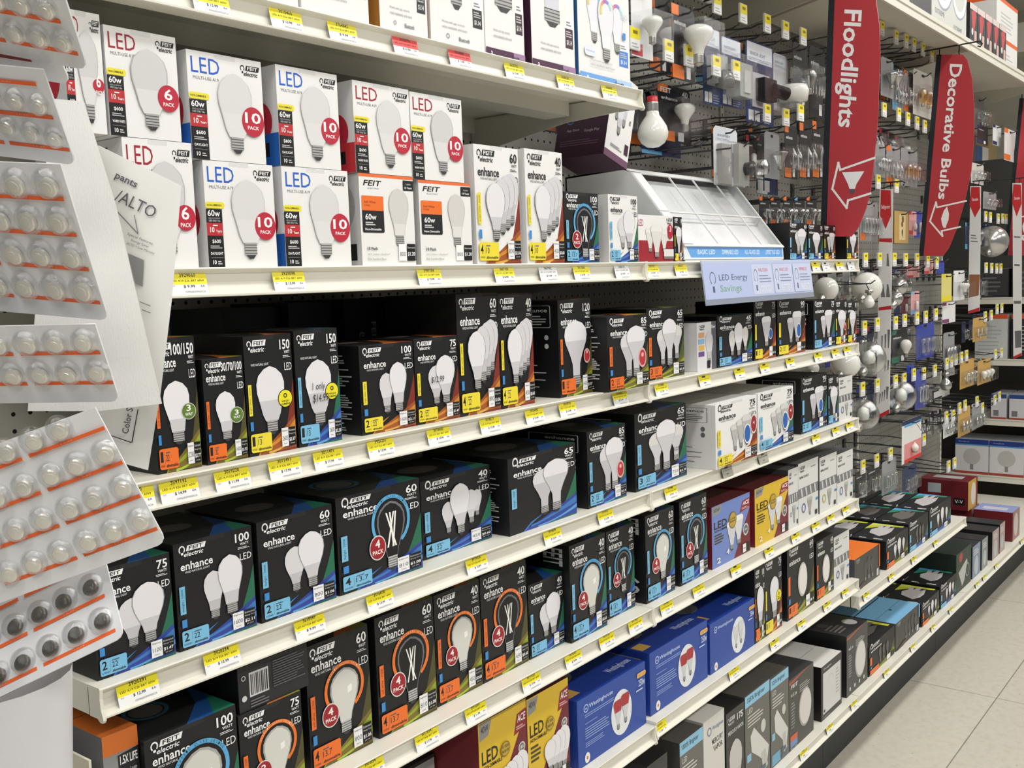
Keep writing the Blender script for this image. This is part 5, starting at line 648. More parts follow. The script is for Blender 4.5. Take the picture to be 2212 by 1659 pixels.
def sideprint(F,k,des,fg):
    s=k.get('side')
    if s=='text':
        F.lines('side_print',.12,.52,.9,.93,16,fg,.5,3); F.lines('side_print',.12,.04,.9,.46,16,fg,.5,5)
    elif s=='icons':
        F.rrect('side_print',.3,.72,.9,.95,fg,.08); F.rrect('side_print',.31,.725,.89,.945,'141518' if fg!='66676a' else 'dedddd',.08); F.text('side_print','enhance',.5,.88,.86,.92,fg,True); F.lines('side_print',.5,.75,.86,.86,4,fg,.4)
        for i in range(2): F.disc('side_print',.84,.62-.09*i,.028,fg); 
        F.lines('side_print',.3,.1,.85,.4,4,fg,.12)
    elif s=='logo':
        F.text('side_print','FEIT',.62,.78,.9,.96,fg,True,rot=-90); F.text('side_print','60',.62,.1,.9,.3,fg,True,rot=-90)
    if des=='led10': feit(F,.45,.86,.4,.08,'1a1a1c','dcdcdd','side_print'); F.disc('side_print',.8,.45,.14,'b8283c')
    if k.get('sidec') in('blue','red') and des=='led10': F.rect('side_print',0,0,1,.33,{'blue':'1f5fb4','red':'c03038'}[k['sidec']]); F.rect('side_print',.5,.1,.9,.24,'17181a')
    if des=='feito': F.rect('side_print',.7,.06,.95,.24,'151518'); F.disc('side_print',.75,.65,.2,'a5a3a0')
    if des=='west': F.rrect('side_print',.0,.8,.9,.88,'e0b060',.3); F.text('side_print','250w',.2,.62,.8,.75,'c9d6f2',True); F.lines('side_print',.2,.06,.8,.55,9,'c9d6f2',.6)
    if des=='maroon2': F.rect('side_print',.18,.55,.45,.88,'b8c4c6'); F.rect('side_print',.7,.18,.93,.42,'141414'); F.text('side_print','V-V',.73,.24,.9,.36,'d8d8d8',True)
    if des in('pale',): F.rect('side_print',.6,.1,.9,.9,'0f1012')
def topprint(F,k,des):
    p='top_print'
    if k.get('tone') and des=='enh' and not k.get('mini'):
        g={'b':('1c4c8a','1f6a54'),'y':('b8662a','8a3a22'),'o':('b86a2a','8a8a2c'),'g':('8a9a34','55602c')}[k['tone']]
        F.poly(p,[(.45,.0),(1,0),(1,.7),(.8,.3)],g[0]); F.poly(p,[(.75,0),(1,0),(1,.4)],g[1])
        if not k.get('ring'): F.disc(p,.45,.5,.22,'6c6b6c',sy=.8)
        else: F.ring(p,.4,.5,.18,.22,'3f7aa0' if k['ring']=='b' else 'b8642a'); F.disc(p,.4,.5,.16,'77767a')
    if k.get('topp') in(1,2):
        c=('c8cc3a','d8dc6a') if k['topp']==1 else ('2f8a6a','5aa8dc')
        F.poly(p,[(.6,1),(1,1),(1,0.1),(.93,.1),(.88,.6)],c[0]); F.poly(p,[(.85,1),(1,1),(1,.3)],c[1])
        bc='c4bfc0' if k.get('kind')=='a19' else '6a6660'
        F.poly(p,[(.25,.35),(.4,.72),(.6,.8),(.75,.7),(.92,.74),(.92,.62),(.78,.58),(.95,.5),(.95,.42),(.75,.42),(.88,.3),(.6,.22),(.4,.24)],bc)
        F.rect(p,.06,.15,.12,.4,'b8b8b8'); F.rect(p,.06,.6,.1,.8,'c8c8c8')
    if k.get('topp')==3: F.disc(p,.75,.3,.13,'dcdad8',sy=1); F.disc(p,.3,.7,.1,'55565a'); F.lines(p,.1,.2,.5,.6,4,'8a8078',.5)
    if des=='west': F.disc(p,.28,.55,.17,'8a9096',sy=.9); F.poly(p,[(.18,.42),(.24,.5),(.36,.6),(.4,.55),(.32,.45),(.22,.36)],'7a1420' if k.get('red') else '777c80'); F.text(p,'Westinghouse',.62,.1,.95,.22,'b9c8ea',True,rot=0); F.rect(p,.02,.1,.16,.25,'c8a050')
    if k.get('topc')=='lilac': F.rect(p,.25,.2,.6,.85,'c9c9d4')
    if k.get('topc')=='ltblue' or k.get('topc')=='orange': F.disc(p,.52,.45,.03,'2a4a5c',sy=.7)
    if des=='maroon2': F.rect(p,.35,.2,.75,.8,'c0bcba')
def slopecopy(): pass
def carton(des,X,Y,Z,w,h,d,k,desc,s):
    c=BODY[des]; front,left,top=c
    if des=='ace': front={'aceyel':'d8b42e','aceblue':'6f86c4'}[k['bg']]
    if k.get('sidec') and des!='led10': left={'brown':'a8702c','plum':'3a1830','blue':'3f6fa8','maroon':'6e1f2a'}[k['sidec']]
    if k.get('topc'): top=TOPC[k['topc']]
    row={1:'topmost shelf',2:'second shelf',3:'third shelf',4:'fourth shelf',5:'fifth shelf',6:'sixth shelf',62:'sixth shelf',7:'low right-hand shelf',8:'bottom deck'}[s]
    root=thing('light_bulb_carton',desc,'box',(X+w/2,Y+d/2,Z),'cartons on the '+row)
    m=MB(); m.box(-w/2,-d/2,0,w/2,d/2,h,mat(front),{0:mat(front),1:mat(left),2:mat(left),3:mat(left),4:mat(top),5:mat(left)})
    # flap seams
    sc=mat('8f8f90' if front in(WHT,'d6d6d4') else '08080a')
    if des in('enh','enhw','led10'): m.box(-w*.14,-d/2-.00008,h-.006,w*.14,-d/2+.001,h+.0001,mat('d9d8d8' if des!='enh' else '222326'))
    m.box(-w/2+.001,-.0006,h-.0002,w/2-.001,.0006,h+.00012,sc)
    b=m.build('carton',root)
    bv=b.modifiers.new('soft_edges','BEVEL'); bv.width=.0009; bv.segments=1; bv.limit_method='ANGLE'
    P={}
    F=Face(P,(-w/2,-d/2-.0001,0),(1,0,0),(0,0,1),(0,-1,0),w,h); PAINT[des](F,k)
    FL=Face(P,(-w/2-.0001,d/2,0),(0,-1,0),(0,0,1),(-1,0,0),d,h); sideprint(FL,k,des,'c9cacc' if des=='enh' else '66676a')
    FT=Face(P,(-w/2,-d/2,h+.0001),(1,0,0),(0,1,0),(0,0,1),w,d); topprint(FT,k,des)
    for n,mb in P.items(): mb.build(n,root)
    return root
for b in BOXES: carton(*b)
# ---------------------------------------------------------------- fixtures
CREAM=mat('dedbcf',.38,spec=.5); CREAMD=mat('cfccc0',.5); WIRE=mat('4a4c4e',.35,.6); BLACK=mat('141517',.5)
CHAN=[(.02,.0362),(-.003,.0362),(-.004,.0345),(-.003,.033),(.004,.029),(.0075,.018),(.004,.007),(-.003,.0045),(-.006,.003),(-.006,.0008),(-.004,0),(.02,0)]
CAPP=[(.02,.037),(-.004,.037),(-.005,.035),(-.0035,.024),(-.0045,.012),(-.0075,.004),(-.0085,0),(-.006,-.0035),(-.001,-.0035),(.004,0),(.02,0)]
def shelf(x0,x1,zb,desc,holes=0,depth=.43,cap=True,brk=True):
    root=thing('metal_shelf',desc,'shelf',((x0+x1)/2,depth/2,zb),'gondola shelves'); W=(x1-x0)/2-.0015; D=depth/2
    m=MB(); zt=.0360; m.box(-W,-D+.02,zt-.003,W,D,zt,CREAM); m.box(-W,-D+.02,.0,W,-D+.023,zt-.003,CREAM); m.box(-W,D-.003,.0,W,D,zt-.003,CREAM)
    for x in (-W,W-.002): m.box(x,-D+.02,0,x+.002,D,zt-.003,CREAM)
    m.box(-W+.02,-D+.16,.004,W-.02,-D+.22,zt-.003,CREAMD)
    if holes:
        hc=mat('2b2a27')
        n=int(2*W/.0254)
        for i in range(n):
            x=-W+.02+i*.0254
            for yy in ((.012,.3) if holes==1 else (.012,)):
                m.add([(x+.0035*math.cos(t*math.pi/4),-D+yy+.0022*math.sin(t*math.pi/4),zt+.00012) for t in range(8)],[tuple(range(8))],hc)
    m.build('shelf_pan',root)
    c=MB(); c.prism([(y-D,z) for y,z in CHAN],-W,W,CREAM); pc_=c.build('price_channel',root)
    if cap:
        for x in (-W-.001,W-.003):
            c=MB(); c.prism([(y-D,z) for y,z in CAPP],x,x+.004,CREAM); c.build('end_cap',pc_)
    if brk:
        for x in (-W+.003,W-.006):
            c=MB(); c.prism([(-D+.05,.0),(-D+.18,-.006),(D,-.045),(D,.03),(-D+.05,.03)],x,x+.003,CREAM); c.build('shelf_bracket',root)
    return root
SX=1.219
NM={1:'topmost shelf',2:'second shelf',3:'third shelf',4:'fourth shelf',5:'fifth shelf',6:'sixth shelf'}
shelf(0,SX,1.911,'cream metal shelf at the top left, its underside in view above the white cartons')
for s,zl,zr in ((2,1.573,1.573),(3,1.3265,1.3265),(4,1.102,1.102),(5,.856,.856),(6,.600,.607)):
    shelf(0,SX,zl,'left half of the cream '+NM[s]+' from the top',holes=1 if s in(4,5,6) else 0)
    shelf(SX,2*SX,zr,'right half of the cream '+NM[s]+' from the top',holes=0)
shelf(2*SX,3*SX,.549,'short low cream shelf on the right carrying the black multi-packs')
for i in range(5): shelf(i*SX,min((i+1)*SX,5.59),.237,'%s length of the cream bottom deck above the dark kick board'%('leftmost','second','third','fourth','farthest')[i],holes=2,cap=False,brk=False)
kp=MB(); kick=mat('2c2f31',.55)
for i in range(5):
    k=MB(); k.box(i*SX+.001,.11,.0,min((i+1)*SX,5.59)-.001,.113,.236,kick); tag(k.build('kick_board'),'dark grey kick board under the %s length of the bottom deck'%('leftmost','second','third','fourth','farthest')[i],'kick board','kick boards')
# pegboard panels
pm=bpy.data.materials.new('pegboard_perforated'); pm.use_nodes=True; nt=pm.node_tree; b=nt.nodes['Principled BSDF']; b.inputs['Roughness'].default_value=.5
tc=nt.nodes.new('ShaderNodeTexCoord'); mp=nt.nodes.new('ShaderNodeMapping'); mp.inputs['Scale'].default_value=(1/.0254,1,1/.0254); nt.links.new(tc.outputs['Object'],mp.inputs[0])
fr=nt.nodes.new('ShaderNodeVectorMath'); fr.operation='FRACTION'; nt.links.new(mp.outputs[0],fr.inputs[0]); ds=nt.nodes.new('ShaderNodeVectorMath'); ds.operation='MULTIPLY'; ds.inputs[1].default_value=(1,0,1); nt.links.new(fr.outputs[0],ds.inputs[0])
dd=nt.nodes.new('ShaderNodeVectorMath'); dd.operation='DISTANCE'; dd.inputs[1].default_value=(.5,0,.5); nt.links.new(ds.outputs[0],dd.inputs[0])
lt=nt.nodes.new('ShaderNodeMath'); lt.operation='LESS_THAN'; lt.inputs[1].default_value=.13; nt.links.new(dd.outputs['Value'],lt.inputs[0])
mx=nt.nodes.new('ShaderNodeMixRGB'); mx.inputs[1].default_value=(*lin('cdcabf'),1); mx.inputs[2].default_value=(*lin('17171a'),1); nt.links.new(lt.outputs[0],mx.inputs[0]); nt.links.new(mx.outputs[0],b.inputs['Base Color'])
PC=['cdcabf','bcbab2','8f8d86','8a8881']  # one even tone per panel, each darker than the one to its left
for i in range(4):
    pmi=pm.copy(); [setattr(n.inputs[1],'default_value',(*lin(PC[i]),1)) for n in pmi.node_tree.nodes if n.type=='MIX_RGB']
    m=MB(); m.box(i*SX+.012,.436,.28,(i+1)*SX-.012,.442,2.42,pmi); tag(m.build('pegboard_panel'),'%s perforated pegboard panel behind the shelves and hooks'%('leftmost','second','third','farthest')[i],'panel','pegboard panels')
for i in range(5):
    m=MB(); m.box(i*SX-.011,.43,.0,i*SX+.011,.49,2.46,CREAMD)
    for j in range(70): m.box(i*SX-.003,.4298,.3+j*.03,i*SX+.003,.431,.315+j*.03,BLACK)
    tag(m.build('upright_post'),'slotted steel upright between shelf sections, %s from the left'%('first','second','third','fourth','fifth')[i],'post','gondola uprights')
m=MB(); m.box(-.016,.0,.0,-.013,.43,1.06,mat('d5d0c0',.5)); tag(m.build('gondola_end_board'),'cream end board at the left end of the lower shelves, below the button cell cards','board')
# overhead canopy shelves
for i in range(1,4):
    x0=i*SX; root=thing('canopy_shelf','%s overhead cream shelf sticking out above the hooks'%('','nearest','middle','farthest')[i],'shelf',(x0+SX/2,.21,2.39),'overhead shelves')
    W=SX/2-.002; m=MB(); m.box(-W,-.21,.0,W,-.206,.04,CREAM); m.box(-W,-.214,.028,W,-.21,.042,CREAM); m.box(-W,-.214,.0,W,-.21,.008,CREAM); m.box(-W,-.206,.03,W,.21,.034,CREAMD); m.box(-W,-.206,.0,-W+.003,.21,.03,CREAMD); m.box(W-.003,-.206,.0,W,.21,.03,CREAMD)
    m.build('shelf_pan',root)
    for x in (-W+.01,W-.014):
        c=MB(); c.prism([(-.17,.0),(.21,-.07),(.21,.03),(-.17,.03)],x,x+.003,CREAMD); c.build('shelf_bracket',root)
# ---------------------------------------------------------------- price tags on channels
SHZ={1:1.911,2:1.573,3:1.3265,4:1.102,5:.856,6:.600,62:.607,7:.549,8:.237}
SHN={1:'topmost shelf',2:'second shelf',3:'third shelf',4:'fourth shelf',5:'fifth shelf',6:'sixth shelf',62:'sixth shelf',7:'low right-hand shelf',8:'bottom deck'}
TAGC={'y':'f0e22c','r':'e0494a','w':'e9e9ea','g':'a9a79c'}
cnt={}; tot={}
def shkey(s): return 6 if s==62 else s
for t in TAGS: tot[shkey(t[0])]=tot.get(shkey(t[0]),0)+1
ORD=['first','second','third','fourth','fifth','sixth','seventh','eighth','ninth','tenth','eleventh','twelfth','thirteenth','fourteenth','fifteenth','sixteenth','seventeenth','eighteenth','nineteenth','twentieth']
TAGS.sort(key=lambda t:(shkey(t[0]),t[1]))
for s,X,c,n in TAGS:
    i=cnt.get(shkey(s),0); cnt[shkey(s)]=i+1; num,price=(n.split('|')+[''])[:2] if n else ('','')
    cn={'y':'yellow and white','r':'red and white','w':'plain white','g':'faded grey'}[c]
    lab=('%s price tag reading %s, %s along the %s'%(cn,num,ORD[i],SHN[s])) if num else '%s price tag, %s along the edge of the %s'%(cn,ORD[i],SHN[s])
    root=thing('price_tag',lab,'price tag',(X+.0265,.0015,SHZ[s]+.0045),'price tags on the shelf edges')
    a=R(14); u=(1,0,0); v=(0,math.sin(a),math.cos(a)); nn=(0,-math.cos(a),math.sin(a))
    P={}; w,h=.053,.0285
    if c=='g': h=.03
    F=Face(P,(-w/2,-.004,0),u,v,nn,w,h)
    pb=MB(); A=[Vector(F.P(x,y)) for x,y in ((0,0),(1,0),(1,1),(0,1))]; B_=[p-Vector(nn)*.0005 for p in A]
    pb.add(A+B_,[(0,1,2,3),(7,6,5,4),(0,4,5,1),(1,5,6,2),(2,6,7,3),(3,7,4,0)],mat('eeeeee' if c!='g' else 'a9a79c',.5)); F.k+=2; plab=pb.build('paper_label',root)
    F.rect('colour_band',0,.42,1,1,TAGC[c])
    ink='33300f' if c!='r' else '5a1414'
    if num: F.text('tag_print',num,.3,.74,.72,.9,ink,True); F.text('tag_print',price.replace('$','$ '),.36,.26,.66,.4,'3a3a40',True); F.text('tag_print','EA',.82,.3,.92,.38,'3a3a40')
    else: F.lines('tag_print',.3,.72,.72,.88,1,ink,.8); F.lines('tag_print',.36,.26,.66,.38,1,'66666c',.7)
    F.text('tag_print','LED A19 E26 BRT 60W',.07,.54,.93,.63,ink); F.text('tag_print','SLA',.06,.34,.14,.39,'77777c'); F.text('tag_print','OM60DM950CA',.38,.06,.92,.14,'88888c')
    for n_,mb in P.items(): mb.build(n_,plab if n_=='tag_print' else root)
# ---------------------------------------------------------------- peg hooks
rn={}
for X,Y,Z,row,i,n in HOOKS:
    root=thing('peg_hook','peg hook with yellow tag, %s in the %s'%(ORD[i],row),'hook',(X,.43,Z-.02),'peg hooks with price plates')
    L=.43-Y
    m=MB(); m.tube([(.02,0,-.035),(.02,-L*.9,-.035),(.02,-L*.97,-.028),(.02,-L,-.012)],.0026,WIRE); m.build('wire_arm',root)
    m=MB(); m.tube([(.02,0,.0),(.02,-L*.5,.004),(.02,-L*.86,-.006),(.02,-L*.93,.0),(.02,-L-.002,.0)],.0022,WIRE); m.build('tag_arm',root)
    m=MB(); m.box(.008,.0,-.05,.032,.004,.015,WIRE); m.build('back_plate',root)
    m=MB(); m.box(0,-L-.006,-.026,.042,-L-.001,.022,mat('d0d0cc',.3)); lp_=m.build('label_plate',root)
    P={}; F=Face(P,(.0,-L-.0062,-.025),(1,0,0),(0,0,1),(0,-1,0),.042,.046); F.rect('price_label',.03,.02,.97,.5,'ecebea'); F.rect('price_label',.03,.47,.97,.98,'f0e02a'); F.rect('price_label',.3,.7,.75,.86,'8a7a1a'); F.lines('price_label',.15,.08,.85,.36,2,'a9a9ac',.4)
    for n_,mb in P.items(): mb.build(n_,lp_)
# ---------------------------------------------------------------- hanging packs
GC={'milk':mat('e4e3dc',.12,spec=.7),'silver':mat('b9b9b6',.18,.75),'clear':GLASS,'amber':clearfilm('amber_glass',(.9,.72,.4),.4)}
SCREW=mat('b4b2ac',.3,.8); BGC={'black':'1a1c20','white':'dedede','navy':'26345c','grey':'8f9192','pale':'c8c6c0','pink':'d8a0a0','blue':'3a48a0','maroon':'6a2430','yellowp':'d8d07a','amberp':'c09850','tan':'b89a5c','redw':'e0dedd'}
ACC={'red':'b8343c','orange':'e0742c','ltblue':'6aaad0','white':'e0e0e0','navy':'1f2a58','blue':'2a3a9a','maroon':'5a1a24','green':'2a6a54','yellow':'d8cc3a','plum':'7a3a6a','black':'17171a'}
LP3={'r20':[(.0,1),(.3,1),(.44,.93),(.5,.84),(.46,.72),(.3,.56),(.2,.44),(.17,.3)],'a19':[(0,1),(.2,.98),(.38,.9),(.48,.78),(.5,.68),(.45,.55),(.33,.42),(.22,.32),(.2,.24)],'par':[(0,1),(.42,.97),(.5,.9),(.45,.8),(.3,.55),(.18,.35),(.16,.2)],'candle':[(0,1),(.12,.85),(.38,.68),(.5,.5),(.42,.34),(.3,.2)],'st':[(0,1),(.2,.96),(.4,.86),(.5,.7),(.45,.5),(.3,.34),(.2,.2)],'tube':[(0,1),(.3,.97),(.5,.9),(.5,.15),(.3,.08)]}
def bulb3(root,kind,glass,cx,cy,z0,z1,wd,name='glass_bulb',flip=False,n=18):
    h=z1-z0; M=Matrix.Translation((cx,cy,z0)) if not flip else Matrix.Translation((cx,cy,z1))@Matrix.Rotation(math.pi,4,'X')
    m=MB(); m.lathe([(r*wd*1.0,t*h) for r,t in LP3[kind]],M,GC[glass],n); gb=m.build(name,root)
    b0=LP3[kind][-1][1]*h; rb=LP3[kind][-1][0]*wd*.95
    m=MB(); pr=[(rb*(1+.08*(i%2)),b0*(1-i/9)) for i in range(8)]+[(rb*.45,.02*h),(0,0)]; m.lathe(pr,M,SCREW,12); m.build('screw_base',gb)
    if glass in('clear','amber'):
        m=MB(); fc=mat('d8b060' if glass=='amber' else 'c9c9c2',.3)
        for q in (-.12,.12): m.tube([M@Vector((q*wd,0,b0)),M@Vector((q*wd*.6,.0,h*.75))],wd*.03,fc,5)
        m.build('filament',gb)
def hangtab(root,w,m,z=0): 
    pass
rr_=random.Random(11)
STY={'top row beside the topmost shelf':(.3,'black',('r20','a19'),('orange','ltblue'),.15,.115),'top row under the overhead shelf':(.24,'black',('a19','par'),('orange','orange','ltblue'),.15,.12),'middle row left of the Floodlights banner':(.27,'black',('candle','a19'),('orange',),.15,.1),
'highest row between the two banners':(.23,'black',('par','candle','a19'),('orange','ltblue'),.15,.11),'row at the middle of the two banners':(.22,'black',('a19','candle'),('orange','red'),.15,.1),'row level with the white shelf strip':(.24,'grey',('tube','candle'),('maroon','red','blue'),.12,.08),
'row below the globe bulbs':(.25,'navy',('tube','candle'),('red','blue','ltblue'),.13,.08),'row above the big clear globes':(.25,'navy',('tube','par'),('blue','orange'),.13,.08),'upper far row beside the second strip':(.2,'navy',('candle','a19'),('ltblue',),.12,.08),'far row below the round mirrors':(.22,'black',('tube',),('navy',),.12,.08),'slanting far row in the middle':(.22,'grey',('tube','candle'),('white',),.1,.06),'far row beside the third strip':(.22,'navy',('candle',),('navy',),.11,.07),'far row above the brown packs':(.22,'amberp',('a19',),('ltblue',),.1,.07),'low far row above the silver packs':(.22,'grey',('candle',),('white',),.1,.07),'lowest far row by the globe cartons':(.24,'black',('candle',),('white',),.1,.07)}
for X,Y,Z,row,i,n in HOOKS:
    if row in STY:
        y,bg,kk,aa,h,w=STY[row]; bk=rr_.choice(kk); cn={'black':'black-backed','grey':'grey-backed','navy':'navy-backed','amberp':'amber-backed'}[bg]
        PACKS.append((X+.02-w/2,y+rr_.uniform(-.01,.01),min(Z-.045,2.35),w*rr_.uniform(.85,1),h*rr_.uniform(.85,1.05),'clear','%s bulb pack, %s in the %s'%(cn,ORD[i],row),dict(bg=bg,glass=rr_.choice(('clear','silver','clear')),bulb=bk,acc=rr_.choice(aa),auto=1)))
for X,Y,Z,w,h,kind,desc,k in PACKS:
    Y=round(Y,3); wc=min(w,.24); root=thing({'card':'bulb_blister_card','cardw':'bulb_blister_card','clear':'bulb_blister_pack','long':'lamp_accessory_pack','hangbulb':'hanging_light_bulb','hangbulb2':'hanging_globe_bulb','boxy':'hanging_carton'}[kind],desc,'light bulb pack' if 'hang' not in kind else 'light bulb',(X+w/2,Y,Z-h))
    root['group']='packs hanging on the peg hooks'
    bg=BGC.get(k.get('bg'),'808080'); P={}
    if kind in('card','clear','long','cardw'):
        m=MB(); x0=-wc/2; m.add([(x0,.0,0),(wc/2,0,0),(wc/2,0,h*.94),(wc/2-.012,0,h),(x0+.012,0,h),(x0,0,h*.94),(x0,.001,0),(wc/2,.001,0),(wc/2,.001,h*.94),(wc/2-.012,.001,h),(x0+.012,.001,h),(x0,.001,h*.94)],[(0,1,2,3,4,5),(11,10,9,8,7,6)]+[(i,(i+6),((i+1)%6)+6,(i+1)%6) for i in range(6)],mat(bg,.4)); m.build('card',root)
        F=Face(P,(x0,-.0001,0),(1,0,0),(0,0,1),(0,-1,0),wc,h); F.rrect('hang_hole',.42,.88,.58,.94,'0c0c0e',.4)
        a=ACC.get(k.get('acc'),'77777a')
        if kind=='cardw': F.rect('card_print',0,.9,1,1,'1a2a50'); F.rect('card_print',.12,.84,1,.9,'5aa4d8'); F.rect('card_print',.12,0,1,.45,'d88a88'); F.rect('card_print',.12,0,1,.08,'cc2a2a'); F.poly('card_print',[(.7,.84),(.74,.84),(.98,.6),(.98,.64)],'b0b0b0'); bulb3(root,'candle','milk',.0,-.012,h*.18,h*.45,.03)
        elif kind=='long':
            F.rect('card_print',.0,.0,1,.2,'2a3a66'if k['bg']=='navy' else 'b8b8b8'); F.rect('card_print',.05,.75,.95,.98,'cfd4dc'); F.text('card_print','SENSOR LIGHT',.15,.83,.7,.87,'6a7280',True); F.lines('card_print',.12,.77,.85,.81,2,'8a92a0',.4); F.rect('card_print',.08,.03,.26,.16,'dcdcdc'); F.rect('card_print',.3,.03,.48,.16,'dcdcdc'); F.lines('card_print',.55,.03,.92,.16,4,'9aa4c0',.4)
            m=MB(); ob=k['obj']; g='b9bab6'
            if ob=='lamp': m.box(-wc*.3,-.03,h*.25,wc*.3,-.001,h*.62,mat('a9aca8',.2)); m.lathe([(0,0),(.022,.005),(.026,.02),(.018,.04),(0,.05)],Matrix.Translation((0,-.035,h*.18)),mat('70706c',.2),14)
            elif ob=='box': m.box(-wc*.28,-.04,h*.12,wc*.34,-.001,h*.6,mat('9fa5a0',.25)); m.box(-wc*.1,-.043,h*.18,wc*.2,-.04,h*.5,mat('b9beb9',.25))
            elif ob=='swivel': m.box(-wc*.2,-.03,h*.28,wc*.25,-.001,h*.55,BLACK); m.tube([(wc*.1,-.03,h*.42),(wc*.35,-.05,h*.38)],.018,BLACK,12); m.box(-wc*.3,-.004,h*.2,wc*.3,-.0005,h*.62,mat('c0bfc4'))
            elif ob=='holder': m.lathe([(0,h*.02),(.02,h*.02),(.022,h*.12),(.04,h*.14),(.044,h*.32),(.038,h*.42),(0,h*.44)],Matrix.Translation((0,-.04,0)),mat('dddbd6',.25),20)
            elif ob=='cable': m.tube([(-.01,-.006,h*.1),(-.005,-.01,h*.3),(.004,-.012,h*.42),(.012,-.01,h*.38),(.006,-.008,h*.28),(-.008,-.006,h*.12)],.004,mat('e6e4de',.4),8); m.box(-wc*.35,-.012,h*.02,wc*.35,-.0005,h*.7,mat('a9a8a4',.25))
            elif ob=='knob': m.box(-wc*.4,-.016,h*.02,wc*.4,-.0005,h*.95,mat('9d9c98',.25)); m.lathe([(0,0),(.016,.0),(.018,.02),(0,.03)],Matrix.Translation((.01,-.016,h*.4))@Matrix.Rotation(R(90),4,'X'),mat('3c3c3e',.2),16); m.lathe([(.012,.03),(.02,.034),(.018,.055),(0,.058)],Matrix.Translation((.01,-.016,h*.4))@Matrix.Rotation(R(90),4,'X'),GC['clear'],16)
            m.build({'lamp':'lamp_sensor','box':'timer_box','swivel':'swivel_sensor','holder':'lamp_holder','cable':'cable','knob':'dimmer_knob'}[ob],root)
            m=MB(); m.box(-wc*.42,-.05,h*.08,wc*.42,-.0006,h*.7,FILM); m.build('clear_shell',root)
        else:
            if k.get('acc'): F.rect('card_print',.0,.86,.3,1.,a); F.rect('card_print',0,.02,.5,.2,a)
            if bg=='1a1c20': F.text('card_print','enhance',.1,.74,.6,.8,'e0e0e0',True); F.rect('card_print',.6,.04,.78,.2,'e0e0e0'); 
            if k.get('t40'): F.text('card_print','40',.74,.84,.92,.95,'e8e8e8',True); F.text('card_print','FEIT',.08,.86,.4,.95,'e8e8e8',True)
            if k.get('acc')=='white': F.rect('card_print',.06,.15,.3,.8,'dcdcdc'); F.rect('card_print',.36,.15,.6,.8,'dcdcdc')
            bk=k.get('bulb')
            if bk:
                gl=k.get('glass','milk'); sc=k.get('bs',1.); asp={'r20':.78,'a19':.62,'par':.8,'candle':.4,'st':.5,'tube':.3}[bk]
                hh=h*.42*sc if not k.get('auto') else h*.56; ww=hh*asp; nb=max(1,int(wc*.8/max(ww,.02))) if kind=='clear' else 1; nb=min(nb,3)
                ww=min(ww,wc*.8/nb)
                for i in range(nb): bulb3(root,bk,gl,(i-(nb-1)/2)*wc*.85/nb,-ww*.5-.002,h*.16,h*.16+hh,ww,n=14)
                dp=ww+.008; m=MB(); m.box(-wc*.46,-dp,h*.12,wc*.46,-.0006,h*.2+hh,FILM)
                if kind=='clear':
                    for i in range(5): x=-wc*.4+i*wc*.2; m.tube([(x,-dp-.001,h*.14),(x+.003,-dp-.003,h*.4),(x-.002,-dp-.001,h*.17+hh)],.002,FILM,5)
                m.build('clear_shell',root)
        if k.get('bg')=='yellowp': F.rect('card_print',0,0,1,.2,'e0d02a')
    elif kind=='hangbulb':
        m0=h*.93; bulb3(root,'a19',k['glass'],0,-.01,0,m0,m0*.66,flip=True,n=28)
        m=MB(); m.lathe([(0,h),(.012,h),(.013,h*.86),(.011,h*.82)],Matrix.Translation((0,-.01,0)),mat('c02a38',.35) if 'red cap' in desc else SCREW,14); m.build('cap',root)
        m=MB(); m.tube([(0,-.01,h),(0,0,h+.02),(0,.1,h+.03)],.0018,WIRE); m.build('wire_loop',root)
    elif kind=='hangbulb2':
        r=(h*.5+min(w*.31,h*.8))/2; m=MB(); m.lathe([(r*math.sin(math.pi*i/14),r-r*math.cos(math.pi*i/14)) for i in range(15)],Matrix.Translation((0,0,h/2-r)),GC[k['glass']],26); m.build('glass_globe',root)
        m=MB(); m.lathe([(.013,0),(.014,.012),(.013,.024),(.006,.03),(0,.031)],Matrix.Translation((-r*.75,0,h/2-r*.6))@Matrix.Rotation(R(-120),4,'Y'),SCREW,12); m.build('screw_base',root)
        m=MB(); m.tube([(0,0,h/2+r),(0,.02,h/2+r+.02),(0,.12,h/2+r+.03)],.0018,WIRE); m.build('wire_loop',root)
        if k['glass']=='clear':
            m=MB(); m.lathe([(0,-.02),(r*.35,-.015),(r*.4,.0),(r*.3,.02),(0,.03)],Matrix.Translation((0,0,h/2)),GC['milk'],16); m.build('inner_diffuser',root)
    elif kind=='boxy':
        m=MB(); m.box(-wc/2,0,0,wc/2,.06,h,mat('b89a5c'),{4:mat('cdb98a'),2:mat('8a6e3c')}); m.build('carton',root); F=Face(P,(-wc/2,-.0001,0),(1,0,0),(0,0,1),(0,-1,0),wc,h); F.rect('picture_panel',.35,.1,.8,.9,'d8c89a'); bulb(F,'st',.56,.15,.45,part='picture_panel',tone='3a3020',body='3a3020'); F.disc('picture_panel',.6,.75,.08,'7a6438'); F.disc('picture_panel',.55,.6,.07,'7a6438')
    for n_,mb in P.items(): mb.build(n_,root)
    zh=Z-h*.1 if 'hang' not in kind else Z+.02
    if not any(abs(H[0]+.02-(X+w/2))<.05 and 0<H[2]-.05-Z+h*.3<h*.6 for H in HOOKS):
        m=MB(); xx=X+w/2; m.tube([(xx,.432,zh),(xx,Y-.015,zh),(xx,Y-.03,zh+.01)],.0024,WIRE); m.box(xx-.012,.43,zh-.02,xx+.012,.434,zh+.015,WIRE)
        tag(m.build('peg_hook'),'bare wire hook for the '+' '.join(desc.replace(',','').split()[:10]),'hook','bare hooks carrying one pack')
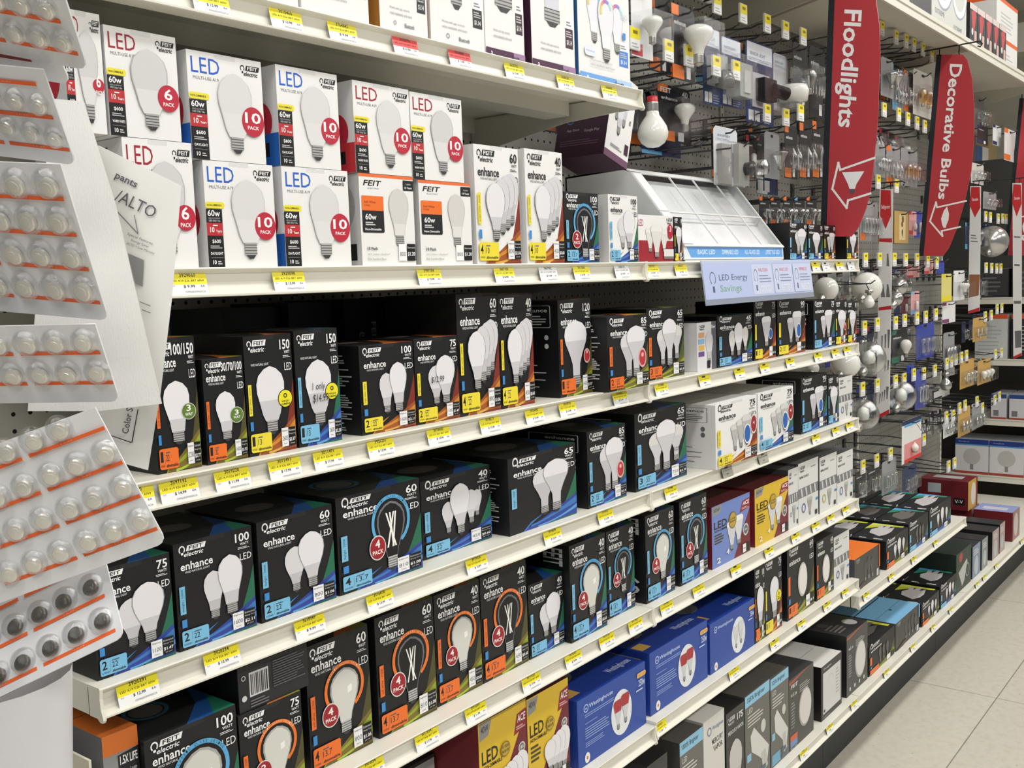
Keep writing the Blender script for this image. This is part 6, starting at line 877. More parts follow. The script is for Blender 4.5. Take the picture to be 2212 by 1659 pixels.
# ---------------------------------------------------------------- banners and info strips
def xface(P,X,k0=1): return Face(P,(X,0,0),(0,1,0),(0,0,1),(-1,0,0),1,1,k0)
def board(root,X,pts,c,name,th=.004):
    n=len(pts); m=MB(); vs=[(X,y,z) for y,z in pts]+[(X+th,y,z) for y,z in pts]; m.add(vs,[tuple(range(n)),tuple(range(n,2*n))[::-1]]+[(i,(i+1)%n,n+(i+1)%n,n+i) for i in range(n)],mat(c,.4)); return m.build(name,root)
def outline(F,part,pts,c,w):
    for i in range(len(pts)-1):
        a=Vector(pts[i]);b=Vector(pts[i+1]); d=(b-a).normalized()*w*.5; q=Vector((-d.y,d.x)); F.poly(part,[tuple(a-d+q),tuple(b+d+q),tuple(b+d-q),tuple(a-d-q)],c)
def vtext(F,part,t,quad,c):  # quad: topleft, topright, bottomright, bottomleft on the board; text reads downwards
    g=glyphs(t,True,.022); tl,tr,br,bl=[Vector(q) for q in quad]; out=[]
    for a,b_ in g[0]:
        L=tl.lerp(bl,a); Rr=tr.lerp(br,a); out.append(tuple(L.lerp(Rr,b_)))
    F.add(part,out,g[1],c)
for fi,(fl,t,desc) in enumerate(((FLAGS[0],'Floodlights','tall red hanging banner reading Floodlights'),(FLAGS[1],'Decorative Bulbs','red hanging banner reading Decorative Bulbs'),(dict(FLAGS[1],X=4.862),'','red banner at the right edge of the view, farthest of the three'))):
    X=fl['X']; root=bpy.data.objects.new('hanging_banner',None); COL.objects.link(root); tag(root,desc,'banner','red aisle banners')
    board(root,X,fl['out'],'b53a42','banner_board'); P={}; F=xface(P,X-.0001); F.poly('dark_edge',fl['band'],'1f252b'); outline(F,'arrow_print',fl['arrow'],'f0eeee',.006)
    if fi==0:
        F.poly('bulb_icon',fl['bulb'],'eeeeef'); F.poly('bulb_icon',fl['base'],'55565c')
    else: F.poly('bulb_icon',fl['bulb'],'eeeeef'); F.poly('bulb_icon',fl['base'],'eeeeef')
    if t: vtext(F,'lettering',t,fl['txt'],'f2f0f0')
    for n_,mb in P.items(): mb.build(n_,root)
    zt=max(z for y,z in fl['out']); ys=[y for y,z in fl['out'] if z>zt-.06]; r0=zt+.022
    m=MB()
    for yy in (max(ys)-.01,min(ys)+.03): m.tube([(X+.002,yy,r0),(X+.002,yy,r0-.025),(X-.006,yy,zt-.002),(X+.008,yy,zt-.012)],.002,BLACK,6)
    m.build('hanging_clip',root)
    rod=MB(); y1=min(ys)-.03
    rod.tube([(X+.002,.43,r0-.02),(X+.002,.2,r0-.004),(X+.002,y1,r0+.002),(X+.002,y1-.014,r0+.0),(X+.002,y1-.02,r0-.009),(X+.002,y1-.013,r0-.018),(X+.002,y1-.004,r0-.014)],.0028,BLACK,8)
    tag(rod.build('banner_rod'),'black rod with a curled tip carrying the %s'%('Floodlights banner','Decorative Bulbs banner','farthest red banner')[fi],'rod','banner rods')
SD=['white info strip with a red arrow top, left of the Decorative Bulbs banner','white info strip with a brown picture, right of the Decorative Bulbs banner','white info strip with a red arrow top, farthest right']
for si,st in enumerate(STRIPS):
    if False:
        o0=STRIPS[1]; X=5.3; yz0=[( .245,1.905),(.205,1.90),(.215,1.03),(.26,1.0)]; st=dict(X=X,out=yz0,red=[(.243,1.895),(.21,1.895),(.205,1.79),(.228,1.73),(.25,1.79)],bands=[[(.258,1.02),(.216,1.05),(.216,1.03),(.26,1.0)]],items=[[(.25,1.2+.12*i),(.22,1.2+.12*i),(.22,1.22+.12*i),(.25,1.22+.12*i)] for i in range(4)],txt=[(.24,1.84),(.215,1.84),(.215,1.82),(.24,1.82)])
    X=st['X']; root=bpy.data.objects.new('info_strip',None); COL.objects.link(root); tag(root,SD[si],'sign','white info strips'); board(root,X,st['out'],'dcdbd9','strip_board',.003)
    P={}; F=xface(P,X-.0001); F.poly('red_arrow',st['red'],'c22f33')
    for b_ in st['bands']: F.poly('red_band',b_,'b82d33')
    for j,b_ in enumerate(st['items']):
        F2=xface({},X-.0002); F2.poly('picture_print',b_,'8a5a3a' if si==1 and j==0 else '6a6a6c'); F2.p['picture_print'].build('picture_print',root)
    ys=[p[0] for p in st['txt']]; zs=[p[1] for p in st['txt']]
    g=glyphs('Refrigerator' if si==0 else 'Decorative',True); F.add('lettering',[(max(ys)+(min(ys)-max(ys))*a,min(zs)+(max(zs)-min(zs))*b_) for a,b_ in g[0]],g[1],'f0d8d8')
    for n_,mb in P.items(): mb.build(n_,root)
    zt=max(p[1] for p in st['out']); y0=min(p[0] for p in st['out'] if p[1]>zt-.05)
    rod=MB(); rod.tube([(X+.0015,.43,zt+.02),(X+.0015,y0-.03,zt+.02),(X+.0015,y0-.04,zt+.014),(X+.0015,y0-.034,zt+.006)],.0026,BLACK,7)
    for yy in (y0+.008,y0+.03): rod.tube([(X+.0015,yy,zt+.02),(X-.004,yy,zt+.002),(X+.006,yy,zt-.006)],.0016,BLACK,5)
    tag(rod.build('strip_rod'),'thin black rod holding the %s white info strip'%('left','middle','farthest')[si],'rod','strip rods')
# ---------------------------------------------------------------- LED display unit and blue sign
root=thing('bulb_display_unit','white sloping display with clear compartments and a blue header on the second shelf','display',(1.42,.02,1.6098))
Wd=.53; m=MB(); wp=mat('dcdedd',.35)
sl=[(0,.0),(.0,.012),(.002,.035),(.135,.205),(.15,.215),(.31,.208),(.31,0)]
for x in (0,Wd-.004): m.prism(sl,x,x+.004,wp)
m.box(0,.306,0,Wd,.31,.208,wp); m.box(0,0,0,Wd,.31,.003,wp); m.prism([(.135,.205),(.15,.215),(.31,.208),(.31,.204),(.15,.211)],0,Wd,wp)
n_=Vector((0,-.17,.133)).normalized()
m.build('housing',root)
m=MB(); e=.004
def sp(x,t,o=0): return Vector((x,.002+.133*t,.035+.17*t))+Vector((0,-.7876,.6162))*o
def bar(m,xa,ta,xb,tb,w,mt,o=.001):
    a=sp(xa,ta);b=sp(xb,tb); d=(b-a).normalized(); q=d.cross(Vector((0,-.7876,.6162)))*w; nn=Vector((0,-.7876,.6162))*.003
    m.add([a+q,b+q,b-q,a-q,a+q+nn,b+q+nn,b-q+nn,a-q+nn],[(0,1,2,3),(4,7,6,5),(0,4,5,1),(1,5,6,2),(2,6,7,3),(3,7,4,0)],mt)
for i in range(5): bar(m,.004+i*(Wd-.06)/4+.05*(i>0),.0,.004+.05*(i>0)+i*(Wd-.06)/4,1.,.0022,wp)
bar(m,.0,.0,Wd,.0,.004,wp); bar(m,.0,1.,Wd,1.,.004,wp); bar(m,.0,.45,Wd,.45,.0018,wp); bar(m,.022,0,.022,1,.022,mat('e9eaea',.3))
m.build('compartment_frame',root)
m=MB(); m.add([sp(.004,0,-.02),sp(Wd-.004,0,-.02),sp(Wd-.004,1,-.02),sp(.004,1,-.02)],[(0,1,2,3)],mat('dfe2e3',.35)); m.build('inner_tray',root)
m=MB(); m.add([sp(.045,0,.002),sp(Wd-.004,0,.002),sp(Wd-.004,1,.002),sp(.045,1,.002)],[(0,1,2,3)],clearfilm('display_film',(.98,.985,.99),.3,.1,.25,.02)); m.build('clear_cover',root)
P={}; F=Face(P,(.0,-.0003,.004),(1,0,0),(0,.06,1),(0,-1,0.0),Wd,.034)
F.rect('header_card',0,0,1,1,'e6e8ea'); F.poly('header_card',[(.06,.12),(.99,.12),(.99,.9),(.02,.9)],'6aa6e6')
for i,t in enumerate(('BASIC LED','DIMMABLE LED','ALL GLASS LED','LIFESTYLE LED')): F.text('lettering',t,.12+.225*i,.34,.12+.225*i+.16,.66,'d6e8fa',True)
for q,mb in P.items(): mb.build(q,root)
root=thing('led_savings_sign','pale blue hanging sign reading LED Energy Savings on the second shelf edge','sign',(1.4376,-.012,1.512))
Ws=.606; m=MB(); m.add([(0,-.012,0),(Ws,-.012,0),(Ws,0,.098),(0,0,.098),(0,-.009,0),(Ws,-.009,0),(Ws,.003,.098),(0,.003,.098)],[(0,1,2,3),(4,7,6,5),(0,4,5,1),(1,5,6,2),(2,6,7,3),(3,7,4,0)],mat('bfc8e2',.35)); m.build('sign_panel',root)
P={}; F=Face(P,(0,-.0122,0),(1,0,0),(0,.012/.0987,.098/.0987),(0,-.99,.12),Ws,.0985)
F.rect('lower_rail',0,0,1,.13,'8b93a4'); F.rect('background_print',0,.13,1,.94,'b4c0e4')
F.ring('bulb_icon',.07,.6,.02,.024,'55607a',-60,240,14); F.rect('bulb_icon',.062,.28,.078,.42,'55607a')
F.text('lettering','LED Energy',.12,.5,.36,.68,'5a6480'); F.text('lettering','Savings',.12,.24,.3,.44,'7aa88a')
for i,(c,t) in enumerate((('d86a78','HALOGEN'),('d86a78','BASIC LED'),('d86a78','DIMMABLE LED'))):
    x=.4+.2*i; F.rrect('info_panel',x,.17,x+.19,.9,'c6cee8',.08); F.ring('info_panel',x+.035,.62,.016,.019,'66708a',-60,240,12,sy=1.4); F.rect('info_panel',x+.028,.26,x+.042,.4,'66708a'); F.text('info_panel',t,x+.065,.72,x+.15,.8,c); F.lines('info_panel',x+.065,.46,x+.18,.68,3,'8a94b4',.35); F.text('info_panel',('GOOD','BETTER','BEST')[i],x+.07,.22,x+.16,.38,'dfe4f2',True)
for q,mb in P.items(): mb.build(q,root)
# tilted smart bulb carton hung beside the topmost shelf end
root=thing('light_bulb_carton','tilted dark plum and white smart bulb carton hanging beside the topmost shelf end','box',(1.262,.12,1.84)); root.rotation_euler=(0,R(17),0)
w,h,d=.095,.19,.13; m=MB(); m.box(0,0,0,w,d,h,mat(WHT),{2:mat('38182e'),4:mat('dcdada'),5:mat('38182e')}); m.build('carton',root); P={}
F=Face(P,(0,-.0001,0),(1,0,0),(0,0,1),(0,-1,0),w,h); F.rect('foot_strip',0,0,1,.08,'6f4a66'); 
for cx,y0 in ((.3,.45),(.62,.42),(.45,.3)): bulb(F,'a21',cx,y0,y0+.5,tone='dcdbe2',body='c6c6cf',mx=.3)
F.lines('brand_print',.2,.14,.7,.18,2,'88888c',.5); F.rect('lumen_label',.78,.14,.93,.26,'3a1f33'); F.text('brand_print','E',.84,.5,.9,.55,'2a2a2e',True)
F=Face(P,(-.0001,d,0),(0,-1,0),(0,0,1),(-1,0,0),d,h); F.ring('side_print',.55,.72,.07,.11,'2f6fc0',sy=1); F.ring('side_print',.25,.45,.06,.08,'3f6fb0'); F.lines('side_print',.1,.56,.95,.6,1,'6a4a62',.2); F.text('side_print','App Store',.2,.3,.45,.34,'c0b4bc'); F.text('side_print','Google Play',.55,.28,.85,.32,'c0b4bc'); F.lines('side_print',.1,.14,.9,.22,3,'7a5a70',.3); F.ring('side_print',.25,.8,.05,.07,'9a8a94')
for q,mb in P.items(): mb.build(q,root)
hk_=MB(); hk_.tube([(1.36,.43,2.03),(1.36,.16,2.03),(1.36,.15,2.045)],.0026,WIRE); tag(hk_.build('peg_hook'),'bare wire peg hook behind the tilted plum carton','hook','bare peg hooks')
# bare lower hooks
for j,(X,Z) in enumerate(((1.75,1.90),(1.9,1.86),(2.05,1.98),(2.66,2.2),(2.9,2.02),(3.2,1.25),(3.45,1.26),(2.75,1.02),(3.0,1.04),(3.3,1.03),(3.55,1.02),(3.8,1.08),(4.0,1.07),(4.2,1.5),(4.4,1.1),(4.6,1.08))):
    m=MB(); m.tube([(X,.43,Z),(X,.17,Z),(X,.15,Z+.012)],.0026,WIRE); m.tube([(X+.03,.43,Z),(X+.03,.17,Z),(X+.03,.15,Z+.012)],.0026,WIRE); m.box(X-.005,.428,Z-.012,X+.035,.432,Z+.012,WIRE); tag(m.build('peg_hook'),'bare double peg hook without a price plate, %s from the left'%ORD[j],'hook','bare peg hooks')
# ---------------------------------------------------------------- button cell cards and papers in the foreground
CFILM=clearfilm('blister_bubble_plastic',(.96,.965,.97),.35,.05,.75,.04); cardm=mat('e4e4e6',.22,spec=.6); silver=mat('ece8de',.2,.35,.8); orange='ee6a34'
for ci,(desc,O,A,Bv,La,Lb,o,pc,pr,nr,nc) in enumerate(CARDS):
    O=Vector(O);A=Vector(A);Bv=Vector(Bv); N=A.cross(Bv); 
    if N.dot(CAM-O)<0: N=-N
    N.normalize()
    root=thing('button_cell_card',desc,'battery card',O,'blister cards of button cells'); Lb2=Lb; La*=1.35
    # rounded card outline in (a,b)
    rr=.006; pts=[(rr*(1-math.sin(R(t))),rr*(1-math.cos(R(t)))) for t in (0,30,60,90)]+[(0,Lb2),(La,Lb2),(La,0)]
    m=MB(); n=len(pts); top=[A*a+Bv*b_ for a,b_ in pts]; bot=[p-N*.0012 for p in top]; m.add(top+bot,[tuple(range(n)),tuple(range(n,2*n))[::-1]]+[(i,(i+1)%n,n+(i+1)%n,n+i) for i in range(n)],cardm); m.build('plastic_card',root)
    m=MB()
    F=Face({},(0,0,0),A,Bv,N,1,1,3)
    if nr==0: 
        F.poly('colour_strip',[(.02,.012),(La,.012),(La,.019),(.02,.019)],'8a2a26'); F.p['colour_strip'].build('colour_strip',root); continue
    p1=abs(pc[0]); th=.0024
    for r_ in range(nr+1):
        bx=o[0]+pr[0]*r_; by=o[1]+pr[1]*r_-abs(pr[1])*.46
        if ci==0 and r_==nr: pass
        x=bx-.4*p1; j=0
        while x<La-.004 and by>.003 and by<Lb2-.004:
            x2=min(x+p1*2.75,La); F.poly('colour_strip',[(x,by),(x2,by),(x2,by+th),(x,by+th)],orange if not(ci in(1,)) else '8a2a26')
            g=glyphs('LR44'); s0=(x+x2)/2; F.add('strip_print',[(s0+.004-.008*a,by+th*.25+th*.5*b_) for a,b_ in g[0]],g[1],'f4a07c'); x+=p1*3.0; j+=1
    for n_,mb in F.p.items(): mb.build(n_,root)
    for r_ in range(nr):
        for c_ in range(nc):
            ax=o[0]+pc[0]*c_+pr[0]*r_; bx=o[1]+pc[1]*c_+pr[1]*r_
            if ax>La+.004 or bx<.004 or bx>Lb2-.004: continue
            ce=A*ax+Bv*bx; rd=min(p1*.46,abs(pr[1])*.44)
            Mx=Matrix.Translation(ce)@Matrix((( *A,0),(*Bv,0),(*N,0),(0,0,0,1))).transposed(); Mx[3]=(0,0,0,1); Mx=Matrix(((A.x,Bv.x,N.x,ce.x),(A.y,Bv.y,N.y,ce.y),(A.z,Bv.z,N.z,ce.z),(0,0,0,1)))
            m=MB(); m.lathe([(rd,.0002),(rd*.98,.0016),(rd*.84,.0042),(rd*.6,.0056),(rd*.3,.0061),(0,.0062)],Mx,CFILM,20); m.lathe([(rd*.86,.001),(rd*.8,.0026),(rd*.74,.003)],Mx,CFILM,20); bub=m.build('blister_bubble',root)
            m=MB(); q=rd*.6; jx=random.uniform(-.15,.15)*rd; jy=-rd*.18
            M2=Mx@Matrix.Translation((jx,jy,.0002))@Matrix.Rotation(random.uniform(-.12,.12),4,'X')
            cm=silver if ci<6 else mat('6f6a62',.3,.8)
            m.lathe([(q*.9,0),(q,.0006),(q,.0026),(q*.86,.0032),(q*.6,.0033),(q*.56,.0038),(0,.0039)],M2,cm,18,False); m.build('button_cell',bub)
def flat(pts,th,mt,name,N=None):
    P3=[Vector(p) for p in pts]; c=sum(P3,Vector())/len(P3); 
    nn=(CAM-c).normalized(); n=len(P3); m=MB(); m.add([p-c for p in P3]+[p-c-nn*th for p in P3],[tuple(range(n)),tuple(range(n,2*n))[::-1]]+[(i,(i+1)%n,n+(i+1)%n,n+i) for i in range(n)],mt); return m,c
so=[]
sleevem=bpy.data.materials.new('glossy_sleeve'); sleevem.use_nodes=True; sb=sleevem.node_tree.nodes['Principled BSDF']; sb.inputs['Base Color'].default_value=(*lin('f0efec'),1); sb.inputs['Roughness'].default_value=.18
nz=sleevem.node_tree.nodes.new('ShaderNodeTexNoise'); nz.inputs['Scale'].default_value=60; bp=sleevem.node_tree.nodes.new('ShaderNodeBump'); bp.inputs['Strength'].default_value=.12; bp.inputs['Distance'].default_value=.002; sleevem.node_tree.links.new(nz.outputs['Fac'],bp.inputs['Height']); sleevem.node_tree.links.new(bp.outputs[0],sb.inputs['Normal'])
for si,(name,desc,pts) in enumerate(SHEETS):
    m,c=flat(pts,.0006,sleevem if si==0 else mat('eeedea',.5),name); root=thing(name,desc,'paper' if si else 'sleeve',c,'papers behind the button cell cards'); m.build('sheet',root); so.append((root,c))
for t,p0,p1,hh,wi,bd in TX:
    root,c=so[wi]; p0=Vector(p0);p1=Vector(p1); U=(p1-p0); n=(CAM-c).normalized(); V=n.cross(U.normalized()); 
    m=MB(); g=glyphs(t,bd); m.add([p0-c+U*a+V*hh*b_ for a,b_ in g[0]],g[1],mat('5a5a60')); m.build('lettering',root)
for polys,col,wi,nm in (([GR],'8f8f8e',1,'grey_square'),(LN,'8a8a8c',1,'printed_lines'),(FR,'3a3a3c',2,'printed_frame')):
    root,c=so[wi]; m=MB()
    for q in polys: m.add([Vector(p)-c for p in q],[tuple(range(len(q)))],mat(col))
    m.build(nm,root)
# white plastic holder below the cards, and the arm they hang from
root=thing('card_holder','pale grey plastic display holder below the button cell cards','holder',(-.262,-.345,1.165))
m=MB(); N_=12; top=[];bot=[]
for i in range(N_+1):
    a=R(-60+200*i/N_); top.append((.055*math.cos(a)-.012,-.02+.05*math.sin(a)*-1,.158)); bot.append((.04*math.cos(a)-.016,-.02+.036*math.sin(a)*-1,-.12))
m.add(top+bot,[(i,i+1,N_+2+i,N_+1+i) for i in range(N_)],mat('cfced2',.35),True); m.build('curved_tray',root)
arm=MB(); arm.tube([(-.02,.0,1.98),(-.2,-.3,2.0),(-.33,-.46,2.0)],.004,WIRE,8); arm.tube([(-.3,-.44,2.0),(-.33,-.44,1.6),(-.37,-.43,1.38)],.0025,WIRE,6); tag(arm.build('display_arm'),'wire arm holding the button cell cards out from the shelving','rack')
# ---------------------------------------------------------------- boxes on the overhead shelf
def cbox(name,desc,x0,y0,z0,x1,y1,z1,c,faces=None,cat='box',group='cartons on the overhead shelf',parts=None):
    root=thing(name,desc,cat,((x0+x1)/2,(y0+y1)/2,z0),group); W=(x1-x0)/2;D=(y1-y0)/2;H=z1-z0; m=MB(); m.box(-W,-D,0,W,D,H,mat(c),{k_:mat(v) for k_,v in (faces or {}).items()}); m.build('carton',root); P={}
    if parts: parts(Face(P,(-W,-D-.0001,0),(1,0,0),(0,0,1),(0,-1,0),2*W,H),Face(P,(-W-.0001,D,0),(0,-1,0),(0,0,1),(-1,0,0),2*D,H))
    for n_,mb in P.items(): mb.build(n_,root)
ZC=2.4245
def rings(F,L): F.ring('lamp_picture',.32,.55,.2,.26,'f0f2f2',sy=1); F.ring('lamp_picture',.32,.55,.26,.28,'9aa4ae'); F.ring('lamp_picture',.78,.5,.17,.22,'f2f4f4'); F.ring('lamp_picture',.78,.5,.22,.235,'9aa4ae'); F.text('brand_print','EXTREME',.1,.12,.35,.17,'8a8c8c'); F.text('brand_print','EXTREME',.62,.06,.86,.11,'8a8c8c')
cbox('lamp_carton','large white lamp carton with an oval ring, behind the Floodlights banner top',2.5,.014,ZC,2.96,.3,ZC+.3,'d0d2d0',{2:'c4c6c4'},parts=lambda F,L:(F.disc('lamp_picture',.7,.3,.3,'efefee',sy=.6),F.rrect('brand_print',.1,.1,.4,.3,'8a8c88',.3)))
cbox('lamp_carton','dark grey carton on the overhead shelf beside the ring lamp carton',2.965,.014,ZC,3.2,.3,ZC+.3,'4a4b4e',{2:'3c3d40'},parts=lambda F,L:F.lines('brand_print',.25,.3,.75,.9,6,'8a8c90',.35))
cbox('lamp_carton','large pale carton with two ring lamps printed on it, on the overhead shelf',3.205,.014,ZC,3.65,.3,ZC+.34,'cfcfca',{2:'c2c2bc'},parts=rings)
for i in range(5):
    x=3.70+i*.118
    cbox('heat_lamp_carton','dark carton with a red heat lamp picture, %s of five on the overhead shelf'%ORD[i],x,.014,ZC,x+.112,.13,ZC+.16,'3a3a3e',{2:'2a2a2c',4:'d0ccc8'},parts=lambda F,L:(F.poly('bulb_picture',[(.2,.8),(.7,.9),(.85,.75),(.6,.4),(.35,.4)],'c04a50'),F.disc('colour_mark',.35,.35,.12,'d8d8d8'),F.rect('brand_print',0,.86,1,1,'d8c8c4'),F.rect('bulb_picture',.6,.1,.9,.4,'d8b0a8')))
for i in range(2):
    z=ZC+i*.17
    cbox('lamp_carton','white carton with orange edges at the far end of the overhead shelf, %s one'%('lower','upper')[i],4.40,.08,z,4.8,.4,z+.168,'e6e4e2',{2:'e2e0de'},parts=lambda F,L:(F.rect('orange_edge',0,.9,1,1,'e8642c'),F.lines('brand_print',.2,.2,.8,.7,5,'b8b8b8',.3),L.rect('orange_edge',0,.88,1,1,'e8642c'),L.rect('brand_print',.3,.2,.33,.85,'26262a')))
# ---------------------------------------------------------------- end-of-aisle shelving (faces the aisle)
EX=5.6
def eshelf(z,desc):
    root=thing('end_shelf',desc,'shelf',(EX+.22,.25,z),'end-of-aisle shelves'); m=MB(); m.box(-.2,-.75,.03,.22,.55,.036,CREAM); m.box(-.22,-.75,0,-.2,.55,.036,CREAM); m.build('shelf_pan',root); m=MB(); m.box(-.224,-.75,.0,-.22,.55,.006,CREAM); m.box(-.224,-.75,.03,-.22,.55,.037,CREAM); m.build('price_channel',root)
for z,nm in ((.05,'lowest'),(.347,'second lowest'),(.674,'middle'),(1.015,'second highest'),(1.36,'highest')): eshelf(z,nm+' cream shelf of the unit across the aisle end')
m=MB(); m.box(EX+.44,-.5,.0,EX+.46,.8,2.2,mat('3c3d3a',.6)); tag(m.build('back_panel'),'dark back panel of the unit across the aisle end','panel')
def ebox(desc,y0,y1,z,h,c,paint,dx=.25):
    root=thing('light_bulb_carton',desc,'box',(EX+.01+dx/2,(y0+y1)/2,z),'cartons on the end-of-aisle unit'); W=dx/2;D=(y1-y0)/2; m=MB(); m.box(-W,-D,0,W,D,h,mat(c),{4:mat('b8bcc4')}); m.build('carton',root); P={}
    F=Face(P,(-W-.0001,D,0),(0,-1,0),(0,0,1),(-1,0,0),2*D,h); paint(F)
    for n_,mb in P.items(): mb.build(n_,root)
def gl(F): F.rect('blue_header',0,.86,1,1,'223a80'); F.rect('blue_header',0,.82,1,.86,'5a96d0'); F.text('brand_print','Westinghouse',.1,.9,.42,.95,'a8b8e0'); F.disc('bulb_picture',.5,.5,.26,'bdbab6'); F.rect('bulb_picture',.45,.12,.55,.28,'8a8884'); F.rect('red_foot',0,0,1,.07,'a8483c')
def bc(F): F.rect('blue_header',0,.84,1,1,'2a4a88'); F.rect('barcode_print',.15,.12,.5,.35,'77777c'); F.rect('red_foot',0,0,1,.07,'a8483c')
def ow(F): F.rect('orange_edge',0,.9,1,1,'d8542c'); F.lines('brand_print',.1,.2,.85,.8,7,'a8b0b0',.3)
def dk(F): F.lines('brand_print',.2,.2,.8,.8,4,'6a6a6c',.4)
ebox('white globe bulb carton with a blue header at the aisle end, left one',.37,.55,.3835,.2,'d8d6d8',gl); ebox('white globe bulb carton with a blue header at the aisle end, middle one',.185,.365,.3835,.2,'d8d6d8',gl); ebox('white globe bulb carton with a blue header at the aisle end, right one',.0,.18,.3835,.2,'d8d6d8',gl)
ebox('white carton with a barcode on the middle shelf at the aisle end, left one',.28,.36,.7105,.14,'cfcdd0',bc); ebox('white carton with a barcode on the middle shelf at the aisle end, right one',.18,.265,.7105,.14,'cfcdd0',bc)
ebox('pale carton with an orange top edge at the aisle end',.28,.45,1.0515,.25,'c6cac8',ow); ebox('dark carton with an orange top edge at the aisle end',.1,.26,1.0515,.25,'2a2a30',ow)
ebox('dark grey carton on the highest end shelf, left one',.28,.45,1.3965,.16,'3a3b3e',dk); ebox('dark grey carton on the highest end shelf, right one',.1,.26,1.3965,.2,'46413f',dk)
ebox('pale carton with an orange band high at the aisle end',.1,.45,1.598,.16,'d8d6d4',ow) if False else None
# ---------------------------------------------------------------- building shell
fm=bpy.data.materials.new('vinyl_tile_floor'); fm.use_nodes=True; nt=fm.node_tree; b=nt.nodes['Principled BSDF']; b.inputs['Roughness'].default_value=.3
tc=nt.nodes.new('ShaderNodeTexCoord'); br=nt.nodes.new('ShaderNodeTexBrick'); br.offset=0; br.inputs['Scale'].default_value=1; br.inputs['Brick Width'].default_value=1.2; br.inputs['Row Height'].default_value=1.2; br.inputs['Mortar Size'].default_value=.0022; br.inputs['Mortar Smooth'].default_value=.2
mpp=nt.nodes.new('ShaderNodeMapping'); mpp.inputs['Location'].default_value=(.28,.2,0); nt.links.new(tc.outputs['Object'],mpp.inputs[0]); nt.links.new(mpp.outputs[0],br.inputs['Vector'])
br.inputs['Color1'].default_value=(*lin('cfcabd'),1); br.inputs['Color2'].default_value=(*lin('cac5b8'),1); br.inputs['Mortar'].default_value=(*lin('8e897c'),1)
nz=nt.nodes.new('ShaderNodeTexNoise'); nz.inputs['Scale'].default_value=38; nz.inputs['Detail'].default_value=6; cr=nt.nodes.new('ShaderNodeValToRGB'); cr.color_ramp.elements[0].position=.3; cr.color_ramp.elements[0].color=(.9,.895,.88,1); cr.color_ramp.elements[1].position=.55; cr.color_ramp.elements[1].color=(1,1,1,1)
vo=nt.nodes.new('ShaderNodeTexVoronoi'); vo.inputs['Scale'].default_value=22; c2=nt.nodes.new('ShaderNodeValToRGB'); c2.color_ramp.elements[0].position=.05; c2.color_ramp.elements[0].color=(.7,.68,.64,1); c2.color_ramp.elements[1].position=.09; c2.color_ramp.elements[1].color=(1,1,1,1)
nt.links.new(tc.outputs['Object'],nz.inputs['Vector']); nt.links.new(tc.outputs['Object'],vo.inputs['Vector']); nt.links.new(nz.outputs['Fac'],cr.inputs[0]); nt.links.new(vo.outputs['Distance'],c2.inputs[0])
m1=nt.nodes.new('ShaderNodeMixRGB'); m1.blend_type='MULTIPLY'; m1.inputs[0].default_value=1; m2=nt.nodes.new('ShaderNodeMixRGB'); m2.blend_type='MULTIPLY'; m2.inputs[0].default_value=1
nt.links.new(br.outputs['Color'],m1.inputs[1]); nt.links.new(cr.outputs[0],m1.inputs[2]); nt.links.new(m1.outputs[0],m2.inputs[1]); nt.links.new(c2.outputs[0],m2.inputs[2]); nt.links.new(m2.outputs[0],b.inputs['Base Color'])
m=MB(); m.box(-4,-6,-.05,11,4,0,fm); tag(m.build('floor'),kind='structure')
m=MB(); m.box(-4,-6,CEIL,11,4,CEIL+.05,mat('e2e1dc',.7)); tag(m.build('ceiling'),kind='structure')
m=MB(); m.box(10,-6,0,10.05,4,CEIL,mat('c9c5b6',.7)); tag(m.build('wall_far'),kind='structure')
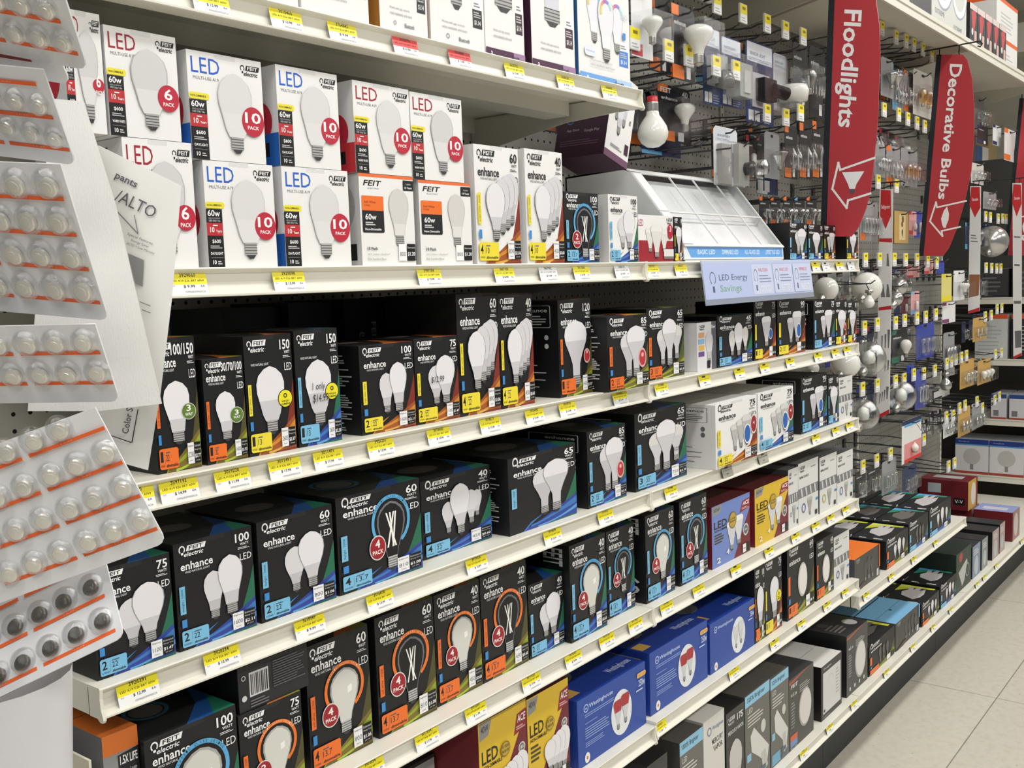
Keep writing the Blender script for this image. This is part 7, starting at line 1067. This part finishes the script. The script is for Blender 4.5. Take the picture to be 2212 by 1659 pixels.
m=MB(); m.box(-4,3.9,0,11,3.95,CEIL,mat('c9c5b6',.7)); tag(m.build('wall_back'),kind='structure')
m=MB(); m.box(7.4,-6,3.05,7.6,4,3.25,mat('bdbab0',.6)); tag(m.build('trim_1'),kind='structure')
lampm=bpy.data.materials.new('lit_lamp_tube'); lampm.use_nodes=True; q=lampm.node_tree.nodes['Principled BSDF']; q.inputs['Emission Color'].default_value=(1,.985,.95,1); q.inputs['Emission Strength'].default_value=6
for i,(x,y) in enumerate(LAMPS):
    root=thing('ceiling_lamp','long fluorescent ceiling lamp number %s above the aisles'%ORD[i] if False else 'long fluorescent ceiling lamp, %s along the row over the %s'%(ORD[i%4],'bulb aisle' if i<4 else 'next aisle'),'ceiling lamp',(x,y,CEIL-.09),'ceiling lamps')
    m=MB(); m.box(-1,-.16,.03,1,.16,.09,mat('dcdcd8',.5)); m.build('lamp_housing',root)
    m=MB(); m.box(-.95,-.15,-.02,.95,.15,-.0,lampm); m.build('diffuser',root)
# neighbouring shelving behind the far hooks
def nb(X0,Y0,X1,Y1,Z,desc,c='b8b4a6'):
    root=thing('distant_shelving',desc,'shelf',((X0+X1)/2,(Y0+Y1)/2,0)); W=(X1-X0)/2; D=(Y1-Y0)/2; m=MB(); m.box(-W,-.02,0,W,.02,Z,mat(c)); m.build('back_panel',root)
    rr=random.Random(3); cols=['d8d4cc','c85a3a','3a5a9a','e0dcd4','b8a070','5a5a5e','d0c8b8','e8e4dc']
    for j in range(5):
        z=.15+j*.5; m=MB(); m.box(-W,-D,z,W,D,z+.03,mat('dedbcf')); m.build('shelf_board',root)
        if z+.3<Z+.3:
            x=-W+.05
            while x<W-.3:
                ww=rr.uniform(.18,.4); m=MB(); m.box(x,-D+.03,z+.03,x+ww-.01,-.03,z+.03+rr.uniform(.2,.4),mat(rr.choice(cols))); m.build('stocked_box',root); x+=ww
nb(6.6,1.0,9.6,1.8,2.3,'stocked shelving beyond the aisle end, seen past the far hooks')
nb(4.98,2.3,9.6,3.1,2.6,'stocked shelving along the back wall beyond the gondola')
